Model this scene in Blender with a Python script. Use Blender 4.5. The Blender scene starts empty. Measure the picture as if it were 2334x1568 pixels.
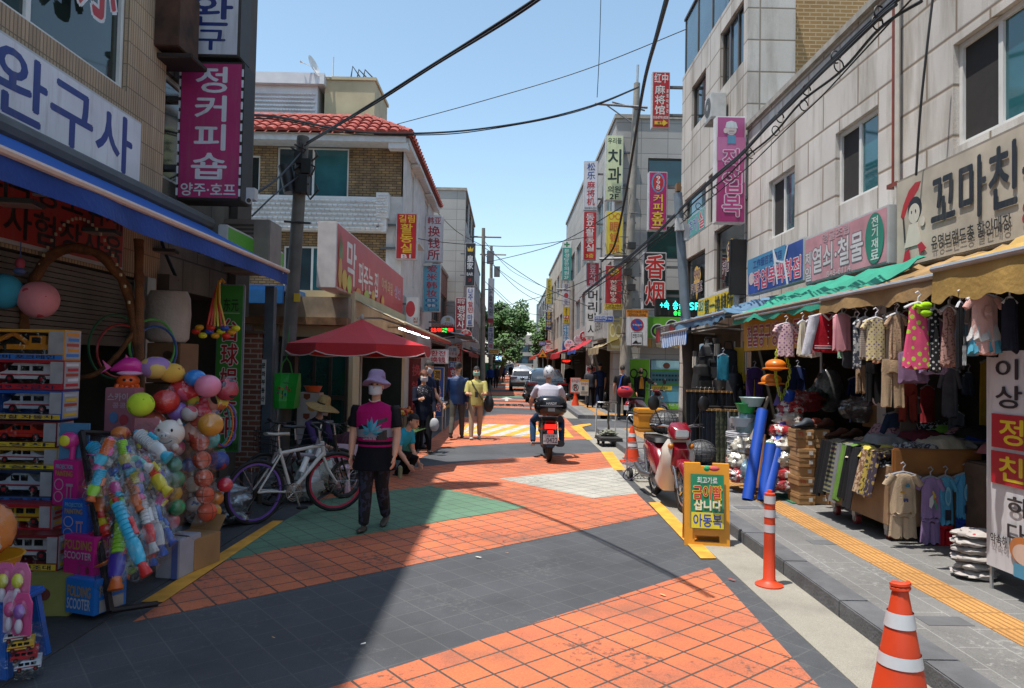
import bpy,bmesh,math,random
from mathutils import Vector,Matrix,noise
from mathutils.bvhtree import BVHTree
R=math.radians
random.seed(7)
SC=bpy.context.scene
COL=SC.collection
# ------------------------------------------------------------------ camera
FPX,EYE,ROLL=1600.0,1.75,R(1.1)
_u,_v=1155-1167,784-830
_up=_u*math.cos(ROLL)-_v*math.sin(ROLL)
_vp=_u*math.sin(ROLL)+_v*math.cos(ROLL)
_yaw,_pit=math.atan2(-_up,FPX),math.atan2(-_vp,FPX)
_fwd=Vector((math.sin(_yaw)*math.cos(_pit),math.cos(_yaw)*math.cos(_pit),math.sin(_pit)))
_r0=Vector((math.cos(_yaw),-math.sin(_yaw),0));_u0=_r0.cross(_fwd)
_right=_r0*math.cos(ROLL)+_u0*math.sin(ROLL)
_upv=-_r0*math.sin(ROLL)+_u0*math.cos(ROLL)
CAM=Vector((0,0,EYE))
cd=bpy.data.cameras.new('camera');cam=bpy.data.objects.new('camera',cd);COL.objects.link(cam)
cam.matrix_world=Matrix(((_right.x,_upv.x,-_fwd.x,0),(_right.y,_upv.y,-_fwd.y,0),(_right.z,_upv.z,-_fwd.z,EYE),(0,0,0,1)))
cd.sensor_width=36;cd.lens=FPX/2334*36;cd.clip_start=.05;cd.clip_end=3000
SC.camera=cam
def ray(x,y):return _right*(x-1167)+_upv*(784-y)+_fwd*FPX
def at(x,y,Y):
 d=ray(x,y);return CAM+d*(Y/d.y)
def onx(x,y,X):
 d=ray(x,y);return CAM+d*(X/d.x)
def gnd(x,y,z=0.0):
 d=ray(x,y);return CAM+d*((z-EYE)/d.z)
 # ------------------------------------------------------------------ light
w=bpy.data.worlds.new('World');SC.world=w;w.use_nodes=True
nt=w.node_tree;bg=nt.nodes['Background']
sky=nt.nodes.new('ShaderNodeTexSky');sky.sky_type='NISHITA';sky.sun_disc=False
SUND=Vector((-.25,-.13,1)).normalized()
sky.sun_elevation=math.asin(SUND.z);sky.sun_rotation=math.atan2(SUND.x,SUND.y)
sky.air_density=1.0;sky.dust_density=1.0;sky.ozone_density=.7
hs_=nt.nodes.new('ShaderNodeHueSaturation');hs_.inputs['Saturation'].default_value=.95;hs_.inputs['Value'].default_value=.86;hs_.inputs['Hue'].default_value=.485
nt.links.new(sky.outputs[0],hs_.inputs['Color']);nt.links.new(hs_.outputs[0],bg.inputs[0]);bg.inputs[1].default_value=.15
ld=bpy.data.lights.new('sun','SUN');sun=bpy.data.objects.new('sun',ld);COL.objects.link(sun)
ld.energy=3.6;ld.angle=R(.5);ld.color=(1,.95,.88)
sun.rotation_euler=SUND.to_track_quat('Z','Y').to_euler()
SC.view_settings.view_transform='Standard';SC.view_settings.look='None';SC.view_settings.gamma=1
SC.view_settings.exposure=0.82
SC.cycles.max_bounces=8;SC.cycles.transparent_max_bounces=12
# ------------------------------------------------------------------ materials
def lin(h):
 if isinstance(h,tuple):return h if len(h)==4 else(*h,1)
 h=h.lstrip('#');c=[int(h[i:i+2],16)/255 for i in(0,2,4)]
 return tuple((x/12.92 if x<=.04045 else((x+.055)/1.055)**2.4)for x in c)+(1,)
_mats={}
def node(t,ty,**kw):
 n=t.nodes.new(ty)
 for k,v in kw.items():
  if k in n.inputs:n.inputs[k].default_value=v
  else:setattr(n,k,v)
 return n
def base(name):
 m=bpy.data.materials.new(name);m.use_nodes=True
 t=m.node_tree;return m,t,t.nodes['Principled BSDF']
def worn(t,color_socket_or_col,var,scale,coord=None,detail=4):
 """colour with a soft procedural patchiness and fine grain"""
 tc=node(t,'ShaderNodeTexCoord')
 src=coord or tc.outputs['Object']
 n1=node(t,'ShaderNodeTexNoise',Scale=scale,Detail=float(detail));t.links.new(src,n1.inputs['Vector'])
 mr=node(t,'ShaderNodeMapRange');mr.inputs[1].default_value=.3;mr.inputs[2].default_value=.7
 mr.inputs[3].default_value=1-var;mr.inputs[4].default_value=1+var*.6
 t.links.new(n1.outputs['Fac'],mr.inputs[0])
 mx=node(t,'ShaderNodeMix',data_type='RGBA',blend_type='MULTIPLY');mx.inputs[0].default_value=1
 if isinstance(color_socket_or_col,tuple):mx.inputs[6].default_value=color_socket_or_col
 else:t.links.new(color_socket_or_col,mx.inputs[6])
 cb=node(t,'ShaderNodeCombineColor')
 for i in range(3):t.links.new(mr.outputs[0],cb.inputs[i])
 t.links.new(cb.outputs[0],mx.inputs[7])
 return mx.outputs[2],n1.outputs['Fac']
def mat(c,rough=.6,var=.14,scale=6,metal=0,bump=0,spec=.5,coat=0):
 k=(c,rough,var,scale,metal,bump,spec,coat)
 if k in _mats:return _mats[k]
 m,t,b=base('paint');o,f=worn(t,lin(c),var,scale)
 t.links.new(o,b.inputs['Base Color']);b.inputs['Roughness'].default_value=rough
 b.inputs['Metallic'].default_value=metal;b.inputs['Specular IOR Level'].default_value=spec
 b.inputs['Coat Weight'].default_value=coat
 if bump:
  bn=node(t,'ShaderNodeBump',Strength=bump,Distance=.02)
  n2=node(t,'ShaderNodeTexNoise',Scale=scale*9);tc=node(t,'ShaderNodeTexCoord')
  t.links.new(tc.outputs['Object'],n2.inputs['Vector']);t.links.new(n2.outputs['Fac'],bn.inputs['Height'])
  t.links.new(bn.outputs[0],b.inputs['Normal'])
 _mats[k]=m;return m
def fabric(c,var=.2):return mat(c,.9,var,9,0,.25,.2)
def steel(c='8a8d90',r=.35):return mat(c,r,.15,14,.85)
def plastic(c,r=.35):return mat(c,r,.06,5)
def glow(c,s):
 k=('glow',c,s)
 if k not in _mats:
  m,t,b=base('lamp');b.inputs['Base Color'].default_value=(0,0,0,1)
  b.inputs['Emission Color'].default_value=lin(c);b.inputs['Emission Strength'].default_value=s;_mats[k]=m
 return _mats[k]
def glass(c='24383c',rough=.05):
 k=('glass',c,rough)
 if k not in _mats:
  m,t,b=base('window_glass');o,f=worn(t,lin(c),.35,1.3)
  t.links.new(o,b.inputs['Base Color']);b.inputs['Roughness'].default_value=rough
  b.inputs['Specular IOR Level'].default_value=.9;_mats[k]=m
 return _mats[k]
def film(c='e8eef0',a=.16):
 """thin clear plastic bag"""
 k=('film',c,a)
 if k not in _mats:
  m,t,b=base('clear_plastic')
  tr=node(t,'ShaderNodeBsdfTransparent');tr.inputs[0].default_value=(.97,.97,.97,1)
  t.nodes.remove(b);b=node(t,'ShaderNodeBsdfGlossy',Roughness=.2);b.inputs['Color'].default_value=lin(c)
  tc=node(t,'ShaderNodeTexCoord');n=node(t,'ShaderNodeTexNoise',Scale=16.,Detail=3.)
  t.links.new(tc.outputs['Object'],n.inputs[0]);bp=node(t,'ShaderNodeBump',Strength=.9,Distance=.03)
  t.links.new(n.outputs[0],bp.inputs['Height']);t.links.new(bp.outputs[0],b.inputs['Normal'])
  ms=node(t,'ShaderNodeMixShader');ms.inputs[0].default_value=a
  mr=node(t,'ShaderNodeMapRange');mr.inputs[1].default_value=.35;mr.inputs[2].default_value=.75
  mr.inputs[3].default_value=a*.25;mr.inputs[4].default_value=a*1.6
  t.links.new(n.outputs[0],mr.inputs[0]);t.links.new(mr.outputs[0],ms.inputs[0])
  t.links.new(tr.outputs[0],ms.inputs[1]);t.links.new(b.outputs[0],ms.inputs[2])
  t.links.new(ms.outputs[0],t.nodes['Material Output'].inputs[0]);_mats[k]=m
 return _mats[k]
def bricky(c1,c2,mortar,bw,bh,ms=.012,offset=.5,rough=.8,flat=False,rot=0,var=.15,scale=2.0,bump=.3,dirt=None,c1b=None):
 """walling / paving: a running pattern measured in metres on the object's own axes"""
 k=('brick',c1,c2,mortar,bw,bh,ms,offset,rough,flat,rot,var,scale,bump,dirt)
 if k in _mats:return _mats[k]
 m,t,b=base('masonry');tc=node(t,'ShaderNodeTexCoord')
 sp=node(t,'ShaderNodeSeparateXYZ');t.links.new(tc.outputs['Object'],sp.inputs[0])
 cb=node(t,'ShaderNodeCombineXYZ')
 if flat:
  t.links.new(sp.outputs[0],cb.inputs[0]);t.links.new(sp.outputs[1],cb.inputs[1])
 else:
  ad=node(t,'ShaderNodeMath',operation='ADD');t.links.new(sp.outputs[0],ad.inputs[0]);t.links.new(sp.outputs[1],ad.inputs[1])
  t.links.new(ad.outputs[0],cb.inputs[0]);t.links.new(sp.outputs[2],cb.inputs[1])
 mp=node(t,'ShaderNodeMapping');mp.inputs['Rotation'].default_value=(0,0,rot);t.links.new(cb.outputs[0],mp.inputs[0])
 br=node(t,'ShaderNodeTexBrick',Scale=1.0);br.offset=offset
 br.inputs['Color1'].default_value=lin(c1);br.inputs['Color2'].default_value=lin(c2);br.inputs['Mortar'].default_value=lin(mortar)
 br.inputs['Brick Width'].default_value=bw;br.inputs['Row Height'].default_value=bh
 br.inputs['Mortar Size'].default_value=ms;br.inputs['Mortar Smooth'].default_value=.2 if ms<.018 or flat else 1.0;br.inputs['Bias'].default_value=0
 t.links.new(mp.outputs[0],br.inputs['Vector'])
 o,f=worn(t,br.outputs['Color'],var,scale,None,6)
 if dirt:
  n=node(t,'ShaderNodeTexNoise',Scale=dirt[1],Detail=7.0,Roughness=.68);dm=node(t,'ShaderNodeMapping');dm.inputs['Scale'].default_value=(1,1,1)if flat else(1.6,1.6,.22);t.links.new(tc.outputs['Object'],dm.inputs[0]);t.links.new(dm.outputs[0],n.inputs[0])
  mr=node(t,'ShaderNodeMapRange');mr.inputs[1].default_value=.48;mr.inputs[2].default_value=.7
  mr.inputs[4].default_value=dirt[2];t.links.new(n.outputs[0],mr.inputs[0])
  mx=node(t,'ShaderNodeMix',data_type='RGBA');t.links.new(mr.outputs[0],mx.inputs[0])
  t.links.new(o,mx.inputs[6]);mx.inputs[7].default_value=lin(dirt[0]);o=mx.outputs[2]
 if flat and dirt:
  n=node(t,'ShaderNodeTexNoise',Scale=17.,Detail=9.0,Roughness=.75);t.links.new(tc.outputs['Object'],n.inputs[0])
  n2=node(t,'ShaderNodeTexNoise',Scale=1.3,Detail=3.0);t.links.new(tc.outputs['Object'],n2.inputs[0])
  ad=node(t,'ShaderNodeMath',operation='MULTIPLY_ADD');t.links.new(n2.outputs[0],ad.inputs[0]);ad.inputs[1].default_value=.55;t.links.new(n.outputs[0],ad.inputs[2])
  mr=node(t,'ShaderNodeMapRange');mr.inputs[1].default_value=.86;mr.inputs[2].default_value=.93;mr.inputs[4].default_value=.75;t.links.new(ad.outputs[0],mr.inputs[0])
  mx=node(t,'ShaderNodeMix',data_type='RGBA');t.links.new(mr.outputs[0],mx.inputs[0]);t.links.new(o,mx.inputs[6]);mx.inputs[7].default_value=lin(mortar);o=mx.outputs[2]
 g=node(t,'ShaderNodeTexNoise',Scale=130.,Detail=2.);t.links.new(tc.outputs['Object'],g.inputs[0])
 mg=node(t,'ShaderNodeMapRange');mg.inputs[1].default_value=.3;mg.inputs[2].default_value=.7;mg.inputs[3].default_value=.8;mg.inputs[4].default_value=1.18
 t.links.new(g.outputs[0],mg.inputs[0]);cc=node(t,'ShaderNodeCombineColor')
 for i in range(3):t.links.new(mg.outputs[0],cc.inputs[i])
 mm=node(t,'ShaderNodeMix',data_type='RGBA',blend_type='MULTIPLY');mm.inputs[0].default_value=1
 t.links.new(o,mm.inputs[6]);t.links.new(cc.outputs[0],mm.inputs[7])
 t.links.new(mm.outputs[2],b.inputs['Base Color']);b.inputs['Roughness'].default_value=rough
 bn=node(t,'ShaderNodeBump',Strength=bump,Distance=.01);bn.invert=True
 t.links.new(br.outputs['Fac'],bn.inputs['Height']);t.links.new(bn.outputs[0],b.inputs['Normal'])
 _mats[k]=m;return m
def striped(c1,c2,period,axis=0,duty=.5,rough=.8):
 k=('stripe',c1,c2,period,axis,duty)
 if k in _mats:return _mats[k]
 m,t,b=base('striped_cloth');tc=node(t,'ShaderNodeTexCoord');sp=node(t,'ShaderNodeSeparateXYZ')
 t.links.new(tc.outputs['Object'],sp.inputs[0])
 a=node(t,'ShaderNodeMath',operation='DIVIDE');t.links.new(sp.outputs[axis],a.inputs[0]);a.inputs[1].default_value=period
 f=node(t,'ShaderNodeMath',operation='FRACT');t.links.new(a.outputs[0],f.inputs[0])
 g=node(t,'ShaderNodeMath',operation='GREATER_THAN');t.links.new(f.outputs[0],g.inputs[0]);g.inputs[1].default_value=duty
 mx=node(t,'ShaderNodeMix',data_type='RGBA');t.links.new(g.outputs[0],mx.inputs[0])
 mx.inputs[6].default_value=lin(c1);mx.inputs[7].default_value=lin(c2)
 o,_=worn(t,mx.outputs[2],.15,7);t.links.new(o,b.inputs['Base Color']);b.inputs['Roughness'].default_value=rough
 _mats[k]=m;return m
def dotted(c1,c2,scale=14,size=.32,kind='voronoi',rand=0.0):
 """printed cloth: dots (regular) or blotches (random)"""
 k=('dots',c1,c2,scale,size,kind,rand)
 if k in _mats:return _mats[k]
 m,t,b=base('printed_cloth');tc=node(t,'ShaderNodeTexCoord')
 if kind=='voronoi':
  mp=node(t,'ShaderNodeMapping');mp.inputs['Scale'].default_value=(1,0,1);mp.inputs['Rotation'].default_value=(0,R(45),0)
  t.links.new(tc.outputs['Object'],mp.inputs[0])
  vo=node(t,'ShaderNodeTexVoronoi',Scale=float(scale),Randomness=rand);t.links.new(mp.outputs[0],vo.inputs['Vector'])
  g=node(t,'ShaderNodeMath',operation='LESS_THAN');t.links.new(vo.outputs['Distance'],g.inputs[0]);g.inputs[1].default_value=size
 else:
  n=node(t,'ShaderNodeTexNoise',Scale=float(scale),Detail=2.);t.links.new(tc.outputs['Object'],n.inputs[0])
  g=node(t,'ShaderNodeMath',operation='GREATER_THAN');t.links.new(n.outputs[0],g.inputs[0]);g.inputs[1].default_value=size
 mx=node(t,'ShaderNodeMix',data_type='RGBA');t.links.new(g.outputs[0],mx.inputs[0])
 mx.inputs[6].default_value=lin(c1);mx.inputs[7].default_value=lin(c2)
 o,_=worn(t,mx.outputs[2],.15,7);t.links.new(o,b.inputs['Base Color']);b.inputs['Roughness'].default_value=.9
 _mats[k]=m;return m
 # ------------------------------------------------------------------ mesh builder
def ringv(n,rx,ry,ph=0):return[(rx*math.cos(ph+2*math.pi*i/n),ry*math.sin(ph+2*math.pi*i/n))for i in range(n)]
class MB:
 def __init__(s):s.v,s.f,s.m,s.M=[],[],[],Matrix.Identity(4)
 def add(s,vs,fs,mi=0):
  b=len(s.v)
  for p in vs:s.v.append(tuple(s.M@Vector(p)))
  for f in fs:s.f.append([i+b for i in f]);s.m.append(mi)
 def box(s,x0,y0,z0,x1,y1,z1,mi=0):
  s.add([(x0,y0,z0),(x1,y0,z0),(x1,y1,z0),(x0,y1,z0),(x0,y0,z1),(x1,y0,z1),(x1,y1,z1),(x0,y1,z1)],[(0,3,2,1),(4,5,6,7),(0,1,5,4),(1,2,6,5),(2,3,7,6),(3,0,4,7)],mi)
 def cbox(s,c,d,mi=0,rz=0,rx=0,ry=0):
  o=s.M;s.M=o@Matrix.Translation(c)@Matrix.Rotation(rz,4,'Z')@Matrix.Rotation(ry,4,'Y')@Matrix.Rotation(rx,4,'X')
  s.box(-d[0]/2,-d[1]/2,-d[2]/2,d[0]/2,d[1]/2,d[2]/2,mi);s.M=o
 def loft(s,rings,mi=0,cap=True,closed=False):
  n=len(rings[0]);vs=[p for r in rings for p in r];fs=[]
  k=len(rings)if closed else len(rings)-1
  for a in range(k):
   b=(a+1)%len(rings)
   for i in range(n):fs.append((a*n+i,a*n+(i+1)%n,b*n+(i+1)%n,b*n+i))
  if cap and not closed:
   fs.append(tuple(range(n))[::-1]);fs.append(tuple((len(rings)-1)*n+i for i in range(n)))
  s.add(vs,fs,mi)
 def tube(s,pts,r,n=8,mi=0,closed=False,flat=1.0,cap=True):
  pts=[Vector(p)for p in pts];rings=[];prev=None
  for i,p in enumerate(pts):
   a=pts[(i-1)%len(pts)]if(i or closed)else p
   b=pts[(i+1)%len(pts)]if(i<len(pts)-1 or closed)else p
   t=(b-a).normalized()
   if prev is None:x=t.orthogonal().normalized()if abs(t.z)>.9 or True else None
   else:x=(prev-t*prev.dot(t));x=x.normalized()if x.length>1e-6 else t.orthogonal().normalized()
   if i==0:
    ref=Vector((0,0,1))if abs(t.z)<.95 else Vector((1,0,0));x=t.cross(ref).normalized()
   y=t.cross(x);prev=x;rr=r[i]if isinstance(r,(list,tuple))else r
   rings.append([p+x*c*1.0+y*q*flat for c,q in ringv(n,rr,rr)])
  s.loft(rings,mi,cap,closed)
 def lathe(s,prof,c=(0,0,0),n=16,mi=0,cap=True):
  s.loft([[(c[0]+a,c[1]+b,c[2]+z)for a,b in ringv(n,max(r,1e-4),max(r,1e-4))]for r,z in prof],mi,cap)
 def ell(s,c,r,mi=0,n=14,k=9):
  if not isinstance(r,(tuple,list)):r=(r,r,r)
  rings=[]
  for j in range(1,k):
   a=-math.pi/2+math.pi*j/k
   rings.append([(c[0]+r[0]*math.cos(a)*x,c[1]+r[1]*math.cos(a)*y,c[2]+r[2]*math.sin(a))for x,y in ringv(n,1,1)])
  s.loft(rings,mi)
 def disc(s,c,r,y,mi=0,n=24,rx=None,th=0):
  s.prism([(c[0]+a,c[1]+b)for a,b in ringv(n,r,rx or r)],y,y+(th or .002),mi)
 def prism(s,poly,y0,y1,mi=0):
  n=len(poly);vs=[(x,y0,z)for x,z in poly]+[(x,y1,z)for x,z in poly]
  fs=[tuple(range(n)),tuple(range(2*n-1,n-1,-1))]+[(i,n+i,n+(i+1)%n,(i+1)%n)for i in range(n)]
  s.add(vs,fs,mi)
 def flat(s,poly,z,mi=0,th=.003):
  n=len(poly);vs=[(p[0],p[1],z)for p in poly]+[(p[0],p[1],z-th)for p in poly]
  s.add(vs,[tuple(range(n)),tuple(range(2*n-1,n-1,-1))]+[(i,n+i,n+(i+1)%n,(i+1)%n)for i in range(n)],mi)
 def holes(s,o,u,v,W,H,hs,inn,mi=0):
  o,u,v,inn=Vector(o),Vector(u),Vector(v),Vector(inn)
  xs=sorted({0,W,*[h[0]for h in hs],*[h[1]for h in hs]});zs=sorted({0,H,*[h[2]for h in hs],*[h[3]for h in hs]})
  for a,b in zip(xs,xs[1:]):
   for c,d in zip(zs,zs[1:]):
    mx,mz=(a+b)/2,(c+d)/2
    if any(h[0]<mx<h[1]and h[2]<mz<h[3]for h in hs):continue
    s.add([o+u*a+v*c,o+u*b+v*c,o+u*b+v*d,o+u*a+v*d],[(0,1,2,3)],mi)
  for h in hs:
   q=[o+u*h[0]+v*h[2],o+u*h[1]+v*h[2],o+u*h[1]+v*h[3],o+u*h[0]+v*h[3]]
   deep=len(h)>4 and h[4];iv=inn.normalized()*h[4]if deep else inn
   s.add(q+[p+iv for p in q],[(i,(i+1)%4,4+(i+1)%4,4+i)for i in range(4)]+[(4,5,6,7)],1 if deep else mi)
 def build(s,name,mats,parent=None,loc=(0,0,0),rz=0,smooth=False,bevel=0,sub=0,raw=False):
  me=bpy.data.meshes.new(name);me.from_pydata(s.v,[],s.f)
  if not isinstance(mats,(list,tuple)):mats=[mats]
  for m in mats:me.materials.append(m)
  me.polygons.foreach_set('material_index',[min(i,len(mats)-1)for i in s.m])
  if smooth:me.polygons.foreach_set('use_smooth',[True]*len(me.polygons))
  me.validate();bm=bmesh.new();bm.from_mesh(me)
  if not raw:bmesh.ops.recalc_face_normals(bm,faces=bm.faces)
  if bevel:bmesh.ops.bevel(bm,geom=list(bm.edges),offset=bevel,segments=2,affect='EDGES',clamp_overlap=True)
  bm.to_mesh(me);bm.free();me.update()
  if smooth:
   try:me.set_sharp_from_angle(angle=R(50))
   except Exception:pass
  o=bpy.data.objects.new(name,me);COL.objects.link(o);o.location=loc;o.rotation_euler=(0,0,rz)
  if sub:
   md=o.modifiers.new('soft','SUBSURF');md.levels=md.render_levels=sub
  if parent:o.parent=parent
  return o
  # ---- lettering
 def text(s,t,x0,z0,x1,z1,y,mi=0,bold=.03,vert=False,keep=False,pad=.06):
  if vert:
   ch=[c for c in t];h=(z1-z0)/len(ch)
   for i,c in enumerate(ch):
    if c==' ':continue
    s.text(c,x0,z1-h*(i+1)+h*pad,x1,z1-h*i-h*pad,y,mi,bold)
   return
  vs,fs,(a,b,c,d)=glyphs(t,0)
  if not vs:return
  W,H=max(b-a,.05),max(d-c,.05);sx,sz=(x1-x0)/W,(z1-z0)/H
  if keep or len(t)==1:
   lim=1.45
   if sx>sz*lim:sx=sz*lim
   if sz>sx*lim:sz=sx*lim
  ox=(x0+x1)/2-(a+b)/2*sx;oz=(z0+z1)/2-(c+d)/2*sz
  q=bold*1.1;ofs=[(0,0)]if bold<.01 else[(q,0),(-q,0),(0,q),(0,-q)]if bold<.04 else[(q*math.cos(k*.785),q*math.sin(k*.785))for k in range(8)]
  for k,(ex,ez)in enumerate(ofs):s.add([(ox+(p[0]+ex)*sx,y-.00012*k,oz+(p[1]+ez)*sz)for p in vs],fs,mi)
_gl={}
def glyphs(t,bold):
 k=(t,bold)
 if k in _gl:return _gl[k]
 c=bpy.data.curves.new('lettering','FONT');c.body=t;c.offset=bold;c.resolution_u=3;c.fill_mode='FRONT'
 o=bpy.data.objects.new('lettering',c);COL.objects.link(o)
 me=bpy.data.meshes.new_from_object(o)
 vs=[tuple(v.co)for v in me.vertices];fs=[tuple(p.vertices)for p in me.polygons]
 bpy.data.objects.remove(o);bpy.data.curves.remove(c);bpy.data.meshes.remove(me)
 bb=(min(v[0]for v in vs),max(v[0]for v in vs),min(v[1]for v in vs),max(v[1]for v in vs))if vs else(0,1,0,1)
 _gl[k]=(vs,fs,bb);return _gl[k]
 # ------------------------------------------------------------------ things
def tag(o,label,cat,group=None,kind=None):
 o['label']=label;o['category']=cat
 if group:o['group']=group
 if kind:o['kind']=kind
 return o
def thing(name,label,cat,loc=(0,0,0),rz=0,group=None):
 o=bpy.data.objects.new(name,None);COL.objects.link(o);o.empty_display_size=.1
 o.location=loc;o.rotation_euler=(0,0,rz);return tag(o,label,cat,group)
def struct(o):o['kind']='structure';return o
def nz(p,s=1.0,seed=0):return noise.noise(Vector((p[0]*s+seed*7.1,p[1]*s+seed*3.3,p[2]*s)))
# ------------------------------------------------------------------ the ground
GR=R(51.3)
ASPH=bricky('45474b','4a4c50','565757',.225,.225,.005,0,.85,True,GR-math.pi/2,.3,.7,.25,('303235',.9,.65))
ORANGE=bricky('c16c45','bb6748','4a403a',.225,.225,.0085,0,.85,True,GR-math.pi/2,.24,.6,.3,('6a5146',1.1,.7))
GREENP=bricky('587a60','5c7c64','45554b',.225,.225,.007,0,.85,True,GR-math.pi/2,.16,.9,.3,('3a4a42',1.7,.4))
WHITEP=bricky('aaa79d','a3a197','66645f',.225,.225,.007,0,.85,True,GR-math.pi/2,.2,1.2,.3,('7b776e',1.6,.5))
YEL=mat('d79a35',.8,.3,5,0,.2);WHT=mat('b0afa9',.8,.3,5,0,.2)
CONC=bricky('959186','8d897e','8a867b',9,9,.002,0,.9,True,0,.3,2.2,.3,('5f5b53',2.2,.55));KERB=mat('5c5d60',.85,.25,5,0,.3)
PAVE=bricky('6b6a68','747371','8d8c88',.6,.3,.005,.5,.85,True,R(90),.16,1.6,.2,('4d4c4a',1.4,.5))
TACT=bricky('b8874c','b28248','8d6636',.3,.05,.010,0,.8,True,R(90),.16,2,.6,('8c6a3a',1.5,.35))
b=MB();b.box(-900,-40,-.3,900,2500,-.03);struct(b.build('ground',mat('6d6a64',.9,.2,.3)))
b=MB();b.box(-3.9,-6,-.2,2.4,420,0);struct(b.build('road',ASPH))
b=MB();b.box(2.4,18.6,-.2,60,23.2,0);struct(b.build('side_street',mat('4b4c4f',.85,.25,1.5,0,.3)))
def G(pts):return[gnd(x,y)for x,y in pts]
def patch(name,m,polys,z):
 b=MB()
 for p in polys:b.flat(p,z)
 return struct(b.build(name,m,raw=False))
band=lambda X0,X1,pts0,pts1:[(X,Y)for X,Y in pts0]+[(X,Y)for X,Y in reversed(pts1)]
def wave(Y0,dY,amp,X0=-2.35,X1=1.76,skew=0.0,n=14):
 e=[]
 for k in(0,1):
  r=[]
  for i in range(n+1):
   u=i/n;X=X0+(X1-X0)*u
   r.append((X,Y0+k*dY+amp*math.sin(math.pi*u)*(1 if k else .8)+skew*(u-.5)))
  e.append(r)
 return e[0]+e[1][::-1]
O1=G([(330,1703),(1617,1294),(1990,1700)])
O2=G([(303,1418),(900,1296),(1500,1173),(1453,1127),(1398,1066),(1369,1031),(1140,1046),(924,1068),(800,1092),(735,1136)])
O3=G([(924,1062),(1006,1020),(1120,1013),(1215,1008),(1321,1002),(1372,1001),(1336,988),(1310,974),(1290,953),(1230,946),(1146,944),(1060,951),(1030,963),(985,1000)])
polys=[O1,O2,O3]+[wave(y,d,a,skew=s)for y,d,a,s in[(27.6,.9,.8,0),(30.2,1.3,1.0,.4),(33.0,1.2,1.4,0),(38.5,4.2,1.5,1),(47,5,1,-2),(56,7,1,3),(68,9,1,-3),(83,10,1,2),(99,14,1,0),(122,30,2,0),(160,50,2,0)]]
patch('orange_paving',ORANGE,polys,.004)
patch('green_paving',GREENP,[G([(505,1282),(645,1250),(1202,1157),(1100,1134),(981,1108),(800,1130),(735,1139),(645,1190)])]+[wave(36.2,1.4,1.2),wave(64,2,1,skew=2)],.008)
patch('white_paving',WHITEP,[G([(1138,1092),(1398,1066),(1453,1126),(1353,1137)])]+[wave(52.5,2.2,.8,skew=2),wave(78,3,.8)],.008)
hx0,hx1,hy0,hy1=gnd(1050,987).x,1.66,gnd(1200,996).y,gnd(1200,969).y
hw,hy=[],[]
for i in range(-2,12):
 a=hx0+(i-.6)*.52
 q=[(a,hy0),(a+.26,hy0),(a+.26+.95,hy1),(a+.95,hy1)]
 q=[(min(max(x,hx0),hx1),y)for x,y in q]
 q2=[(min(max(x+.26,hx0),hx1),y)for x,y in q]if 0 else[(min(max(x,hx0),hx1),y)for x,y in[(a+.26,hy0),(a+.52,hy0),(a+.52+.95,hy1),(a+.26+.95,hy1)]]
 if abs(q[0][0]-q[1][0])+abs(q[2][0]-q[3][0])>.1:hw.append(q)
 if abs(q2[0][0]-q2[1][0])+abs(q2[2][0]-q2[3][0])>.1:hy.append(q2)
patch('hump_white_stripes',WHT,hw,.010);patch('hump_yellow_stripes',YEL,hy,.010)
yl=[G([(1370,1031),(1396,1031),(1426,1073),(1400,1073)]),G([(1478,1147),(1506,1147),(1633,1275),(1597,1275)]),G([(322,1375),(372,1375),(646,1189),(622,1189)]),G([(1300,973),(1318,969),(1345,966),(1348,969),(1326,974),(1352,1003),(1338,1003)])]
yl+=[[(-2.42,y),(-2.28,y),(-2.28,y+6),(-2.42,y+6)]for y in(16,25,36,48,60)]
yl+=[[(1.8,y),(1.94,y),(1.94,y+7),(1.8,y+7)]for y in(24,33,45,58)]
patch('yellow_road_lines',YEL,yl,.012)
b=MB();b.M=Matrix.Translation((-1.15,29.1,.012))@Matrix.Rotation(R(-90),4,'X')@Matrix.Rotation(0,4,'Z')
b.text('어린이보호구역',0,0,1.9,1.9,0,bold=.045)
for k in range(len(b.v)):b.v[k]=(b.v[k][0],b.v[k][1],.0125)
b.M=Matrix.Identity(4)
b.flat([(-.05,33.2),(.1,33.2),(.1,35.2),(.36,35.2),(.02,37.2),(-.3,35.2),(-.05,35.2)],.0125)
struct(b.build('white_road_lettering',WHT))
def run(y0,y1):
 b=MB();b.box(1.97,y0,-.1,2.385,y1,.006);struct(b.build('gutter',CONC))
 b=MB();k=y0
 while k<y1:
  e=min(k+1.0,y1);b.box(2.385,k+.003,-.1,2.60,e-.003,.125);k=e
 struct(b.build('kerb',KERB,bevel=.008))
 b=MB();b.box(2.60,y0,-.1,9,y1,.12);struct(b.build('pavement',PAVE))
 b=MB();b.box(3.12,y0,.0,3.42,y1,.125);struct(b.build('tactile_strip',TACT))
run(-4,18.6);run(23.2,90)
b=MB()
for i in range(14):b.box(2.95+.0,23.35+i*.0,.1,4.4,24.0,.1255)if i==0 else None
for(x,y,s)in((2.75,4.55,.3),(2.9,6.6,.3),(2.72,8.2,.3)):b.box(x,y,.1,x+s,y+s*.55,.1235,1)
struct(b.build('pavement_inset',[TACT,mat('5f6062',.85,.2,4)]))
b=MB();b.box(-4.2,-6,-.1,-2.62,420,.01);struct(b.build('left_verge',mat('3f4145',.85,.25,1.6,0,.35)))
random.seed(11)
tot=0
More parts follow.
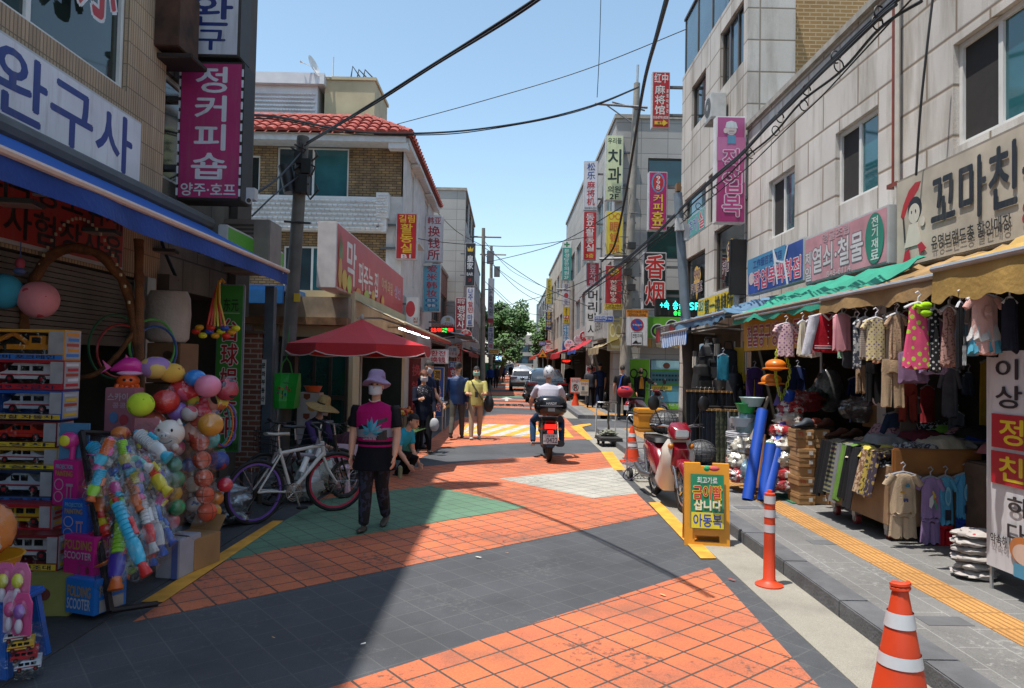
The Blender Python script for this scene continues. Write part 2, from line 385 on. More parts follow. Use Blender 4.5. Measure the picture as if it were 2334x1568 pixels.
for i in range(14):
 X,Y=random.uniform(-2.3,2.3),random.uniform(3.0,9);s=random.uniform(.008,.02)
 b=MB();b.add([(-s*1.6,-s*.4,.001),(s*1.2,-s*.6,.004),(s*1.5,s*.5,.006),(-s,s*.6,.002)],[(0,1,2,3)])
 c=('d8d4cc','c9a06a','8a7a66','b04a3a','3d8ab0')[i%5]
 tag(b.build('paper_scrap',mat(c,.8,.1),None,(X,Y,.013),random.uniform(0,6)),'tiny scrap of litter lying on the painted road','litter','litter on the road')
 # ------------------------------------------------------------------ buildings
def part(mb,name,mats,root,**k):
 return mb.build(name,mats,root,loc=-Vector(root.location),**k)
WHITEF=mat('d5d5d2',.5,.12,4);DARKF=mat('4a4038',.5,.2,4);SILV=mat('a9abac',.4,.15,5,.5)
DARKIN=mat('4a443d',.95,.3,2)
def window(root,o,u,inn,w,h,kind):
 """frame + mullion, one child pane per leaf; u runs along the wall, inn points indoors"""
 o,u,inn=Vector(o),Vector(u),Vector(inn).normalized();v=Vector((0,0,1))
 fm,cols,nm=kind
 M=Matrix(((u.x,inn.x,0,o.x),(u.y,inn.y,0,o.y),(0,0,1,o.z),(0,0,0,1)))
 b=MB();b.M=M;t,y0,y1=.055,.012,.07
 b.box(.004,y0,.004,w-.004,y1,t);b.box(.004,y0,h-t,w-.004,y1,h-.004)
 b.box(.004,y0,t,t,y1,h-t);b.box(w-t,y0,t,w-.004,y1,h-t)
 for i in range(1,nm):b.box(w*i/nm-.03,y0+.003,t,w*i/nm+.03,y1-.002,h-t)
 f=part(b,'window',fm,root)
 for i in range(nm):
  b=MB();b.M=M;x0,x1=max(w*i/nm,t)-.01,min(w*(i+1)/nm,w-t)+.01
  b.box(x0,y0+.03+.004*i,t-.01,x1,y0+.036+.004*i,h-t+.01)
  p=part(b,'pane',cols[i%len(cols)],root);p.parent=f;p.location=-Vector(root.location)-Vector(f.location)
 return f
def building(name,label,X,D0,D1,H,depth,wall,street=(),front=(),inner=DARKIN,cap=.0,z0=0,extra=None,rec=.16):
 """side is the sign of X; holes are (a, b, z0, z1, kind, depth) with a..b along the street (or along X for the front)"""
 s=1 if X>0 else-1
 root=thing(name,label,'building',(X+s*depth/2,(D0+D1)/2,z0))
 b=MB()
 hs=[(h[0]-D0,h[1]-D0,h[2]-z0,h[3]-z0,h[5]if len(h)>5 else 0)for h in street]
 b.holes((X,D0,z0),(0,1,0),(0,0,1),D1-D0,H-z0,hs,(s*rec,0,0))
 xa,xb=(X,X+s*depth)
 fh=[(min(abs(h[0]-X),abs(h[1]-X)),max(abs(h[0]-X),abs(h[1]-X)),h[2]-z0,h[3]-z0,h[5]if len(h)>5 else 0)for h in front]
 b.holes((X,D0,z0),(s,0,0),(0,0,1),depth,H-z0,fh,(0,rec,0))
 b.add([(xa,D1,z0),(xb,D1,z0),(xb,D1,H),(xa,D1,H)],[(0,1,2,3)])
 b.add([(xb,D0,z0),(xb,D1,z0),(xb,D1,H),(xb,D0,H)],[(0,1,2,3)])
 part(b,'wall',[wall,inner],root,raw=True)
 b=MB();x0,x1=sorted((xa,xb))
 b.box(x0+.01,D0+.01,H-.25,x1-.01,D1-.01,H-.2)
 if cap:
  cx0,cx1=x0-.06,x1+.06
  b.box(cx0,D0-.06,H+.002,cx1,D0+.2,H+cap,1);b.box(cx0,D1-.2,H+.002,cx1,D1+.03,H+cap,1)
  b.box(cx0,D0+.2,H+.002,cx0+.26,D1-.2,H+cap,1);b.box(cx1-.26,D0+.2,H+.002,cx1,D1-.2,H+cap,1)
 part(b,'roof',[mat('77756f',.9),mat('9a958c',.8,.25)],root)
 for h in street:
  if h[4]:window(root,(X+s*rec*.3,h[0],h[2]),(0,1,0),(s,0,0),h[1]-h[0],h[3]-h[2],h[4])
 for h in front:
  if h[4]:window(root,(min(h[0],h[1]),D0+rec*.3,h[2]),(1,0,0),(0,1,0),abs(h[1]-h[0]),h[3]-h[2],h[4])
 return root
TEAL=glass('2c6168');SCREEN=mat('2a2725',.8,.2,12);GDARK=glass('1c2526');GBLUE=glass('3c5560');GTEAL2=glass('1f4a48')
WWIN=(WHITEF,[TEAL,SCREEN],2);DWIN=(DARKF,[GDARK,GBLUE],3);SWIN=(SILV,[GDARK,TEAL],2);D1W=(DARKF,[GDARK],1)
STONE=bricky('cbc7c2','c4bfb8','80705f',1.0,.52,.03,.5,.85,False,0,.2,.8,.25,('71644f',1.1,.75))
STONE2=bricky('bdb8b1','b6b0a8','776c5e',.75,.62,.028,0,.85,False,0,.18,.7,.25,('6f6558',1.0,.7))
GTILE=bricky('a5a29c','9f9c97','77746f',.95,.55,.02,0,.8,False,0,.14,.6,.2)
BRICKT=bricky('9c7a4c','8f6f45','b39c78',.24,.08,.012,.5,.85,False,0,.2,1,.4)
TILEL=bricky('b9a186','ad957a','80705c',.045,.24,.007,0,.8,False,0,.2,.9,.5,('5c4f42',1.0,.5))
SLATE=bricky('a0835a','806a52','4a3d30',.22,.075,.010,.5,.9,False,0,.4,2.2,.7,('3f3830',1.4,.5))
PEBBLE=mat('c9c6c3',.9,.14,3,0,.9)
ROOFC=mat('98453a',.7,.3,4,0,.2);CREAMW=mat('b9ad8c',.8,.18,1.5)
W2=(WHITEF,[TEAL,SCREEN],2)
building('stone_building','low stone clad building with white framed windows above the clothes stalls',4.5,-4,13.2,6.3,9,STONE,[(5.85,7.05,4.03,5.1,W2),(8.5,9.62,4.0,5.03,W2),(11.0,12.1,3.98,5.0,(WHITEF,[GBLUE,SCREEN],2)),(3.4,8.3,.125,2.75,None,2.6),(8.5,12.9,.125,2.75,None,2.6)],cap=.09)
rb=building('stone_building','taller stone clad building with glass balcony rail and karaoke stickers on its windows',4.5,13.26,18.3,9.4,.92,STONE2,[(13.5,15.0,7.75,9.0,(DARKF,[GDARK,GBLUE],3)),(16.1,17.35,7.65,8.75,D1W),(14.9,15.8,5.0,6.1,D1W),(16.0,17.9,4.95,6.05,(DARKF,[TEAL],1)),(13.35,15.3,3.4,4.75,D1W),(16.0,17.8,3.2,4.5,D1W),(13.5,17.9,.125,2.6,None,.85)])
b=MB();b.box(5.425,13.6,0,12,18.25,9.9,0);part(b,'brick_wall',BRICKT,rb)
b=MB()
for i in range(4):b.box(4.56,13.4+i*1.22,9.42,4.6,14.55+i*1.22,10.9)
part(b,'balcony_glass',GBLUE,rb)
b=MB();b.box(4.52,13.3,10.9,4.64,18.3,10.96)
for i in range(5):b.box(4.54,13.3+i*1.22,9.42,4.62,13.36+i*1.22,10.9)
part(b,'balcony_rail',DARKF,rb)
GREENW=(mat('3f4444',.5),[GTEAL2],1)
rt=building('tiled_building','grey tiled building on the far corner with the optician on its ground floor',3.75,24.8,31,10.6,6,GTILE,[(25.5,30.5,.125,2.7,None,1.5),(25.5,27.5,4.3,5.6,SWIN),(28,30,4.3,5.6,SWIN),(25.5,27.5,7.2,8.6,SWIN),(28,30,7.2,8.6,SWIN)],[(4.9,6.2,8.2,9.2,GREENW),(4.9,6.2,5.6,6.75,GREENW),(4.9,6.2,3.75,4.5,GREENW),(7,9,8.2,9.2,GREENW),(7,9,5.6,6.75,GREENW)],cap=.14)
def row(items,label,group=None):
 for(X,D0,D1,H,wl,fl,kind,adj)in items:
  st=[]
  for k in range(fl):
   z=3.6+k*2.9
   if z+1.5>H:break
   n=max(2,int((D1-D0)/3));wd=(D1-D0)/n
   for i in range(n):st.append((D0+i*wd+wd*.14,D0+(i+1)*wd-wd*.14,z,z+1.5,kind))
  st.append((D0+.6,D1-.6,.125,2.6,None,1.4))
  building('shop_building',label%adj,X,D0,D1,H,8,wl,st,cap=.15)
BEIGE=mat('b0a696',.85,.2,1);GREYP=mat('9b9c9c',.85,.2,1);WHITEP2=mat('c4c4c0',.85,.2,1);REDB=bricky('7c4a38','6c4032','94867a',.24,.08,.012,.5,.85,False,0,.25,1,.4)
row([(3.6,31.4,44,10.6,GTILE,3,SWIN,'ribbon windows beyond the optician'),(3.5,44.4,60,9.4,BEIGE,3,SWIN,'beige walls behind the yellow and blue upright signs'),(3.5,60.5,80,8.6,GREYP,2,DWIN,'grey plaster past the pharmacy sign'),(8.5,81,120,9.0,WHITEP2,3,DWIN,'white walls standing at the far end')],'shop building on the right with %s')
row([(-3.2,29.3,36.8,6.2,REDB,1,DWIN,'brown brick upper floor between white house and grey block'),(-2.35,37,47,10.9,GTILE,3,(DARKF,[GBLUE,GDARK],2),'grey panels and a solar rack on top'),(-2.5,47.4,61,9.4,GREYP,2,SWIN,'grey plaster behind the discount mart sign'),(-2.6,61.4,84,8.2,BEIGE,2,DWIN,'beige walls beside the big street trees'),(-4.5,85,130,9,WHITEP2,2,DWIN,'pale walls past the trees')],'shop building on the left with %s')
bt=building('tower_block','distant grey high rise tower rising above the street',24.5,590,600,53,9.5,bricky('7f8a93','77828c','5d6a75',3,2.6,.5,0,.6,False,0,.1,.1,.2))
building('end_building','wide brown grey building closing the far end of the street',-8,190,200,13,-1 and 9,mat('8d857c',.9,.2,.5),front=[(-16,-9,6,8,DWIN),(-16,-9,9,11,DWIN)])
building('end_building','low grey building with rows of small windows at the street end beside the tower',1.5,185,200,9.5,13,mat('9a938b',.9,.2,.5),front=[(2.5,7,5,7,DWIN),(8,13,5,7,DWIN),(2.5,7,2,4,DWIN),(8,13,2,4,DWIN)])
building('tiled_building','brown rib tiled building over the toy shop',-4.0,-3,8.05,12.4,8,TILEL,[(4.4,7.25,4.5,6.3,(WHITEF,[glass('22302c')],2)),(3.4,7.75,.02,2.6,None,2.2),(4.4,7.25,8.2,9.8,W2)],cap=.1)
lb=building('tiled_building','narrow dark stained stone building behind the pink hanging sign',-4.15,8.1,10.9,12.4,8,bricky('6c6459','625a50','3d3833',.8,.5,.012,.5,.9,False,0,.3,1.2,.3,('37322d',1.3,.6)),[(8.3,9.7,3.9,5.2,(WHITEF,[GDARK],2)),(8.3,10.3,.02,2.6,None,2.0),(8.3,9.7,6.6,7.9,(WHITEF,[GDARK],2))])
b=MB();b.box(-4.13,10.35,2.4,-4.02,10.9,17);part(b,'stair_tower',mat('4d4740',.8,.25,2),lb)
hb=building('tiled_roof_house','white and stone clad house with red tiled eaves behind the fruit shop',-3.2,20.5,29,8.25,7.5,SLATE,[(22.2,22.9,6.6,7.8,D1W),(26.0,27,6.6,7.8,D1W),(22.5,23.4,4.2,5.2,D1W),(26,27,4.0,5.2,D1W)],[(-6.86,-4.75,6.52,8.02,(WHITEF,[glass('30424a'),TEAL],2)),(-8.6,-7.35,6.5,7.75,(WHITEF,[GDARK],1)),(-6.6,-4.1,3.6,5.1,(WHITEF,[glass('30424a'),TEAL,TEAL],3))])
b=MB();b.box(-3.195,20.56,0,-3.14,29.0,8.24);
for y,z in((22.1,6.5),(25.9,6.5),(22.4,4.1),(25.9,3.9)):b.box(-3.2,y,z+1.42,-2.95,y+1.1,z+1.5)
b=MB();b.holes((-3.15,20.52,0),(0,1,0),(0,0,1),8.48,8.24,[(1.68,2.38,6.6,7.8),(5.48,6.48,6.6,7.8),(1.98,2.88,4.2,5.2),(5.48,6.48,4.0,5.2)],(-.05,0,0))
b.add([(-3.15,20.50,0),(-3.6,20.48,0),(-3.6,20.48,6.6),(-3.15,20.5,6.6)],[(0,1,2,3)])
part(b,'pebbled_wall',PEBBLE,hb,raw=True)
for y,z in((22.1,6.5),(25.9,6.5),(22.4,4.1),(25.9,3.9)):b=MB();b.box(-3.14,y-.1,z+1.42,-2.85,y+1.2,z+1.5);part(b,'window_hood',mat('c8c6c2',.8),hb)
def bumps(b,x0,x1,z0,z1,y,nx,nzr,d=.04,mi=0):
 for j in range(nzr):
  for i in range(nx):
   xa=x0+(x1-x0)*(i+(.5 if j%2 else 0))/(nx+.5);xb=xa+(x1-x0)/(nx+.5)*.8
   za=z0+(z1-z0)*j/nzr;zb=za+(z1-z0)/nzr*.72
   b.add([(xa,y,za),(xb,y,za),(xb,y-d*.3,zb),(xa,y-d*.3,zb),(xa,y-d,(za+zb)/2),(xb,y-d,(za+zb)/2)],[(0,1,5,4),(4,5,2,3)],mi)
CLAD=mat('d3d5d6',.45,.12,2)
b=MB();b.box(-10.5,20.15,5.5,-3.55,20.45,6.5);bumps(b,-10.5,-3.6,5.52,6.44,20.145,46,7,.075)
b.box(-3.85,20.1,5.9,-3.5,20.45,6.62);bumps(b,-3.84,-3.5,5.95,6.6,20.095,3,8)
part(b,'clad_band',CLAD,hb)
b=MB()
def tiles(b,o,u,up,n,m,wt,ht,lo=0,hi=0):
 o,u,up=Vector(o),Vector(u),Vector(up);nrm=u.cross(up).normalized()
 for j in range(m):
  for i in range(j*lo,n-j*hi):
   p=o+u*(i*wt)+up*(j*ht);vs=[]
   for k in range(7):
    a=math.pi*k/6;q=p+u*(wt*.5-math.cos(a)*wt*.46)+nrm*(math.sin(a)*wt*.34)
    vs+=[q+nrm*.05,q+up*(ht*1.15)+nrm*.0]
   for k in range(6):b.add([vs[2*k],vs[2*k+2],vs[2*k+3],vs[2*k+1]],[(0,1,2,3)])
   b.add([vs[2*k]for k in range(7)],[tuple(range(7))])
  b.add([o+u*(j*lo*wt)+up*(j*ht),o+u*((n-j*hi)*wt)+up*(j*ht),o+u*((n-(j+1)*hi)*wt)+up*((j+1)*ht),o+u*((j+1)*lo*wt)+up*((j+1)*ht)],[(0,1,2,3)])
UPF=Vector((0,1.6,1.0)).normalized();UPS=Vector((-1.6,0,1.0)).normalized()
tiles(b,(-10.8,19.75,8.2),(1,0,0),UPF,25,5,.317,.37,0,1)
tiles(b,(-2.85,19.75,8.2),(0,1,0),UPS,30,5,.317,.37,1,0)
for i in range(24):b.tube([(-10.8+i*.26,21.34,9.22),(-10.8+i*.26+.28,21.34,9.22)],[.1,.08],8)
for i in range(7):b.tube([Vector((-2.86,19.8,8.28)).lerp((-4.45,21.34,9.24),i/7),Vector((-2.86,19.8,8.28)).lerp((-4.45,21.34,9.24),(i+1.1)/7)],[.11,.085],8)
part(b,'roof_tiles',ROOFC,hb,raw=True)
b=MB();b.box(-10.8,19.85,8.02,-3.0,20.48,8.18);b.box(-3.14,20.0,8.02,-2.92,29.2,8.18);b.box(-3.5,19.9,7.85,-2.95,20.2,8.02)
part(b,'eaves_board',mat('c5c8ca',.6),hb)
b=MB()
b.box(-10.5,22.2,9.0,-6.2,26,10.5);bumps(b,-10.4,-6.25,9.0,10.3,22.19,44,10);b.box(-10.6,22.0,10.5,-5.95,26.2,10.85)
part(b,'stair_head',CLAD,hb)
b=MB();b.box(-6.0,22.3,9.0,-4.4,24.6,10.75);b.box(-6.05,22.25,10.75,-4.35,24.65,10.85);part(b,'water_tank_room',CREAMW,hb)
b=MB()
dc=at(712,152,22.0);ax=Vector((.95,-.2,.35)).normalized();xx=ax.orthogonal().normalized();yy=ax.cross(xx)
rings=[[dc+xx*(r*c)+yy*(r*q)+ax*(r*r*.6)for c,q in ringv(18,1,1)]for r in(.02,.12,.22,.3,.34)]
b.loft(rings,0,False);b.tube([dc,(dc.x+.2,dc.y,dc.z-.3),(-5.75,22.3,10.84)],.025,6);b.tube([dc,dc+Vector((-.28,-.1,.08)),dc+Vector((-.34,-.1,.12))],[.012,.012,.05],6)
b.tube([(-5.75,22.3,10.8),(-5.75,22.3,11.5)],.02,6)
t=thing('satellite_dish','white satellite dish on the cream rooftop tank room','satellite dish',(-5.75,22.3,10.85));part(b,'dish',mat('d0d2d2',.5),t,smooth=True)
b=MB()
for i,x in enumerate((-5.2,-5.0,-4.8)):b.tube([(x,22.4,10.85),(x+.05,22.4,11.15+.1*(i==0)),(x+.3,22.4,10.9)],.025,6)
tag(b.build('rooftop_scrap',mat('3a3a3a')),'dark metal junk lying on top of the cream tank room','scrap')
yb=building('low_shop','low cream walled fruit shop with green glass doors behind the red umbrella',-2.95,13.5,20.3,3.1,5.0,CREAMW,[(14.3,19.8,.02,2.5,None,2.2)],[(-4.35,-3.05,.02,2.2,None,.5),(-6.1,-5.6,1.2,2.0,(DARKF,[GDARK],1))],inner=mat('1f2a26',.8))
b=MB();gx0,gx1=-4.35,-3.05
for i in range(5):x=gx0+.03+i*.31;b.box(x,13.42,.05,x+.05,13.5,2.15)
b.box(gx0,13.415,2.1,gx1,13.5,2.2);b.box(gx0,13.425,1.0,gx1,13.5,1.09);part(b,'door_frame',mat('3b3530',.4,.2,3,.4),yb)
b=MB();b.box(gx0,13.47,.06,gx1,13.485,2.12);part(b,'door_glass',glass('0f3d36'),yb)
b=MB();b.box(-7.6,13.1,2.42,-3.0,13.46,2.56);b.box(-7.6,13.2,2.56,-3.0,13.49,2.95,1);part(b,'rusty_gutter',[mat('7a5a3c',.7,.5,6),mat('8e8270',.8,.4,3)],yb)
b=MB();b.box(-5.05,13.3,0,-4.85,13.46,2.4);b.box(-4.62,13.38,0,-4.5,13.47,2.4);b.box(-4.42,13.36,0,-4.36,13.49,2.4);part(b,'drain_post',mat('8e9294',.5,.2,4,.3),yb)
b=MB();b.box(-6.9,12.2,2.95,-3.9,13.7,3.05);b.box(-6.9,12.18,2.72,-3.9,12.22,2.98);tag(b.build('blue_canopy',mat('2a6fb0',.5,.15),bevel=.01),'flat bright blue tin canopy beside the fruit shop sign','canopy')
b=MB();b.box(-4.25,10.95,0,-3.82,11.35,2.15);b.box(-4.3,10.9,2.15,-3.78,11.4,2.2,1);b.box(-3.8,10.98,0,-3.66,11.12,2.9,2)
tag(b.build('brick_pier',[REDB,mat('54463c'),mat('57606a',.5,.2,4,.4)]),'dark red brick pier with grey steel post beside the green upright banner','pier')
b=MB();b.box(-3.80,10.93,1.05,-3.74,10.95,1.75);b.text('문화부동산',-3.795,1.08,-3.745,1.72,10.928,1,.04,True)
tag(b.build('wall_strip',[mat('bdbdb6',.5),mat('333333')]),'thin white lettered strip fixed on the brick pier','sign')
# ------------------------------------------------------------------ signs
CASE=mat('b9babb',.45,.12,6,.2)
def sgmat(c):
 if('sg',c)in _mats:return _mats['sg',c]
 m,t,b=base('sign_board');o,f=worn(t,lin(c),.16,1.6);tc=node(t,'ShaderNodeTexCoord');mp=node(t,'ShaderNodeMapping');mp.inputs['Scale'].default_value=(5,5,.6);t.links.new(tc.outputs['Object'],mp.inputs[0])
 n=node(t,'ShaderNodeTexNoise',Scale=2.2,Detail=7.,Roughness=.7);t.links.new(mp.outputs[0],n.inputs[0]);mr=node(t,'ShaderNodeMapRange');mr.inputs[1].default_value=.5;mr.inputs[2].default_value=.8;mr.inputs[4].default_value=.45;t.links.new(n.outputs[0],mr.inputs[0])
 mx=node(t,'ShaderNodeMix',data_type='RGBA');t.links.new(mr.outputs[0],mx.inputs[0]);t.links.new(o,mx.inputs[6]);mx.inputs[7].default_value=lin('6f675c');t.links.new(mx.outputs[2],b.inputs['Base Color']);b.inputs['Roughness'].default_value=.42
 _mats['sg',c]=m;return m
def lettering(b,texts,w,h,x0,mats):
 for i,t in enumerate(texts):
  s,c,fx0,fy0,fx1,fy1=t[:6];mode=t[6]if len(t)>6 else 'h';oc=t[7]if len(t)>7 else None
  X0,X1,Z1,Z0=x0+w*fx0,x0+w*fx1,h*(1-fy0),h*(1-fy1);y=-.0064-.0014*i
  def mi(c):
   m=c if not isinstance(c,str)else sgmat(c)
   if m not in mats:mats.append(m)
   return mats.index(m)
  cx,cz,rx,rz_=(X0+X1)/2,(Z0+Z1)/2,(X1-X0)/2,(Z1-Z0)/2
  if s=='#r':b.box(X0,y,Z0,X1,y+.001,Z1,mi(c));continue
  if s=='#d':b.disc((cx,cz),rx,y,mi(c),28,rz_,.001);continue
  if s=='#t':b.prism([(X0,Z0),(X1,Z0),(cx,Z1)],y,y+.001,mi(c));continue
  if s=='#a':b.prism([(X0,cz-rz_*.5),(X1-rx*.7,cz-rz_*.5),(X1-rx*.7,Z0),(X1,cz),(X1-rx*.7,Z1),(X1-rx*.7,cz+rz_*.5),(X0,cz+rz_*.5)],y,y+.001,mi(c));continue
  if s=='#o':
   b.loft([[(cx+rx*k*a,yy,cz+rz_*k*q)for a,q in ringv(28,1,1)]for k,yy in((1,y),(1,y+.001),(mode if isinstance(mode,float)else .8,y+.001),(mode if isinstance(mode,float)else .8,y))],mi(c),False,True);continue
  if s=='#p':b.prism([(x0+w*px,h*(1-py))for px,py in mode],y,y+.001,mi(c));continue
  v=mode=='v';kp=mode=='k'
  if oc:b.text(s,X0-.004,Z0,X1+.004,Z1,y+.00125,mi(oc),.05,v,kp)
  b.text(s,X0,Z0,X1,Z1,y,mi(c),.016,v,kp)
def signbody(root,w,h,th,bg,texts,edge=CASE,local_c=0,bevel=.012,round_=False):
 b=MB()
 if round_:b.loft([[(w/2*a*k,yy,h/2+h/2*q*k)for a,q in ringv(32,1,1)]for k,yy in((.97,0),(1,.015),(1,th-.015),(.97,th))])
 else:b.box(-w/2,0,0,w/2,th,h)
 b.build('casing',edge,root,bevel=0 if round_ else min(bevel,w*.1))
 b=MB()
 if round_:b.disc((0,h/2),w/2*.95,-.005,0,32,None,.004)
 else:e=min(.03,w*.05);b.box(-w/2+e,-.005,e,w/2-e,-.001,h-e)
 b.build('face_panel',bg if not isinstance(bg,str)else sgmat(bg),root)
 if texts:
  b=MB();ms=[];lettering(b,texts,w,h,-w/2,ms);b.build('lettering',ms,root,raw=True)
def SG(label,x0,y0,x1,y1,D,bg,texts,th=.2,edge=CASE,group=None,round_=False,arm=None,name='shop_sign',cat='sign',lift=0):
 c0=at((x0+x1)/2,(y0+y1)/2,D);w,h=(x1-x0)*D/FPX,(y1-y0)*D/FPX
 r=thing(name,label,cat,(c0.x,D,c0.z-h/2),0,group)
 signbody(r,w,h,th,bg,texts,edge,round_=round_)
 a=arm if arm is not None else(.45 if c0.x>0 else-.45)
 if a:
  s=1 if a>0 else-1;b=MB()
  for z in((.25,.75)if not round_ else(.5,)):
   xs=sorted((s*w/2,s*w/2+a));b.box(xs[0],th*.3,h*z-.03,xs[1],th*.7,h*z+.03)
  b.build('bracket',mat('6b6d70',.5,.2,6,.5),r)
 return r
def FS(label,X,D0,D1,z0,z1,bg,texts,th=.12,edge=CASE,group=None,panel=True,name='shop_sign',cat='sign',tilt=0):
 r=thing(name,label,cat,(X,(D0+D1)/2,z0),R(90)if X<0 else R(-90),group)
 if panel:signbody(r,D1-D0,z1-z0,th,bg,texts,edge)
 else:
  b=MB();ms=[];lettering(b,texts,D1-D0,z1-z0,-(D1-D0)/2,ms);b.build('lettering',ms,r,raw=True)
 if tilt:r.rotation_euler.x=tilt
 return r
W_,K_,RD,YL,BL,GN='d2d2cf','191919','bd1f22','e3c22e','1d3f8c','2c7a4a'
SG('white hanging sign with two navy Hangul letters above the pink one',417,-60,549,131,8.46,'c3c6cf',[('완','1d2f6e',.14,.26,.86,.62,'h'),('구','1d2f6e',.1,.68,.9,.92,'h')],.35,mat('3a3633',.6),arm=-.5)
r=SG('magenta hanging sign with white Hangul letters edged by small lights',405,137,553,458,8.46,'a52a63',[('정커피숍','c9c9cf',.13,.03,.87,.86,'v'),('양주·호프','c9c9cf',.08,.88,.92,.97,'h')],.35,mat('26211f',.6),arm=-.4)
b=MB();W2_,H2_=148*8.46/FPX,321*8.46/FPX
for i in range(12):
 z=.05+i*(H2_-.1)/12
 for x in(-W2_/2+.014,W2_/2-.014):b.box(x-.011,-.012,z,x+.011,-.006,z+.09)
b.build('light_strip',mat('c8cbd0',.3),r)
b=MB();b.box(-3.9,8.46,6.5,-3.2,8.8,12.6);tag(b.build('hanging_sign',mat('c3c6cf',.5)),'upper white hanging sign stacked high above the toy shop signs','sign')
b=MB();b.cbox((-4.0,8.0,5.6),(.55,.5,.75),0);b.cbox((-3.85,8.02,5.15),(.5,.4,.06),1)
tag(b.build('rusty_box',[mat('4a3022',.8,.6,5),mat('2c2320',.8)],bevel=.01),'rust streaked sheet metal box beside the white hanging sign','box')
FS('long white facade sign with navy Hangul letters over the blue awning',-3.86,4.0,7.3,3.5,4.2,'d3d5db',[('완구사','1f387f',.36,.1,.94,.88,'h')],.1)
FS('red Chinese character sticker on the upper window glass',-3.93,6.2,6.85,4.95,5.75,'',[('亦','b01a22',0,0,1,1,'h','d0cfcf')],panel=False,name='window_sticker',cat='sticker')
FS('red wall banner with two rows of dark Hangul under the blue awning',-3.95,4.4,7.2,2.63,3.33,'a3362b',[('소턱코복명도액세','2a1a18',.02,.08,.98,.45,'h'),('구스팅사험장사육','2a1a18',.02,.54,.98,.92,'h')],.03)
SG('green upright banner with red outlined Chinese characters beside the brick pier',490,648,552,1030,9.8,'3f8a34',[('东元','20301c',.25,.085,.8,.16,'h'),('#r','a8c49a',.18,.17,.85,.175),('台球娱乐吧','b02028',.22,.2,.82,.93,'v','d8d4d0'),('당구클럽','20301c',.3,.945,.9,.98,'h')],.06,mat('7d8488',.5),arm=-.1)
FS('bright green fascia sign with yellow balls behind the blue awning',-3.5,8.7,10.9,2.98,3.42,'4fa32c',[('#d','d8b84a',.55,.35,.62,.8),('#d','3a9a8a',.5,.3,.55,.6),('동원당구장','d8e0c8',.7,.5,.95,.8)],.12)
fr=FS('long red fruit shop sign with white Hangul and painted fruit',-3.0,12.2,20,3.02,4.18,'b8323a',[('막','e2dcd8',.1,.14,.2,.84,'h'),('퍼주는 집','e2dcd8',.23,.36,.5,.84,'h'),('야채·과일','d9b28a',.56,.36,.76,.62,'h'),('생선','c9a0c0',.8,.34,.93,.62,'h'),('#d','c99a3a',.015,.5,.05,.98),('#p','6a7d3a',0,0,0,0,[(.015,.52),(.02,.15),(.03,.4),(.033,.08),(.04,.4),(.05,.18),(.052,.52)]),('#d','d9b23a',.05,.66,.1,.98),('#d','b9c24a',.1,.7,.15,1.0),('#d','d88a3a',.2,.84,.26,.99),('#d','a8b43a',.3,.8,.37,.99),('#d','d8a43a',.4,.74,.45,.99),('#d','c9563a',.47,.82,.52,.99),('#d','d8993a',.55,.74,.6,.99)],.34,mat('cfc9c6',.5))
SG('white and red round Hangul sign at the end of the fruit shop sign',925,676,955,742,20.6,'d0cdcb',[('#d','b8323a',.0,.15,.7,.7),('집','9a3a3a',.55,.72,.9,.9)],.2,round_=False,arm=-.3)
FS('grey fascia with dark red raised Chinese characters past the fruit shop',-3.1,21,25.5,3.1,3.75,'8a8684',[('韩亚换钱所','6a1518',.08,.2,.92,.8)],.12)
SG('red upright sign with yellow Hangul and B1 at its foot',902,485,951,592,20.3,'b51a1e',[('길림','e3b52a',.14,.04,.86,.2),('활동실','e3b52a',.16,.22,.84,.86,'v'),('B1','dcd6d0',.28,.89,.72,.97)])
SG('white upright sign with dark red Chinese characters for money exchange',968,490,1010,598,26.2,'c9c8cd',[('韩亚','a02638',.14,.04,.86,.19),('换钱所','a02638',.18,.22,.82,.97,'v')])
SG('sky blue upright cosmetics sign with red characters and two dark ovals',964,601,1004,711,25.9,'5aa3bd',[('爱米韩妆','a82638',.17,.02,.83,.7,'v'),('#d','2a6a9a',.14,.71,.86,.81),('批发','d0d8dc',.26,.73,.74,.79),('#d','2a6a9a',.14,.82,.86,.91),('零售','d0d8dc',.26,.84,.74,.9),('2-1116','2a4a6a',.3,.93,.95,.98)])
SG('black upright bar sign with gold crown and white characters',1060,553,1083,652,36.6,'1c1e22',[('#p','d9b23a',0,0,0,0,[(.25,.2),(.2,.1),(.38,.15),(.5,.08),(.62,.15),(.8,.1),(.75,.2)]),('皇家','d0d0d0',.2,.28,.8,.62,'v'),('BAR','d0d0d0',.2,.69,.8,.76),('2F','b02a2a',.35,.83,.65,.9)],arm=-.25)
SG('white upright mart sign with blue and red Hangul letters',1063,655,1081,746,36.3,'cfd0d2',[('나주','1d4a9c',.2,.02,.8,.32,'v'),('할인','b8222a',.2,.35,.8,.64,'v'),('마트','1d4a9c',.2,.67,.8,.97,'v')],arm=-.25)
SG('maroon upright sign with white Hangul beside the white mart sign',1038,678,1063,751,31,'83182a',[('희망','d5cfcf',.16,.04,.84,.2),('행정사','d5cfcf',.18,.24,.82,.97,'v')])
SG('round white sign with red lower half and money exchange characters',1004,719,1036,750,28,'d0cfcd',[('#d','b4202a',.08,.5,.92,.95),('潤','b08a2a',.35,.15,.65,.42),('换钱所','d8d4d0',.14,.5,.86,.74)],.15,round_=True,arm=-.6)
LR=glow('ff2a1a',2.2);LG=glow('35ff5a',1.6);LC=glow('35e8e0',1.8);LB=glow('9fd0ff',2)
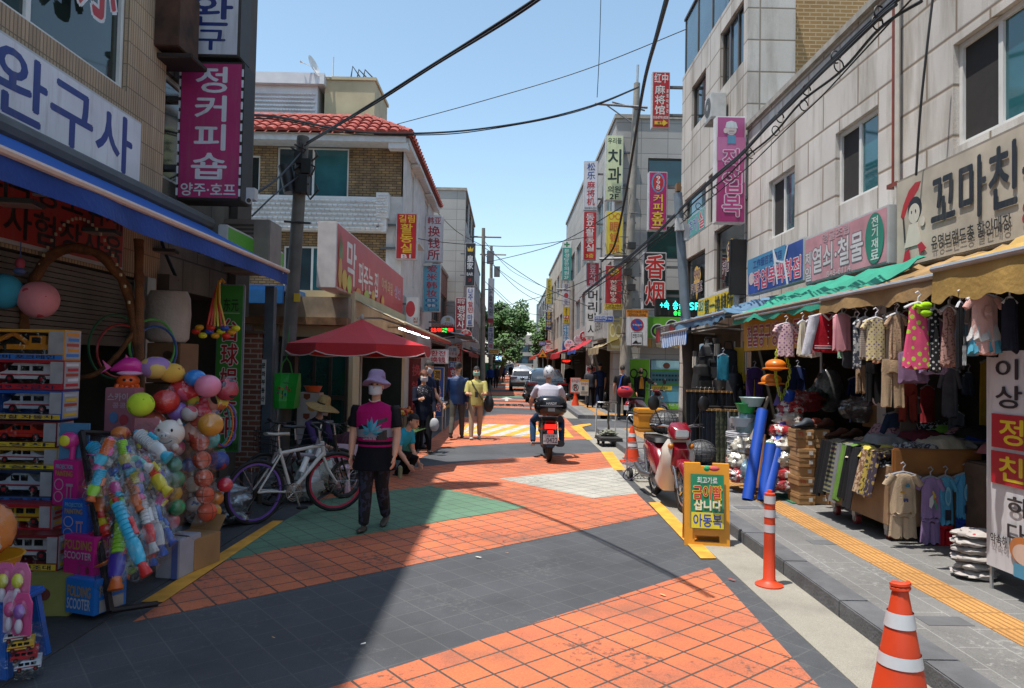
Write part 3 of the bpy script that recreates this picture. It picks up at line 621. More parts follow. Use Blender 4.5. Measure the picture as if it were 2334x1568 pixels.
SG('small black LED board with red and green pixels under the round exchange sign',977,745,1037,771,27,'121315',[('公告:지폐',LR,.08,.1,.5,.46),('교환',LG,.52,.1,.7,.46),('환전',LR,.72,.1,.92,.46)],.12,mat('1a1a1c'),arm=-.6,name='led_board')
SG('round white and red mahjong sign with a phone number',1048,751,1076,781,33,'cbc9c8',[('#d','b4202a',.06,.06,.94,.6),('日昇','d8d4d0',.3,.14,.7,.34),('麻将馆','8a1a22',.15,.38,.85,.6),('010-4921-8837','a02a3a',.12,.63,.88,.72),('지하','333333',.3,.76,.7,.88)],.15,round_=True,arm=-.6)
SG('small white panel with red Hangul and Chinese under the awning end',975,796,1022,829,20.5,'d0c6cc',[('환전','b01f3a',.15,.1,.85,.46),('换钱','b01f3a',.15,.54,.85,.92)],.08,arm=0)
SG('blue upright banner with red characters behind the shoppers',978,836,1012,950,21,'2c4f9e',[('#r','c9a24a',.3,.05,.75,.27),('潤','2a2010',.34,.07,.7,.25),('换钱','c0303a',.25,.36,.78,.9,'v','d0d0d6')],.05,arm=0)
SG('dark red panel with pale red characters beside the green glass doors',930,790,960,965,19.9,'6a1c20',[('换钱所','c04a4e',.3,.2,.9,.85,'v')],.05,arm=0)
SG('round pale sign with grey blue beauty salon lettering',1018,787,1046,815,27,'b9bec6',[('白雲','5a7a9c',.2,.2,.8,.5),('미용실','9c4a5a',.15,.56,.85,.8)],.12,round_=True,arm=-.6)
SG('red and white banner behind the round beauty salon sign',1036,783,1052,838,30,'b8242e',[('日昇','d8d4d0',.2,.03,.8,.45,'v'),('입구','d8d4d0',.2,.5,.8,.95,'v')],.05,arm=0)
SG('blue over red low panel with white Hangul letters',1022,824,1049,868,27,'2d5a9c',[('#r','a8242e',0,.34,1,1),('희망','d0d4d8',.15,.06,.85,.3),('행','d8d0d0',.2,.42,.8,.9)],.06,arm=0)
SG('grey upright academy sign with dark Hangul near the tree',1112,634,1126,736,47,'a9aab6',[('보습학원','2c3440',.2,.2,.8,.84,'v'),('#r','a02030',0,.9,1,1)],arm=-.4)
SG('pale upright phone shop sign with navy letters near the tree',1112,745,1125,798,46,'b6b9c4',[('휴대폰','22407c',.15,.02,.85,.68,'v'),('백','b0242e',.2,.72,.8,.98)],arm=-.4)
SG('small yellow CCTV notice plate on an arm over the street',1113,795,1138,807,40,'c99a3a',[('CCTV','5a3a10',.1,.2,.9,.8)],.05,arm=-.6)
SG('small blue lit sign with white Hangul beneath the tree',1128,810,1144,823,52,'123a8a',[('도여',LB,.1,.15,.9,.85)],.1,arm=-.5)
SG('red upright mahjong hall sign with white characters and yellow arrow',1486,162,1527,293,18.2,'ab1f22',[('红中','d6d2cf',.12,.03,.88,.2),('麻将馆','d6d2cf',.16,.23,.72,.77,'v'),('홍중마장관','d6d2cf',.8,.3,.93,.74,'v'),('010-8790-0058','d6d2cf',.08,.79,.92,.84),('#a','d9b52a',.15,.85,.9,.97),('地下','3a2a10',.32,.885,.6,.935)])
SG('magenta upright coffee pub sign with numerals in an oval and yellow Hangul',1478,390,1521,526,18.2,'a81260',[('#d','4a92b8',.15,.02,.85,.36),('#d','b0222c',.22,.045,.78,.335),('998','d6d0d0',.36,.07,.64,.31,'v'),('커피호프','dcc02c',.18,.38,.82,.97,'v')])
SG('black upright tobacco sign with huge red white-edged characters',1465,574,1519,706,18.0,'1a1a1c',[('香烟','b81e20',.12,.03,.9,.94,'v','d8d6d2')])
led=SG('wide black LED board with cyan running letters by the slanted pole',1494,681,1597,722,16.6,'0e1012',[('+속',LC,.1,.12,.3,.6),('송',LC,.38,.1,.5,.62),('금',LC,.52,.1,.63,.62),('송금',LG,.4,.66,.58,.92),('SF',LC,.75,.2,.97,.6)],.16,mat('17181a'),arm=.2,name='led_board')
SG('pale green upright dental clinic sign with dark Hangul and 2F',1380,307,1421,458,24.6,'cdd3a4',[('우리들','2a3a2a',.12,.04,.88,.13),('치과','16261c',.14,.2,.86,.75,'v'),('의원','2a3a2a',.14,.78,.86,.88),('2F','16261c',.25,.9,.75,.98)])
SG('yellow upright optician sign with spectacles above orange characters',1380,480,1421,582,24.6,'d8c23a',[('#o','c9702a',.17,.05,.46,.2,.75),('#o','c9702a',.54,.05,.83,.2,.75),('#r','c9702a',.44,.1,.56,.13),('眼镜院','c9702a',.24,.24,.76,.96,'v')])
SG('red upright karaoke sign with yellow base strip of phone numbers',1378,604,1419,706,24.6,'a8252c',[('#d','c9b03a',.2,.05,.8,.22),('icn','7a3a1a',.3,.09,.7,.18),('KTV','b8504a',.25,.24,.75,.31),('한중방송','d8ccc0',.26,.33,.74,.84,'v'),('#r','d0b43a',0,.865,1,1),('T.2676-6866','5a3a1a',.08,.88,.92,.93),('F.070-8282-6767','5a3a1a',.08,.94,.95,.98)])
SG('white upright sign with blue and red characters above the red one',1331,366,1363,481,28,'cccdd2',[('松乐','22408c',.22,.03,.78,.38,'v'),('麻将机','b0222c',.22,.4,.78,.9,'v'),('010-9015-3321','333333',.08,.925,.92,.97)])
SG('red upright sign with five white Hangul letters and yellow floor number',1329,481,1360,594,28,'b01c22',[('동포활동실','d8d2d0',.2,.04,.8,.82,'v'),('3층','d9b53a',.2,.86,.8,.95)])
SG('faded red upright sign above the white barber sign',1336,598,1366,652,28.2,'b23a4c',[('동포사랑','d8ccd0',.26,.03,.74,.98,'v')])
SG('white upright barber sign with four black Hangul letters',1334,652,1366,768,28,'d0d0cf',[('머리박사','1a1a1a',.2,.07,.84,.97,'v')])
SG('teal upright clinic sign with a green cross on top',1281,549,1302,640,40,'2f9a8c',[('#r','d4d8d4',0,0,1,.17),('#r',GN,.42,.02,.58,.15),('#r',GN,.2,.065,.8,.105),('문성당한의원','d4dcd8',.25,.2,.75,.86,'v'),('2F','d4dcd8',.25,.88,.75,.96)])
SG('white upright sign with small red disc under the teal clinic sign',1282,645,1299,695,40.5,'c6c6cc',[('장띠','3a3a5a',.25,.04,.75,.42,'v'),('#d','b0323a',.2,.45,.8,.68),('안방','3a3a5a',.3,.72,.7,.98,'v')])
SG('yellow upright sign with a red F4 block in the middle',1283,699,1298,737,41,'d3bb35',[('건설현장자격','2a2410',.3,.03,.7,.5,'v'),('#r','b0262c',.1,.52,.9,.72),('F4','d8d4d0',.2,.55,.8,.69),('변경','2a2410',.25,.76,.75,.94)])
SG('blue upright school sign under the yellow F4 sign',1282,740,1299,803,41,'2f7fa8',[('국제다문화','d4dade',.1,.03,.46,.62,'v'),('평생교육원','d4dade',.54,.03,.9,.6,'v'),('#r','1d4f9c',0,.68,1,1),('#d','d3b535',.4,.72,.95,.95)])
SG('navy upright pain clinic sign with yellow letters and 88',1243,705,1258,752,55,'1d2a52',[('통증','d3b535',.22,.04,.78,.46,'v'),('아산','d0d4da',.2,.49,.8,.6),('88','d3b535',.2,.62,.8,.74),('의원','d0d4da',.2,.77,.8,.87)])
SG('yellow upright sign far along the right side above the navy one',1245,634,1258,692,56,'c9b53c',[('관광안내도','4a4a2a',.25,.04,.75,.96,'v')])
SG('small white pharmacy sign with red 药 character',1243,776,1255,800,52,'d0d0d0',[('#r','b0262c',0,0,1,.22),('药','b0262c',.2,.3,.8,.85)])
SG('little greengrocer sign with brown letters under the pharmacy sign',1244,802,1254,818,50,'d0b8a0',[('과일','7a2a1a',.15,.1,.85,.45),('야채','b0602a',.15,.52,.85,.9)])
SG('round white exchange sign with red lettering low on the right',1286,774,1309,797,36,'cfcfd2',[('동북','3a5a9c',.3,.16,.7,.36),('환전소','b0262c',.12,.42,.88,.68)],.12,round_=True)
SG('round black salon sign with white characters',1296,787,1320,811,35,'22201f',[('#d','b0262c',.4,.12,.6,.32),('名剪','d8d4d0',.15,.36,.85,.72)],.12,round_=True)
SG('round pinkish white sign beside the red mobile phone disc',1308,763,1331,787,33,'cfb9c0',[('口口','b0364a',.2,.3,.8,.64)],.12,round_=True)
SG('round red mobile phone sign with white characters',1321,754,1344,778,32,'a82a30',[('手机','d8d4d0',.2,.28,.8,.74)],.12,round_=True)
SG('small red LED strip over the purple doorway',1280,818,1302,829,37,'131314',[('지폐교환',LR,.1,.2,.9,.7)],.1,mat('1a1a1c'),name='led_board')
SG('red standing board with white Hangul by the right shop row',1336,835,1358,866,27.5,'a01c2a',[('동포사랑','d8d0d0',.05,.35,.95,.62)],.06,arm=0)
FS('white barber fascia with black Hangul beside the optician',3.45,25.2,29,2.75,3.7,'a9a8a4',[('머리박사','222222',.4,.25,.95,.75)],.15)
SG('pale yellow fascia with a round spectacles emblem at the shop corner',1385,722,1422,800,24.5,'b5ac6a',[('#o','d8d4b0',.12,.2,.5,.6,.7),('#o','d8d4b0',.48,.2,.86,.6,.7),('#p','d8d4b0',0,0,0,0,[(.1,.72),(.3,.84),(.7,.84),(.9,.72),(.75,.92),(.25,.92)])],.2,arm=0)
def specs(x0,y0,x1,y1,col='1c1c1c',th=.68):
 m=(x0+x1)/2;q=(x1-x0)*.06
 return[('#o',col,x0,y0,m-q,y1,th),('#o',col,m+q,y0,x1,y1,th),('#r',col,m-q*1.3,y0+(y1-y0)*.3,m+q*1.3,y0+(y1-y0)*.42)]
SG('green fascia sign showing a large pair of white rimmed spectacles',1475,720,1556,773,24.66,'5fa02a',[('#o','d4d6d0',.1,.34,.5,.96,.6),('#o','20221e',.13,.38,.47,.92,.68),('#o','d4d6d0',.5,.14,.9,.76,.6),('#o','20221e',.53,.18,.87,.72,.68)],.1,arm=0)
SG('lime green panel with black spectacles and Hangul beside the optician window',1430,817,1481,945,24.7,'6fae1f',specs(.1,.18,.9,.36)+[('대림동 초저가','22331a',.06,.46,.94,.52),('안경','9a2a2a',.3,.55,.8,.62),('·누진다','9a2a2a',.06,.7,.7,.75),('·작업','9a2a2a',.06,.79,.5,.84)],.08,arm=0)
r=SG('optician window with shelves of spectacles and green lower strip',1482,820,1562,932,24.74,'4a7f86',[('#r','8fb8c0',.02,.02,.98,.2),('#r','4f8a3a',0,.2,1,.25),('#r','4f8a3a',0,.47,1,.51),('#r','c9ad3a',.03,.53,.62,.62),('CCTV작동중','2f5a2a',.12,.55,.5,.6),('#r','5a9ab0',.02,.65,.98,.86),('#r','6fae1f',0,.88,1,1),('NE-T','c9d4d8',.55,.9,.8,.94)]+[('#r','23302f',.06+.09*i,.3+.09*j,.12+.09*i,.34+.09*j)for i in range(10)for j in range(2)]+[('#d','7a4a3a',.35,.06,.55,.18)],.06,mat('55595a',.4),arm=0,name='shop_window',cat='shop window')
pk=FS('tall pink hanging sign with a capped thumbs-up figure and Hangul letters',4.2,13,13.4,2,3,'',[],panel=False,name='shop_sign')if 0 else None
SG('tall pink hanging sign with a capped cartoon worker above its letters',1631,262,1700,510,13.1,'a8487c',[('#r','9a2a68',.03,.62,.97,.99),('#r','b56a94',.03,.2,.97,.42),('#d','c9b8b4',.32,.08,.68,.18),('#p','c2c6c6',0,0,0,0,[(.3,.11),(.34,.06),(.5,.045),(.66,.06),(.72,.115)]),('#p','5a8aa8',0,0,0,0,[(.38,.18),(.64,.18),(.66,.26),(.36,.26)]),('#d','c9b8b4',.24,.115,.38,.165),('#r','6a5a58',.42,.14,.6,.146),('작업복','a83a74',.24,.3,.84,.95,'v','d0bccc')],.2,mat('c9c6c6',.5),arm=.3)
pg=[('#p','b02a2e',0,0,0,0,[(.03,.42),(.045,.3),(.075,.17),(.11,.11),(.14,.12),(.125,.2),(.1,.26),(.07,.34),(.045,.47)]),('#d','26282c',.07,.26,.145,.52),('#d','cfc9bc',.075,.33,.135,.54),('#r','26282c',.09,.4,.095,.43),('#r','26282c',.112,.4,.117,.43),('#p','d0cabc',0,0,0,0,[(.08,.54),(.125,.54),(.15,.78),(.055,.78)]),('#p','26282c',0,0,0,0,[(.045,.44),(.052,.44),(.062,.72),(.055,.72)]),('#d','cfc9bc',.14,.5,.165,.6),('#p','b02a3a',0,0,0,0,[(.06,.82),(.085,.8),(.09,.93),(.05,.93)]),('#p','b02a3a',0,0,0,0,[(.13,.78),(.15,.76),(.175,.84),(.14,.88)])]
FS('large cream weathered facade sign with a girl holding a red umbrella',4.28,4.3,7.7,2.86,3.86,mat('b9b0a0',.6,.3,2.2),pg+[('꼬마친구','24282e',.2,.13,.68,.68,'h'),('유명브랜드총 할인매장','2c2c2c',.2,.74,.53,.88),('842-','a02a3a',.57,.68,.72,.88)],.22,mat('8a8378',.6,.3,4))
FS('faded pink hardware facade sign with white Hangul and a green oval',4.22,7.75,9.93,2.95,3.62,mat('c08a94',.6,.25,3),[('제일','d0ccd0',.01,.3,.1,.95,'v','7a6a74'),('열쇠·철물','d0ccd0',.12,.28,.75,.8,'h','7a6a74'),('앵글조립','b8a0a8',.26,.06,.6,.24),('848-6114','c9b4ba',.32,.84,.62,.95),('#d','2c7f6c',.78,.06,.97,.94),('전기재료','d0d8d4',.84,.12,.92,.88,'v')],.16)
FS('torn blue facade sign with white and pink workwear store letters',4.22,9.97,12.3,3.02,3.66,mat('2a4a92',.5,.3,3),[('#r','3f83ac',0,0,.72,.4),('工作服百货商店','1d3a7c',.12,.08,.66,.3),('#d','c9b8b8',.03,.38,.14,.72),('작업복백화점','c0365a',.14,.4,.96,.88,'h','d4d4da'),('#p','d0d4d8',0,0,0,0,[(.5,.0),(.52,0),(.58,.3),(.72,.42),(.7,.45),(.56,.34),(.6,.9),(.58,.9)]),('#p','d0d4d8',0,0,0,0,[(.75,.05),(.77,.05),(.72,.4),(.78,.98),(.75,.98),(.69,.42)])],.1)
FS('yellow money exchange facade sign with black brush characters',4.32,13.35,15.9,2.84,3.3,'d7b92c',[('#r','2a2a2a',.03,.12,.1,.6),('₩','d7d0b0',.04,.16,.09,.54),('#r','2c6a3a',.11,.12,.18,.6),('S','d7d0b0',.125,.16,.17,.54),('第一換錢所','2a2618',.22,.12,.98,.88,'h')],.1)
for D0,D1,z0,z1,lb in((16.3,17.4,3.35,4.2,'smaller coffee pub window sticker with gold blooms on the far window'),(13.6,14.9,3.5,4.4,'larger coffee pub window sticker with gold blooms on the near window')):
 FS(lb,4.54,D0,D1,z0,z1,'',[('#d','cda43a',.3,0,.7,.45),('#d','cda43a',.45,.1,.85,.5),('#p','cda43a',0,0,0,0,[(.3,.4),(.8,.4),(.62,.8),(.56,1),(.5,.8)]),('998','5a1f2a',.32,.1,.8,.4,'h','d8c8b0'),('커피호프','4a1f2a',.1,.46,.98,.78,'h','d4d0d0')],panel=False,name='window_sticker',cat='sticker')
FS('teal window banner with blue and red Hangul on the upper floor',4.56,16.05,17.85,5.0,5.55,'4a9a98',[('휴게','2a4a8c',.08,.2,.5,.8,'h','d0d4d8'),('실','b02a3a',.55,.15,.9,.85,'h','d0d4d8')],.01,name='window_banner',cat='banner')
FS('grey panel with red house emblem under the LED board',3.9,16.2,18.4,2.35,2.8,'5a5654',[('#p','b0303a',0,0,0,0,[(.02,.4),(.12,.1),(.22,.4),(.2,.9),(.04,.9)]),('골든','d0ccca',.28,.15,.5,.5),('010-3','d0ccca',.28,.6,.55,.85),('#p','b0303a',0,0,0,0,[(.7,.1),(.95,.3),(.85,.9),(.72,.6)])],.08)
FS('black hanging side panel fixed beside the coffee pub window',4.2,13.2,13.3,3.15,4.2,'1c1c1e',[],.5,mat('1c1c1e',.4))
# ------------------------------------------------------------------ poles, street plates
def rod(name,label,cat,p0,p1,r0,r1,m,extra=None,root=None):
 p0,p1=Vector(p0),Vector(p1)
 t=thing(name,label,cat,p0);b=MB();b.tube([(0,0,0),(p1-p0)*.5,p1-p0],[r0,(r0+r1)/2,r1],14)
 b.build('shaft',m,t,smooth=True);return t
POLEC=mat('8c877d',.85,.25,3,0,.2);POLEG=mat('5d6468',.6,.25,3,.2);POLED=mat('64605a',.8,.3,4,0,.2)
pl=rod('utility_pole','leaning dark grey utility pole carrying cables beside the red umbrella','utility pole',at(640,1060,11.8),at(691,312,11.8),.12,.1,POLED)
def on(root,mb,name,m,**k):return mb.build(name,m,root,loc=-Vector(root.location),**k)
b=MB();c=at(652,405,11.7);b.tube([c+Vector((-.03,0,.2)),c+Vector((.08,0,-.25))],.11,12);on(pl,b,'splice_case',mat('2a2a2b',.5),smooth=True)
b=MB()
for(x,y,dx,dz,s)in((700,380,.02,0,.16),(690,420,-.05,0,.2),(683,360,.0,0,.13),(662,832,0,0,.2)):b.cbox(at(x,y,11.68),(s,s,s*1.5))
for i in range(9):
 q=at(672+random.uniform(0,40),330+i*13,11.68);b.tube([q+Vector((random.uniform(-.1,.1),0,.1)),q+Vector((.12,-.05,0)),q+Vector((random.uniform(-.1,.15),0,-.15)),q+Vector((-.08,-.03,-.05))],.018,5)
on(pl,b,'cable_clamp',mat('242424',.6))
b=MB();q=at(675,508,11.7);b.tube([q+Vector((-.2,0,.02)),q+Vector((.24,0,0))],.02,6);on(pl,b,'step_bolt',mat('3a3a3a'))
b=MB();q=at(677,678,11.66);b.cbox(q,(.1,.03,.14));on(pl,b,'warning_tag',mat('c9a62e',.5))
pc=rod('utility_pole','tall concrete utility pole beside the school zone plate','utility pole',Vector((at(1419,944,24.35).x,24.35,.1)),at(1452,190,24.35),.19,.11,POLEC)
b=MB();b.tube([at(1452,195,24.35),at(1454,148,24.35)],.045,8);on(pc,b,'pole_top',SILV)
b=MB();b.tube([at(1356,236,24.2),at(1476,245,24.2)],.05,4);b.tube([at(1380,238,24.2),at(1440,280,24.2)],.025,5);b.tube([at(1366,590,24.2),at(1450,588,24.2)],.045,4);b.tube([at(1395,232,24.2),at(1470,252,24.2)],.03,4)
on(pc,b,'crossarm',mat('83868a',.5,.2,4,.5))
b=MB()
for y in(560,590,620,655):q=at(1428+random.uniform(-4,14),y,24.05);b.cbox(q,(.25,.2,.22))
for i in range(16):q=at(1425+random.uniform(-25,40),560+i*8,24.0);b.tube([q,q+Vector((random.uniform(-.3,.3),0,random.uniform(-.3,.1))),q+Vector((random.uniform(-.4,.4),0,-.1))],.018,4)
on(pc,b,'cable_clamp',mat('2c2c2c',.6))
b=MB()
for i in range(7):q=at(1436-i*2,430+i*55,24.2);b.tube([q,q+Vector((.3 if i%2 else-.3,0,0))],.014,5)
on(pc,b,'step_bolt',mat('4a4a4a'))
ps=rod('utility_pole','slanted grey steel pole standing by the striped awning','utility pole',at(1580,1000,14),at(1545,440,14),.11,.085,mat('74808a',.55,.2,4,.3))
b=MB();b.tube([at(1581,1004,13.97),at(1566,762,13.97)],[.122,.118],14);on(ps,b,'lower_wrap',mat('3f3d3a',.8,.3,5),smooth=True)
b=MB();b.cbox(at(1549,512,13.88),(.16,.14,.24));b.cbox(at(1564,530,13.9),(.1,.14,.32),1);b.box(*(at(1538,440,14.1)),*(at(1553,416,13.9)),2);on(ps,b,'junction_box',[mat('b9bcbd',.5),mat('c4c6c6',.5),mat('7a5a3a',.8,.4)])
b=MB();q=at(1559,735,13.86);b.cbox((q.x,q.y+.02,q.z),(.1,.02,.16));b.M=Matrix.Translation((q.x-.05,q.y,q.z-.07));b.text('kt',.01,.07,.09,.13,0,1);b.text('30',.01,.0,.09,.06,0,1);on(ps,b,'number_plate',[mat('9fb0b8',.5),mat('33475a')])
sz=SG('white tow zone plate with blue and red no parking disc and orange top',1427,705,1477,789,23.9,'cfcfcf',[('#r','cc7f22',0,0,1,.2),('어린이보호구역','2a2010',.04,.02,.96,.1),('SCHOOL ZONE','2a2010',.1,.115,.9,.18),('#d','b0262c',.2,.25,.8,.6),('#d','2450a0',.26,.285,.74,.565),('#p','b0262c',0,0,0,0,[(.3,.32),(.35,.29),(.7,.53),(.65,.56)]),('주차금지','d8d8d8',.28,.4,.72,.45),('#r','333333',.24,.63,.76,.98),('#r','cfcfcf',.26,.64,.74,.97),('견인지역','222222',.29,.67,.71,.77),('#p','222222',0,0,0,0,[(.3,.92),(.45,.84),(.55,.9),(.7,.9),(.7,.93),(.3,.94)])],.05,arm=-.1,name='road_sign')
SG('blue street name plate with white Hangul pointing right',1353,719,1399,735,23.95,'1f4aa0',[('대림로19길','d4d8dc',.06,.12,.66,.56),('Daerim-ro 19-gil','d4d8dc',.06,.64,.6,.86),('18↔2','d4d8dc',.72,.3,.92,.6)],.03,arm=.2,name='street_sign')
SG('small blue street name plate far up the right side',1229,779,1246,787,50,'2a4a9c',[('대림로21길','d4d8dc',.1,.25,.8,.75)],.03,arm=.3,name='street_sign')
b=MB();q=at(1237,815,47);b.prism([(-.36,0),(.36,0),(0,.62)],0,.03);b.prism([(-.26,.05),(.26,.05),(0,.52)],-.006,0,1);b.prism([(-.12,.12),(.12,.12),(.05,.22),(-.05,.22)],-.012,-.007,2);b.tube([(0,.06,.3),(.1,.06,-2.2)],.03,6,3)
tag(b.build('warning_sign',[mat('b02a20'),mat('d9932a'),mat('222222'),SILV],None,(q.x,47,q.z)),'orange triangular hump warning sign far up the street','road sign')
for x,y0,y1,D,lb in((1118,560,866,48,'far left utility pole in front of the academy sign'),(1100,520,880,40,'left concrete pole with a meter box past the round signs'),(1262,690,872,52,'far right utility pole by the pharmacy sign'),(1302,640,905,38,'thin right pole beside the blue school sign')):
 q=at(x,y1,D);p=rod('utility_pole',lb,'utility pole',(q.x,D,0),at(x+2,y0,D),.16,.1,POLEC)
 b=MB();z=at(x,y0+20,D).z;b.tube([(q.x-.9,D,z),(q.x+.9,D,z)],.05,4);b.cbox((q.x+.3,D-.2,z-1.2),(.4,.35,.7));on(p,b,'crossarm',mat('6b6e70',.6))
q=gnd(1100,905);rod('gas_riser','orange yellow gas pipe standing along the left shop row','pipe',(-2.3,31,0),(-2.32,31,2.6),.05,.05,mat('c07a1c',.5))
# ------------------------------------------------------------------ cables
CAB=mat('1c1c1d',.6,.1)
def spline(P,n=8):
 out=[]
 for i in range(len(P)-1):
  a,b_,c_,d=P[max(i-1,0)],P[i],P[i+1],P[min(i+2,len(P)-1)]
  for k in range(n):
   t=k/n;out.append(.5*((2*b_)+(c_-a)*t+(2*a-5*b_+4*c_-d)*t*t+(3*b_-a-3*c_+d)*t**3))
 return out+[P[-1]]
def cable(label,pts,r=.012,strands=1,loops=(),rl=.062,m=CAB):
 P=spline([at(*p)for p in pts]);o=P[0];b=MB()
 for s in range(strands):
  off=Vector((.035*s*(-1)**s,.0,-.045*s));k=2.0+s
  b.tube([p-o+off*(1+.22*math.sin(i*.12*k+s))for i,p in enumerate(P)],r*(1 if s==0 else .55),6)
 for(x,y,D)in loops:
  c_=at(x,y,D)-o;b.tube([c_+Vector((rl*.9*math.cos(a),.3*rl*math.cos(a),rl*math.sin(a)))for a in[i*.52 for i in range(11)]],max(r*.3,.007),5)
 return tag(b.build('overhead_cable',m,None,o,smooth=True),label,'cable')
cable('thick black cable rising from the leaning pole over the street',[(700,325,11.7),(760,290,10.6),(850,235,9.3),(960,165,8),(1080,90,6.8),(1220,0,5.6),(1330,-80,4.8)],.02,2)
cable('heavy black cable dropping from above along the concrete pole',[(1530,-40,7),(1500,70,9),(1468,190,12),(1445,330,15.5),(1425,450,18.5),(1400,560,21),(1372,596,21.8)],.03,1)
cable('cable sagging across the street from the left roof to the concrete pole',[(575,262,11),(640,268,12),(760,292,14),(850,303,15),(980,303,16),(1100,293,17),(1240,270,18.5),(1360,237,20),(1456,198,21.8)],.024,2)
cable('thin wire crossing the sky toward the tall stone building',[(905,283,19),(1100,230,17),(1330,160,16),(1565,66,14.6)],.010)
cable('thin vertical wire dropping to the crossarm',[(1370,-20,21),(1366,120,21.3),(1361,222,21.8)],.012)
cable('bundle of black cables slanting along the right facade with coiled loops',[(2075,-30,5.2),(1960,75,6.2),(1850,185,7.6),(1760,275,9),(1690,350,10.5),(1620,410,12.2),(1548,480,14),(1480,545,16.5),(1400,612,20),(1330,668,23)],.026,4,[(2005,30,5.7),(1905,130,6.9),(1838,205,7.8),(1778,268,8.7),(1706,345,10.2)])
cable('lower single cable with a row of small coiled loops on the right',[(2085,-10,5.1),(1965,120,6.1),(1870,222,7.3),(1790,297,8.4),(1700,385,10.2),(1600,468,12.6),(1545,515,14),(1480,568,16.5),(1405,640,20)],.008,1,[(2000,52,5.7),(1912,150,6.8),(1832,240,7.9),(1768,298,8.9),(1712,352,10),(1664,398,11),(1630,436,11.9),(1592,470,12.8),(1560,496,13.6),(1530,525,14.6),(1508,540,15.4)])
cable('dark wire looping from the leaning pole down to the camera sign',[(688,345,11.7),(640,400,10.6),(590,436,9.6),(552,460,8.9)],.014,2)
cable('second dark wire from the leaning pole to the left building',[(684,400,11.7),(630,440,10.4),(575,492,9.4)],.012)
cable('wire spanning the street between the white house and the red upright sign',[(858,515,20),(960,545,24),(1080,558,26),(1200,560,27),(1340,540,28)],.014)
cable('dark cable hanging down the left stone building corner',[(357,480,8.3),(372,560,8.35),(405,640,8.3)],.02)
cable('thin cable drooping down the right granite wall',[(2128,-20,6.95),(2115,90,7.0),(2098,250,7.1),(2088,400,7.2)],.012)
for i,(a,b_)in enumerate([((1098,560,40),(1345,700,26)),((1100,575,40),(1262,705,52)),((1100,600,40),(1420,470,22)),((1104,640,40),(1262,760,52)),((1118,600,48),(1302,690,38)),((1120,650,48),(1262,720,52)),((1118,705,48),(1415,600,22)),((1100,545,40),(1230,650,70)),((1120,690,48),(1240,800,75)),((980,465,32),(1100,560,40))]):
 m_=((a[0]+b_[0])/2,(a[1]+b_[1])/2+14+5*(i%3),(a[2]+b_[2])/2)
 cable('thin far wire number in the tangle' if 0 else['far wire from the left pole to the faded red sign','far wire from the left pole top to the far right pole','far wire rising from the left pole to the concrete pole','far wire low between left pole and far right pole','far wire from the academy sign pole to the thin right pole','far wire from the academy sign pole to the far right pole','far wire rising to the cable clamps of the concrete pole','far wire running up the street from the left pole','far wire running up the street past the trees','far wire from the grey panelled block to the left pole'][i],[a,m_,b_],.016)
b=MB();q=Vector((4.43,8.02,3.9));b.tube([(0,0,0),(.0,0,2.4)],.025,8);b.tube([(0,-.07,-.9),(0,-.07,2.4)],.03,8,1);b.cbox((.02,0,.0),(.1,.2,.05))
tag(b.build('drain_pipe',[mat('7c3a2e',.6,.3),mat('b9b4ab',.6)],None,q),'rusty red and white pipes running down the granite wall','pipe')
# ------------------------------------------------------------------ awnings
def awning(label,X0,z0,X1,z1,D0,D1,c,vh=.18,vc=None,wrinkle=.03,scallop=0,bar=None,n=26,arms=2,seed=1,under=None,group=None):
 s=1 if X0>0 else-1
 r=thing('awning',label,'awning',((X0+X1)/2,(D0+D1)/2,z1),0,group)
 P=lambda i,j,dz=0:(X0+(X1-X0)*j/8,D0+(D1-D0)*i/n,z0+(z1-z0)*j/8-.12*wrinkle/.03*math.sin(math.pi*j/8)*(.5+.5*math.sin(i*1.7+seed))*.3+wrinkle*nz((i*.45,j*.5,seed),1)+dz)
 b=MB();vs=[P(i,j)for i in range(n+1)for j in range(9)];q=9
 up=[(i*q+j,(i+1)*q+j,(i+1)*q+j+1,i*q+j+1)for i in range(n)for j in range(8)]
 b.add(vs,up);b.add([P(i,j,-.012)for i in range(n+1)for j in range(9)],up,1)
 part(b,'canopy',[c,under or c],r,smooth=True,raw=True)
 if vh:
  b=MB();m=n*4;o=[]
  for i in range(m+1):
   t=i/m;y=D0+(D1-D0)*t;zt=P(t*n,8)[2];zb=zt-vh*(1+.22*nz((t*(D1-D0)*.9,seed,0)))-(scallop*abs(math.sin(t*math.pi*(D1-D0)/.34))if scallop else 0)
   f=.045*nz((t*(D1-D0)*1.6,seed,1))-s*.012;o.append([(X1+f*.3-s*.004,y,zt),(X1+f-s*.004,y,(zt+zb)/2),(X1+f*1.6-s*.004,y,zb)])
  vs=[p for k in o for p in k];b.add(vs,[(i*3+j,(i+1)*3+j,(i+1)*3+j+1,i*3+j+1)for i in range(m)for j in range(2)])
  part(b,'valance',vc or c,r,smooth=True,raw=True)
 if bar:
  b=MB();b.tube([(X1-s*.012,D0,z1-.0),(X1-s*.012,D1,z1-.0)],.026,8);part(b,'front_bar',bar,r)
 b=MB()
 for k in range(arms):
  y=D0+.15+(D1-D0-.3)*k/max(1,arms-1);b.tube([(X0,y,z0-.35),((X0+X1)/2,y,(z0+z1)/2-.12),(X1,y,z1-.05)],.02,6)
 part(b,'arm',SILV,r)
 return r
TARP=lambda c,v=.22:mat(c,.65,v,2.5,0,.3,.3)
ba=awning('wide blue awning with a pale front tube over the toy shop',-3.72,3.36,-2.7,2.83,2.4,8.55,TARP('1d58a8',.12),.17,TARP('1a3c86',.25),.006,0,mat('c9b3a8',.5,.1),arms=3)
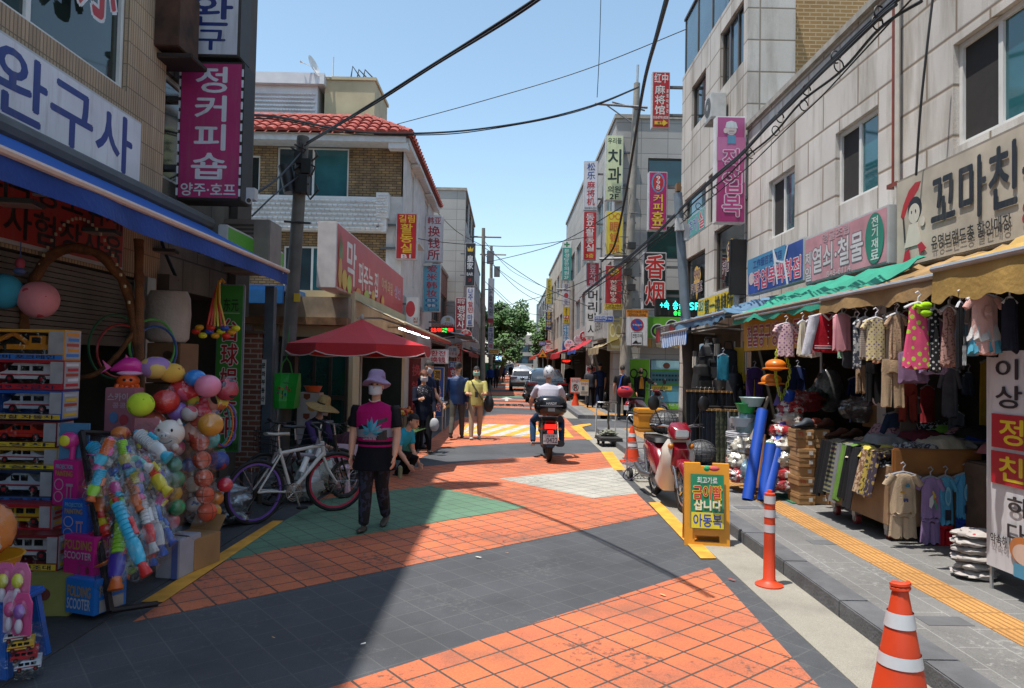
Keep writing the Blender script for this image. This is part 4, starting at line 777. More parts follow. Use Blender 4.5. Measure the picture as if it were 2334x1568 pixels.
b=MB();b.tube([(-3.74,2.4,3.42),(-3.74,8.7,3.42)],.09,10);b.box(-3.9,2.4,3.36,-3.72,8.72,3.5);part(b,'roller_cover',mat('55585a',.7,.2,4),ba,smooth=False)
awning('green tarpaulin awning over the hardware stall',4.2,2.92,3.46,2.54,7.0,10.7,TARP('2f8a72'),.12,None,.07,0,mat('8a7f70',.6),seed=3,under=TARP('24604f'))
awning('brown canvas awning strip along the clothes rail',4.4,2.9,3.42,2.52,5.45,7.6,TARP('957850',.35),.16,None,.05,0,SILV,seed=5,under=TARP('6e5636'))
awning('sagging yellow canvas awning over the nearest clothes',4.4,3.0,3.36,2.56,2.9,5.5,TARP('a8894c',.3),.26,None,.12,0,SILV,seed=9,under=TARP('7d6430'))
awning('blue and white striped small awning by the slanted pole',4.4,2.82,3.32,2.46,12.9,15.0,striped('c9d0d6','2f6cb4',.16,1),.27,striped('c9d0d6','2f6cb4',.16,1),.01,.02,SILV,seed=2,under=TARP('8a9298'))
awning('crumpled blue grey tarpaulin rolled above the bag stall',4.4,2.95,3.35,2.62,10.75,14.0,TARP('51708a',.3),.14,None,.12,0,SILV,seed=8)
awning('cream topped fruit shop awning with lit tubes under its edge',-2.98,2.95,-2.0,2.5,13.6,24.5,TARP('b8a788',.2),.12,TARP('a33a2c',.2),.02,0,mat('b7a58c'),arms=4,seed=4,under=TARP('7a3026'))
awning('dark red awning further along the left shops',-3.0,2.75,-1.8,2.3,33,44,TARP('7a2a28'),.2,None,.05,.03,seed=6)
awning('grey plastic canopy over the left stall row',-2.4,3.0,-1.3,2.75,25.5,32,mat('8d9498',.3,.2),.1,None,.05,0,seed=7)
awning('grey cloth awning beyond the dark red one',-2.4,2.9,-1.3,2.4,45,58,TARP('7d7f80'),.2,None,.05,seed=2)
awning('bright red awning beside the purple doorway',3.6,2.75,2.5,2.35,33,40,TARP('b3262c'),.25,None,.05,.03,seed=4)
awning('blue and red tarpaulin awning next to the barber sign',3.5,2.85,2.8,2.4,28.5,32.5,TARP('a82830'),.15,TARP('2c4a8a'),.05,0,seed=1)
awning('long orange red awning far on the right',3.5,2.9,2.0,2.4,48,62,TARP('b0402c'),.25,None,.05,seed=3)
awning('tan scalloped awning over the optician corner',3.9,2.75,3.2,2.4,24.4,27.5,TARP('8f7f62',.3),.2,None,.04,.05,seed=6)
b=MB();
for y in(14.2,16.0,18.0):b.box(-2.2,y,2.42,-2.15,y+1.4,2.45)
tag(b.build('tube_light',glow('f2f4ff',6)),'row of white tube lights under the fruit shop awning','lamp')
b=MB()
for i in range(24):q=24.62;x=3.9+i*.13;b.box(x,24.55,2.45-.03*(i%2),x+.12,24.6,2.75,1 if i%4==0 else 0)
tag(b.build('shop_valance',[TARP('8f8468',.3),TARP('a37a3a')]),'dirty tan valance strip above the optician panels','valance')
for i,(x,y,D)in enumerate(((40,462,5.2),(232,528,6.6),(372,572,8.0))):
 q=at(x,y,D);t=thing('hanging_lamp',['nearest flat lamp under the blue awning','middle flat lamp under the blue awning','farthest flat lamp under the blue awning'][i],'lamp',q,R(12),'flat lamps under the blue awning')
 b=MB();b.cbox((0,0,0),(.3,.22,.035));b.build('housing',mat('3a3634',.5),t,bevel=.006)
 b=MB();b.cbox((0,0,-.021),(.26,.18,.006));b.build('diffuser',mat('8f7d74',.4),t)
 b=MB();b.tube([(-.08,0,.015),(-.08,0,.22)],.012,6);b.build('stem',mat('3a3634'),t)
 # ------------------------------------------------------------------ hanging clothes
WOOD=mat('a07a4c',.6,.25,6);HGR=mat('c9c8cc',.4);GHG=mat('8f929c',.4)
def cloth_tube(b,prof,ry,folds=5,seed=0,mi=0,x0=0,amp=.35,n=28):
 """flattened, folded cloth: prof is [(z, half width, x shift)]"""
 rings=[]
 for k,p in enumerate(prof):
  z,hw=p[0],p[1];sx=p[2]if len(p)>2 else 0;u=k/(len(prof)-1);r=[]
  for i in range(n):
   a=2*math.pi*i/n;c,q=math.cos(a),math.sin(a)
   f=1+amp*u*math.sin(c*folds*2.4+seed+2*nz((z*4,seed,1)))+.5*nz((c*2.5,z*9,seed))+.3*nz((c*5,z*20,seed))
   r.append((x0+sx+hw*(abs(c)**.8)*(1 if c>0 else-1),ry*q*f*(.5+.5*u)+.02*u*nz((c*1.5,z*3,seed+4)),z+(.014*math.sin(c*folds*2.4+seed)+.025*nz((c*1.7,seed,2)))*u))
  rings.append(r)
 b.loft(rings,mi)
def hanger(t,w,z=0,m=HGR):
 b=MB();b.tube([(-w*.55,0,z-.035),(-w*.25,0,z-.005),(0,0,z+.012),(w*.25,0,z-.005),(w*.55,0,z-.035)],.011,6)
 b.tube([(0,0,z+.01),(0,0,z+.05),(.022,0,z+.075),(.0,0,z+.1),(-.022,0,z+.085)],.006,6);b.build('hanger',m,t)
def garment(label,x0,x1,y0,y1,D,m,kind='dress',sl=None,rz=0,cat='garment',group='children clothes on the rail',hg=HGR,trims=(),seed=None,ry=.022,name=None):
 """fits a garment into the given frame at distance D; trims are extra cloth tiers (z0, z1, w0, w1, material)"""
 c=at((x0+x1)/2,y0,D);w,h=(x1-x0)*D/FPX,(y1-y0)*D/FPX;sd=seed if seed is not None else x0*.37
 t=thing(name or kind,label,cat,(c.x,D,c.z),rz,group);b=MB();W=w/2
 if kind=='dress':pr=[(0,.16*w),(-.03,.3*w),(-.12*h,.3*w),(-.3*h,.3*w),(-.6*h,.4*w),(-.85*h,.47*w),(-h,.5*w)]
 elif kind in('shirt','jacket'):pr=[(0,.12*w),(-.03*h,.24*w),(-.1*h,.31*w),(-.4*h,.31*w),(-.8*h,.33*w),(-h,.33*w)]
 elif kind=='plain':pr=[(0,.3*w),(-.06*h,.46*w),(-.5*h,.46*w),(-h,.5*w)]
 if kind in('trousers','shorts'):
  pr=[(0,.44*w),(-.1*h,.46*w),(-.3*h,.48*w)];cloth_tube(b,pr,ry,3,sd)
  for s in(-1,1):cloth_tube(b,[(-.28*h,.235*w,s*.24*w),(-.7*h,.22*w,s*.26*w),(-h,.21*w,s*.28*w)],ry*.9,2,sd+s)
 else:
  cloth_tube(b,pr,ry,5,sd)
  if kind in('shirt','jacket')and sl!=0:
   L=sl or .36
   for s in(-1,1):
    sg=[]
    for k in range(5):
     u=k/4;cx,cz=s*(.25*w+.2*w*u),-.05*h-L*h*u;r_=.115*w*(1-.25*u)
     sg.append([(cx+r_*math.cos(a)*.9,ry*.9*math.sin(a),cz+s*r_*math.cos(a)*.35+0)for a in[2*math.pi*i/14 for i in range(14)]])
    b.loft(sg)
 b.build('cloth',m,t,smooth=True)
 for k,(a,e,w0,w1,mm)in enumerate(trims):
  b=MB();cloth_tube(b,[(-a*h,w0*w),(-(a+e)/2*h,(w0+w1)/2*w),(-e*h,w1*w)],ry*1.35,7,sd+k,0,0,.5);b.build('trim',mm,t,smooth=True)
 if hg:hanger(t,w*.8,0,hg)
 return t
def decal(t,items,w,h,y=-.034):
 b=MB();ms=[];lettering(b,items,w,h,-w/2,ms)
 for k in range(len(b.v)):v=b.v[k];b.v[k]=(v[0],v[1]+y,v[2]-h)
 b.build('print',ms,t,raw=True)
railX=3.45
rd=lambda x:FPX*railX/(x-1150)
b=MB();b.tube([(railX,2.5,2.5),(railX,10.6,2.5)],.02,8);tag(b.build('clothes_rail',SILV),'long steel rail under the awnings carrying children clothes','rail')
HEART=dotted('d3b3b6','7a4a86',26,.3,'voronoi',.3);YDOT=dotted('c9b98a','6d5a7a',32,.27,'voronoi',.25);NEON=dotted('cf4a72','a8c83a',17,.31,'voronoi',.35);BDOT=dotted('16161a','b9b9b9',28,.27,'voronoi',.3)
FLOR=dotted('3a3f4c','a9a9a9',30,.52,'noise');BFLOR=dotted('a8837a','6d4a42',60,.55,'noise');CAMO=dotted('2d3329','4d5340',22,.5,'noise')
WHF=fabric('c5c3cc');PNK=fabric('c78f96',.12)
garment('pale pink child shirt printed with purple hearts',1762,1822,738,812,rd(1790),HEART,'shirt',.2)
garment('white and yellow lace child dress beside the heart shirt',1816,1842,732,810,rd(1829),dotted('c6bda0','c9c4b8',60,.5,'noise'),'dress')
garment('thin pink frilled dress before the white sleeved jacket',1836,1856,728,806,rd(1846)+.1,PNK,'dress')
jk=garment('red varsity jacket with white sleeves and yellow smile badge',1836,1934,716,802,rd(1880),fabric('a81a2a'),'jacket',0)
w,h=98*rd(1880)/FPX,86*rd(1880)/FPX
b=MB()
for s,sw in((-1,.2),(1,.12)):
 rings=[]
 for k in range(6):
  u=k/5;cx,cz=s*(.3*w+sw*w*u),-.06*h-1.02*h*u;r_=.13*w*(1-.15*u)
  rings.append([(cx+r_*math.cos(a),-.012+.026*math.sin(a)*(1+.3*math.sin(k*2+a*3)),cz)for a in[2*math.pi*i/16 for i in range(16)]])
 b.loft(rings)
b.build('sleeve',WHF,jk,smooth=True)
b=MB();b.M=Matrix.Translation((0,-.03,0))
for z in(-.86,-.92):b.box(-.31*w,0,z*h,.31*w,.006,(z+.025)*h)
for i in range(4):b.disc((.0,-.3*h-i*.16*h),.006,-.006,0,10)
b.tube([(-.12*w,0,0),(-.05*w,-.012,-.1*h),(0,-.012,-.16*h),(.05*w,-.012,-.1*h),(.12*w,0,0)],.012,6)
b.build('trim',mat('cfc9cc',.8),jk)
b=MB();b.disc((.16*w,-.36*h),.035,-.036,0,20);b.disc((.145*w,-.34*h),.005,-.039,1,8);b.disc((.175*w,-.34*h),.005,-.039,1,8);b.box(.14*w,-.04,-.385*h,.18*w,-.037,-.375*h,1);b.build('badge',[mat('d0a52a'),mat('222222')],jk)
garment('plain pink pleated child top hung beside the varsity jacket',1896,1942,716,798,rd(1918),striped('c98a92','bf7f88',.012,0),'plain')
garment('navy and grey floral leggings dress',1944,1964,732,838,rd(1954),FLOR,'plain')
garment('grey knitted short sleeve child top',1952,1992,724,816,rd(1972)+.08,striped('a89c92','8f837a',.02,2),'shirt',.2)
garment('cream child tee printed with small purple dots',1962,2030,726,820,rd(1996)-.08,YDOT,'shirt',.2)
garment('sandy speckled short sleeve child tee',2016,2072,716,818,rd(2044),dotted('b09478','8d6f58',70,.55,'noise'),'shirt',.2)
nd=garment('bright pink sleeveless dress with lime green dots and bow',2056,2128,692,840,rd(2092)-.22,NEON,'dress')
b=MB();wd,hd=72*(rd(2092)-.22)/FPX,148*(rd(2092)-.22)/FPX
for dz in(-.03,-.15):b.ell((.2*wd,-.03,dz*hd),(.05,.02,.03),0)
b.tube([(-.15*wd,-.02,-.03*hd),(0,-.02,-.05*hd),(.2*wd,-.03,-.04*hd)],.02,6);b.build('bow',fabric('9fd02a'),nd,smooth=True)
garment('black child dress with white dots behind the pink dotted one',2112,2148,706,846,rd(2130),BDOT,'dress')
garment('dusty rose floral child dress',2142,2182,700,830,rd(2160),BFLOR,'dress')
lg=garment('black sports leggings lettered down the leg',2180,2198,690,842,rd(2188)-.15,fabric('17171a'),'plain',group=None)
decal(lg,[('adidas','c9c9c9',.3,.52,.8,.94,'h')],18*(rd(2188)-.15)/FPX,152*(rd(2188)-.15)/FPX)
lgp=lg.children[-2]if 0 else None
tu=garment('pink child dress with white tutu over blue net skirt',2196,2292,672,806,rd(2240),fabric('c79a92',.12),'shirt',.18,trims=((.5,.78,.3,.44,fabric('bdb9b8')),(.72,.98,.36,.42,mat('4a9ab5',.8,.25,20))))
decal(tu,[('#d','b98a7e',.4,.2,.6,.42),('#p','c9a4a4',0,0,0,0,[(.42,.3),(.5,.33),(.58,.3),(.58,.37),(.5,.34),(.42,.37)])],96*rd(2240)/FPX,134*rd(2240)/FPX)
garment('dark navy ribbed child jacket half behind the red banner',2282,2320,680,800,rd(2300)+.1,fabric('23232f'),'plain')
garment('sheer purple net skirt under the neon dress',2045,2120,800,868,rd(2082)+.15,mat('7d5f80',.8,.3,20),'plain',hg=None)
garment('beige child trousers hung below the cream tee',2008,2062,818,926,rd(2034)+.1,fabric('a58e74'),'trousers',hg=None)
garment('black child trousers on the second row',1972,2012,826,916,rd(1990)+.15,fabric('141416'),'trousers',hg=None)
garment('tan shorts peeking below the floral leggings',1950,1976,832,896,rd(1962)+.2,fabric('8d7762'),'shorts',hg=None)
for i,(lb,x0,x1,y0,y1,c,k)in enumerate((('grey tracksuit top deep inside the clothes shop',2140,2190,840,950,'5d5f6a','shirt'),('grey tracksuit bottoms deep inside the clothes shop',2160,2200,940,1040,'55565f','trousers'),('yellow printed child shirt deep in the clothes shop',2225,2290,820,990,'a8842a','plain'),('coral trousers deep in the clothes shop',2050,2090,870,960,'8d3a34','trousers'),('brown sweatshirt at the back of the shop',2040,2100,900,1000,'6a5a52','shirt'),('denim shorts at the back of the shop',2190,2225,850,900,'3f4a5c','shorts'),('dark blue tee with black raglan sleeves beside the shoe boxes',2010,2090,940,1060,'2c3a54','shirt'),('blue workwear jacket at the back of the hardware stall',1930,1975,860,960,'1d2f5a','shirt'),('royal blue shorts with side stripes',1966,1990,890,945,'1d3f8c','shorts'),('red striped child top at the back',2098,2130,880,980,'8a2a30','plain'),('purple work trousers hung in the hardware stall',1700,1740,838,920,'3f2a5a','trousers'),('teal polo shirt hung above the rope',1632,1664,808,865,'2a7a92','plain'),('navy work overalls in the hardware stall',1800,1836,836,930,'22305a','trousers'))):
 D=7.6 if x0>2000 else 9.4 if x0>1840 else 10.4
 garment(lb,x0,x1,y0,y1,D-.3+.06*i,fabric(c),k,group='clothes hung inside the shops',hg=GHG,rz=R((i%3-1)*14))
for i,(lb,x,w_,y0,y1,c,k)in enumerate((('white lace',1850,44,722,812,'bdb9b4','dress'),('mint green',1925,50,716,815,'8fb8a0','shirt'),('charcoal grey',1948,52,718,838,'3c3d42','plain'),('peach',2005,52,712,826,'c9957a','shirt'),('cream knitted',2040,60,706,822,'b9ad98','shirt'),('dark red',2066,50,704,830,'7a1f28','plain'),('navy',2110,54,700,838,'1d2440','shirt'),('lavender net',2128,60,720,850,'8d7a9c','dress'),('dusty pink',2165,58,692,836,'b58884','dress'),('sky blue net',2200,56,700,806,'6a9ab8','dress'),('grey marl',2222,60,690,800,'8a8a8e','shirt'),('black',2268,60,684,812,'18181b','plain'))):
 garment('%s child garment in the second row of the rail'%lb,x-w_/2,x+w_/2,y0+6,y1,rd(x)+.22+.05*(i%3),fabric(c),k,rz=R((i*29)%50-25))
 # ------------------------------------------------------------------ the wooden cart and its clothes
ct=thing('clothes_cart','plywood clothes cart on casters heaped with folded clothes','cart',(4.3,7.55,.12))
b=MB();b.box(3.68,6.78,.28,3.72,8.05,.84);b.box(3.68,6.74,.28,4.95,6.78,.84);b.box(3.72,6.78,.26,4.95,8.01,.3);b.box(3.72,8.01,.3,4.95,8.05,.84);b.box(3.72,6.78,.74,4.95,8.01,.78)
part(b,'box',mat('8d7258',.7,.3,3,0,.2),ct)
b=MB();b.box(3.7,6.68,.78,4.55,6.735,1.02);part(b,'back_board',mat('8a5a2c',.6,.2,5),ct,bevel=.015)
for(x,y)in((3.76,6.86),(3.76,7.5),(3.76,7.95),(4.8,6.86)):
 b=MB();b.M=Matrix.Translation((x,y,.18));b.tube([(-.022,0,0),(.022,0,0)],.058,14);b.tube([(-.026,0,0),(.026,0,0)],.03,10,1);b.box(-.035,-.03,.03,.035,.04,.1,2);b.box(-.034,-.01,-.02,-.028,.03,.05,2);b.box(.028,-.01,-.02,.034,.03,.05,2)
 part(b,'caster',[mat('7d2a2e',.5),mat('a9a59c',.5),SILV],ct)
def heap(label,x,y,z,w,d,h,c,rz=0,seed=0,cat='folded clothes',name='folded_garment',group='folded clothes on the stalls'):
 """a limp folded garment lying on a pile"""
 b=MB();n,k=14,8;g=[]
 for j in range(k+1):
  for i in range(n+1):
   u,v=i/n*2-1,j/k*2-1
   e=max(abs(u),abs(v));hh=h*(1-e**6)*(.8+.3*nz((u*1.6,v*1.6,seed),1))+.02*nz((u*4,v*4,seed),1)+.014*math.sin(u*7+seed+v*2)
   g.append((u*w/2*(1+.1*nz((v*3,seed,0))),v*d/2*(1+.1*nz((u*3,seed,5))),max(hh,-.01)-.16*max(0,e-.92)))
 b.add(g,[(j*(n+1)+i,j*(n+1)+i+1,(j+1)*(n+1)+i+1,(j+1)*(n+1)+i)for j in range(k)for i in range(n)])
 return tag(b.build(name,c,None,(x,y,z),rz,True),label,cat,group)
pal=[('black and white striped tee',dotted('19191c','9a9a9a',40,.55,'noise')),('pale grey sweatshirt',fabric('8d8d90')),('lime green cardigan',fabric('6c9a3a')),('navy tracksuit top',fabric('1c2234')),('pink printed blouse',dotted('b08a90','6a3a4c',34,.55,'noise')),('white and navy patterned tee',FLOR),('royal blue tee',fabric('1f3a8a')),('mustard leopard print top',dotted('8d7a2f','2a2218',30,.54,'noise')),('burgundy knit',fabric('5a1f2a')),('rose coloured vest',fabric('a86a70')),('cream tee',fabric('b5ab98')),('black hoodie',fabric('141416')),('light yellow top',fabric('b8a94f')),('brown striped knit',striped('6a4a3a','a08a78',.05,1))]
k=0
for j in range(4):
 for i in range(5):
  nm,m=pal[(k*5+j)%len(pal)]
  heap('%s folded on the plywood cart, %s row, %s'%(nm,['nearest','second','third','far'][j],['kerb edge','next to the edge','middle','inner','wall side'][i]),3.84+i*.25,6.94+j*.29,.84+.04*(i%3)+.05*(k%2)+.05*i,.4,.44,.05+.03*(k%3),m,R(-20+13*(k%5)),k);k+=1
k=0
for j in range(3):
 for i in range(5):
  nm,m=pal[(k*3+7+j)%len(pal)]
  heap('%s on the back table heap, %s row, %s'%(nm,['front','middle','back'][j],['left end','left of centre','centre','right of centre','right end'][i]),4.6+i*.3,5.9+j*.36-.1*i,.92+.12*j,.52,.5,.1,m,R(30*(k%5)),k+30);k+=1
b=MB();b.box(4.35,5.3,.14,6.1,6.66,.93);tag(b.build('display_table',mat('5a4c40',.8,.3),bevel=.02),'dark table under the inner heap of clothes','table')
def drape(label,y,c,x=3.66,z=.93,w=.16,L=.62,rz=0):
 b=MB()
 for s in(-1,1):b.loft([[(-.03-.02*k+.018*math.cos(a),s*w*.26+w*.27*math.sin(a),-L*k/5+.03)for a in[2*math.pi*i/12 for i in range(12)]]for k in range(6)])
 b.loft([[(.22-.05*k,w*.5*math.sin(a),.03*math.cos(a)+.03-.002*k*k)for a in[2*math.pi*i/12 for i in range(12)]]for k in range(6)])
 return tag(b.build('trousers',c,None,(x,y,z),rz,True),label,'trousers','trousers draped over the cart')
for i,(lb,y,c)in enumerate((('black sports trousers draped at the far end of the cart',8.28,fabric('121214')),('black trousers pegged beside the far end',8.1,fabric('17171a')),('navy striped trousers on the far part of the cart side',7.94,striped('1c2030','6a6a4a',.05,2)),('grey track trousers draped on the cart side',7.78,fabric('6a6b6e')),('green track trousers draped on the cart side',7.66,fabric('587a34')),('black trousers with white side stripe draped mid cart',7.52,fabric('131316')),('charcoal trousers draped mid cart',7.38,fabric('222226')),('patterned brown leggings draped near the price card',7.1,dotted('6a4a32','a08a70',30,.5,'noise')),('mustard leopard leggings draped by the cart corner',6.97,dotted('8d7a2f','2a2218',24,.54,'noise')),('dark purple dotted leggings draped at the near corner',6.86,dotted('2a1f30','7d6a3a',24,.56,'noise')))):
 drape(lb,6.86+(y-6.86)*.78,c,L=.62-.04*(i%3)if i<7 else .42)
pc_=thing('price_card','white handwritten price card pegged on the cart side','card',(3.6,7.22,.5),R(-90));b=MB();b.box(-.17,0,0,.17,.004,.26);b.build('card',mat('c4bfc0',.7),pc_)
b=MB();ms=[];lettering(b,[('냉','a82a3a',.08,.06,.26,.34),('바지','222222',.34,.1,.84,.42),('허리','a82a3a',.04,.52,.3,.8),('XXL','a82a3a',.32,.52,.64,.82),('30개','222222',.68,.52,.98,.95)],.34,.26,-.17,ms);b.build('lettering',ms,pc_,raw=True)
for lb,x0,x1,y0,y1,ct_,cb,pr in(('beige child tee and shorts set printed with little cars',2013,2104,1078,1168,'a8947c','a3907a',[('#r','3a7a92',.5,.28,.68,.34),('#t','3a7a92',.54,.22,.64,.28),('#r','b98a3a',.28,.44,.46,.49),('#r','3a3f7a',.4,.62,.6,.68),('#d','222222',.42,.67,.47,.71),('#d','222222',.54,.67,.59,.71)]),('lilac child tee and shorts set with rainbow unicorn mane',2088,2154,1088,1180,'8f76a0','8a7199',[('#p','c9c4c4',0,0,0,0,[(.3,.5),(.5,.4),(.55,.6),(.4,.75),(.28,.7)]),('#p','c0553a',0,0,0,0,[(.46,.36),(.6,.4),(.72,.6),(.62,.6)]),('#p','3a9a6a',0,0,0,0,[(.5,.5),(.62,.55),(.76,.78),(.62,.72)]),('#p','c9a83a',0,0,0,0,[(.44,.34),(.5,.3),(.66,.46),(.56,.5)])]),('red and sky blue swirl child set',2128,2182,1086,1194,'4f94b5','a81a24',[('#d','7ab0c8',.3,.2,.7,.6),('#d','4f94b5',.36,.28,.64,.54),('#r','2a2a3a',.3,.68,.7,.9)]),('blue and sky blue swirl child set',2168,2232,1080,1182,'4a8fb8','163a8a',[('#d','7ab0c8',.28,.2,.72,.6),('#d','4a8fb8',.36,.28,.64,.54),('#r','2a2a3a',.3,.68,.7,.86)])):
 D=6.6-(.08 if x0<2080 else 0)+(x0-2013)*.0003;t=garment(lb,x0,x1,y0,y1,D,fabric(ct_,.1),'shirt',.26,group='child sets on the cart end',hg=GHG if 'beige' not in lb else GHG,seed=x0)
 w,h=(x1-x0)*D/FPX,(y1-y0)*D/FPX;decal(t,pr,w*.62,h,-.036)
 b=MB();sh=.62*h if x0<2100 else .5*h
 cloth_tube(b,[(-h*.96,.3*w),(-h*1.1,.31*w)],.02,3,1)
 for s in(-1,1):cloth_tube(b,[(-h*1.08,.16*w,s*.16*w),(-h-sh,.17*w,s*.19*w)],.02,2,s)
 b.build('shorts',fabric(cb,.1),t,smooth=True)
 # ------------------------------------------------------------------ white banner and red banner, far right
def plane_sign(name,label,A,B_,z0,z1,bg,texts,cat):
 """upright sheet from A to B (near ends of its bottom edge), A on the viewer's left"""
 A,B_=Vector((*A,z0)),Vector((*B_,z0));d=B_-A;L=d.length
 r=thing(name,label,cat,(A+B_)/2,math.atan2(d.y,d.x));h=z1-z0
 b=MB();b.box(-L/2,0,0,L/2,.012,h);b.build('sheet',sgmat(bg),r)
 b=MB();ms=[];lettering(b,texts,L,h,-L/2,ms);b.build('lettering',ms,r,raw=True)
 b=MB()
 for x in(-L/2+.012,L/2-.03):b.tube([(x,.03,-.3),(x,.03,h+.1)],.014,6)
 b.build('post',SILV,r);return r
plane_sign('upright_banner','tall white banner with red blocks and yellow Hangul at the pavement edge',(3.68,5.36),(3.72,4.3),.3,1.92,'c9c8cc',[('이매장','26222a',.1,.04,.86,.13),('상담은','26222a',.1,.16,.86,.26),('#r','a8182a',.06,.29,.94,.445),('정확한','d9c02a',.14,.31,.9,.425),('#r','a8182a',.06,.46,.94,.61),('친절한','d9c02a',.14,.48,.9,.59),('해결','26222a',.22,.65,.7,.74),('다됩니다','26222a',.22,.77,.9,.86),('약속해','26222a',.06,.84,.22,.89),('#d','b9703a',.24,.82,.46,.94),('#d','d0b4a4',.27,.85,.46,.94),('#r','4a8fb0',.28,.94,.46,1)],'banner')
plane_sign('red_banner','red and black hanging banner at the right edge',(3.55,4.75),(3.75,4.2),1.93,2.45,'a8182a',[('#r','1c1a1a',.08,.12,.95,.88),('정식','c9b02a',.2,.2,.9,.8,'v')],'banner')
plane_sign('yellow_banner','yellow cloth banner with outlined hardware lettering under the green awning',(3.62,10.7),(3.62,8.1),2.02,2.48,'cf9a26',[('철물공구앵글전동공구','a0303a',.06,.2,.98,.86,'h','d8d4d0')],'banner')
plane_sign('yellow_strip','narrow yellow upright strip beside the black bags',(3.75,11.6),(3.9,11.5),1.1,2.1,'d0b02a',[('전문용','8a2a2a',.25,.4,.8,.98,'v')],'banner')
plane_sign('shop_poster','yellow shop poster seen between the trousers and bags',(4.0,12.75),(4.5,12.7),1.0,1.65,'d3bc1c',[('#p','222222',0,0,0,0,[(.2,.2),(.25,.2),(.22,.9),(.18,.9)]),('#p','222222',0,0,0,0,[(.6,.2),(.65,.2),(.72,.9),(.66,.9)])],'poster')
FS('pale blue upright strip with Hangul on the corner glass',4.42,15.7,16.1,.5,2.3,'8ab4cc',[('중국식품','2a5a8c',.25,.05,.75,.9,'v')],.04)
b=MB();b.box(4.43,15.05,.13,4.47,15.65,2.3);b.box(4.42,15.0,.13,4.5,15.06,2.4,1);b.box(4.42,15.64,.13,4.5,15.7,2.4,1);tag(b.build('glass_door',[glass('6d7f80'),SILV]),'glass shop door behind the slanted pole','door')
for i,(x,y,D)in enumerate(((1615,785,11.9),(1635,800,11.8),(1660,795,11.6),(1600,830,11.6),(1645,860,11.4),(1675,850,11.3))):
 q=at(x,y,D);b=MB();b.loft([[(.15*k*math.copysign(abs(math.cos(a))**.5,math.cos(a))*(1+.1*math.sin(z*31+i)),.1*k*math.copysign(abs(math.sin(a))**.5,math.sin(a)),z)for a in[2*math.pi*j/24 for j in range(24)]]for z,k in((0,.5),(-.04,.85),(-.15,.98),(-.3,1.04),(-.46,1.06),(-.5,.9))]);b.box(-.1,-.17,-.46,.1,-.09,-.27);b.box(-.12,-.125,-.2,.12,-.1,-.17);b.tube([(-.08,0,.0),(-.05,0,.12),(.05,0,.12),(.08,0,0)],.015,6)
 tag(b.build('backpack',mat(['17171a','1d1d20','22242a','141414','1f1c1c','191b22'][i],.7,.3,8),None,q,R(i*17-40),False,.012),['topmost black backpack under the striped awning','black backpack hung right of the topmost one','dark navy backpack hung nearest the yellow banner','low black backpack beside the yellow strip','brownish black backpack hung lowest in the middle','dark backpack hung low beside the rope'][i],'bag','black bags hung in the stall')
for i,(x,y,D)in enumerate(((1584,800,12.6),(1612,790,11.9),(1634,770,11.7))):
 q=at(x,y,D);b=MB();b.box(-.03,-.03,-.1,.03,.03,0,1)
 for a in range(4):b.tube([(.03*math.cos(a*1.57),.03*math.sin(a*1.57),-.1),(.03*math.cos(a*1.57),.03*math.sin(a*1.57),-.3)],.016,6)
 tag(b.build('bulb',[mat('c9c4b8',.3),mat('3a3a3a')],None,q),['white tube bulb hanging by the striped valance','white tube bulb hanging in the middle of the bag stall','smaller bulb hanging at the back of the bag stall'][i],'bulb')
rk=thing('clothes_rack','black double clothes rack of dark and camouflage trousers','rack',(3.75,11.2,.12));b=MB()
for y,z in((11.4,1.42),(10.9,1.15)):
 b.tube([(3.02,y,z),(3.85,y,z)],.016,8)
 for x in(3.02,3.85):b.tube([(x,y,.14),(x,y,z)],.016,8)
part(b,'frame',mat('151515',.5),rk)
for i in range(11):
 D=11.4;x=3.08+i*.065;lab=['dark trousers %s on the rear rail'%s for s in('first from the slanted pole','second from the pole','third from the pole','fourth from the pole','fifth from the pole','middle right','seventh along','eighth along','ninth along','tenth along','last')][i]
 t=thing('trousers',lab,'trousers',(x,D-.02*i,1.36),R(18),'trousers on the rack');b=MB();cloth_tube(b,[(0,.17),(-.2,.18),(-.5,.17),(-1.08,.16)],.03,3,i);b.build('cloth',fabric(['16181c','1d2029','121214','22252c'][i%4]),t,smooth=True)
 b=MB();b.box(-.17,-.012,0,.17,.012,.03);b.tube([(0,0,.03),(0,0,.07),(.02,0,.08)],.005,5,1);b.build('hanger',[WOOD,SILV],t)
for i in range(9):
 x=3.2+i*.065;lab=['camouflage trousers %s on the front rail'%s for s in('nearest the scooter','second along','third along','fourth along','in the middle','sixth along','seventh along','eighth along','nearest the hoses')][i]
 t=thing('trousers',lab,'trousers',(x,10.9-.02*i,1.09),R(16),'trousers on the rack');b=MB();cloth_tube(b,[(0,.17),(-.2,.18),(-.5,.17),(-.9,.16)],.03,3,i+4);b.build('cloth',CAMO if i>2 else fabric('1a1f2a'),t,smooth=True)
 b=MB();b.box(-.17,-.012,0,.17,.012,.03);b.build('hanger',WOOD,t)
plane_sign('price_tag','white paper tag hung on the camouflage trousers',(3.36,10.62),(3.56,10.6),.62,1.0,'b9b4b8',[('작업','333333',.2,.2,.8,.45),('2만','333333',.2,.55,.8,.85)],'tag')
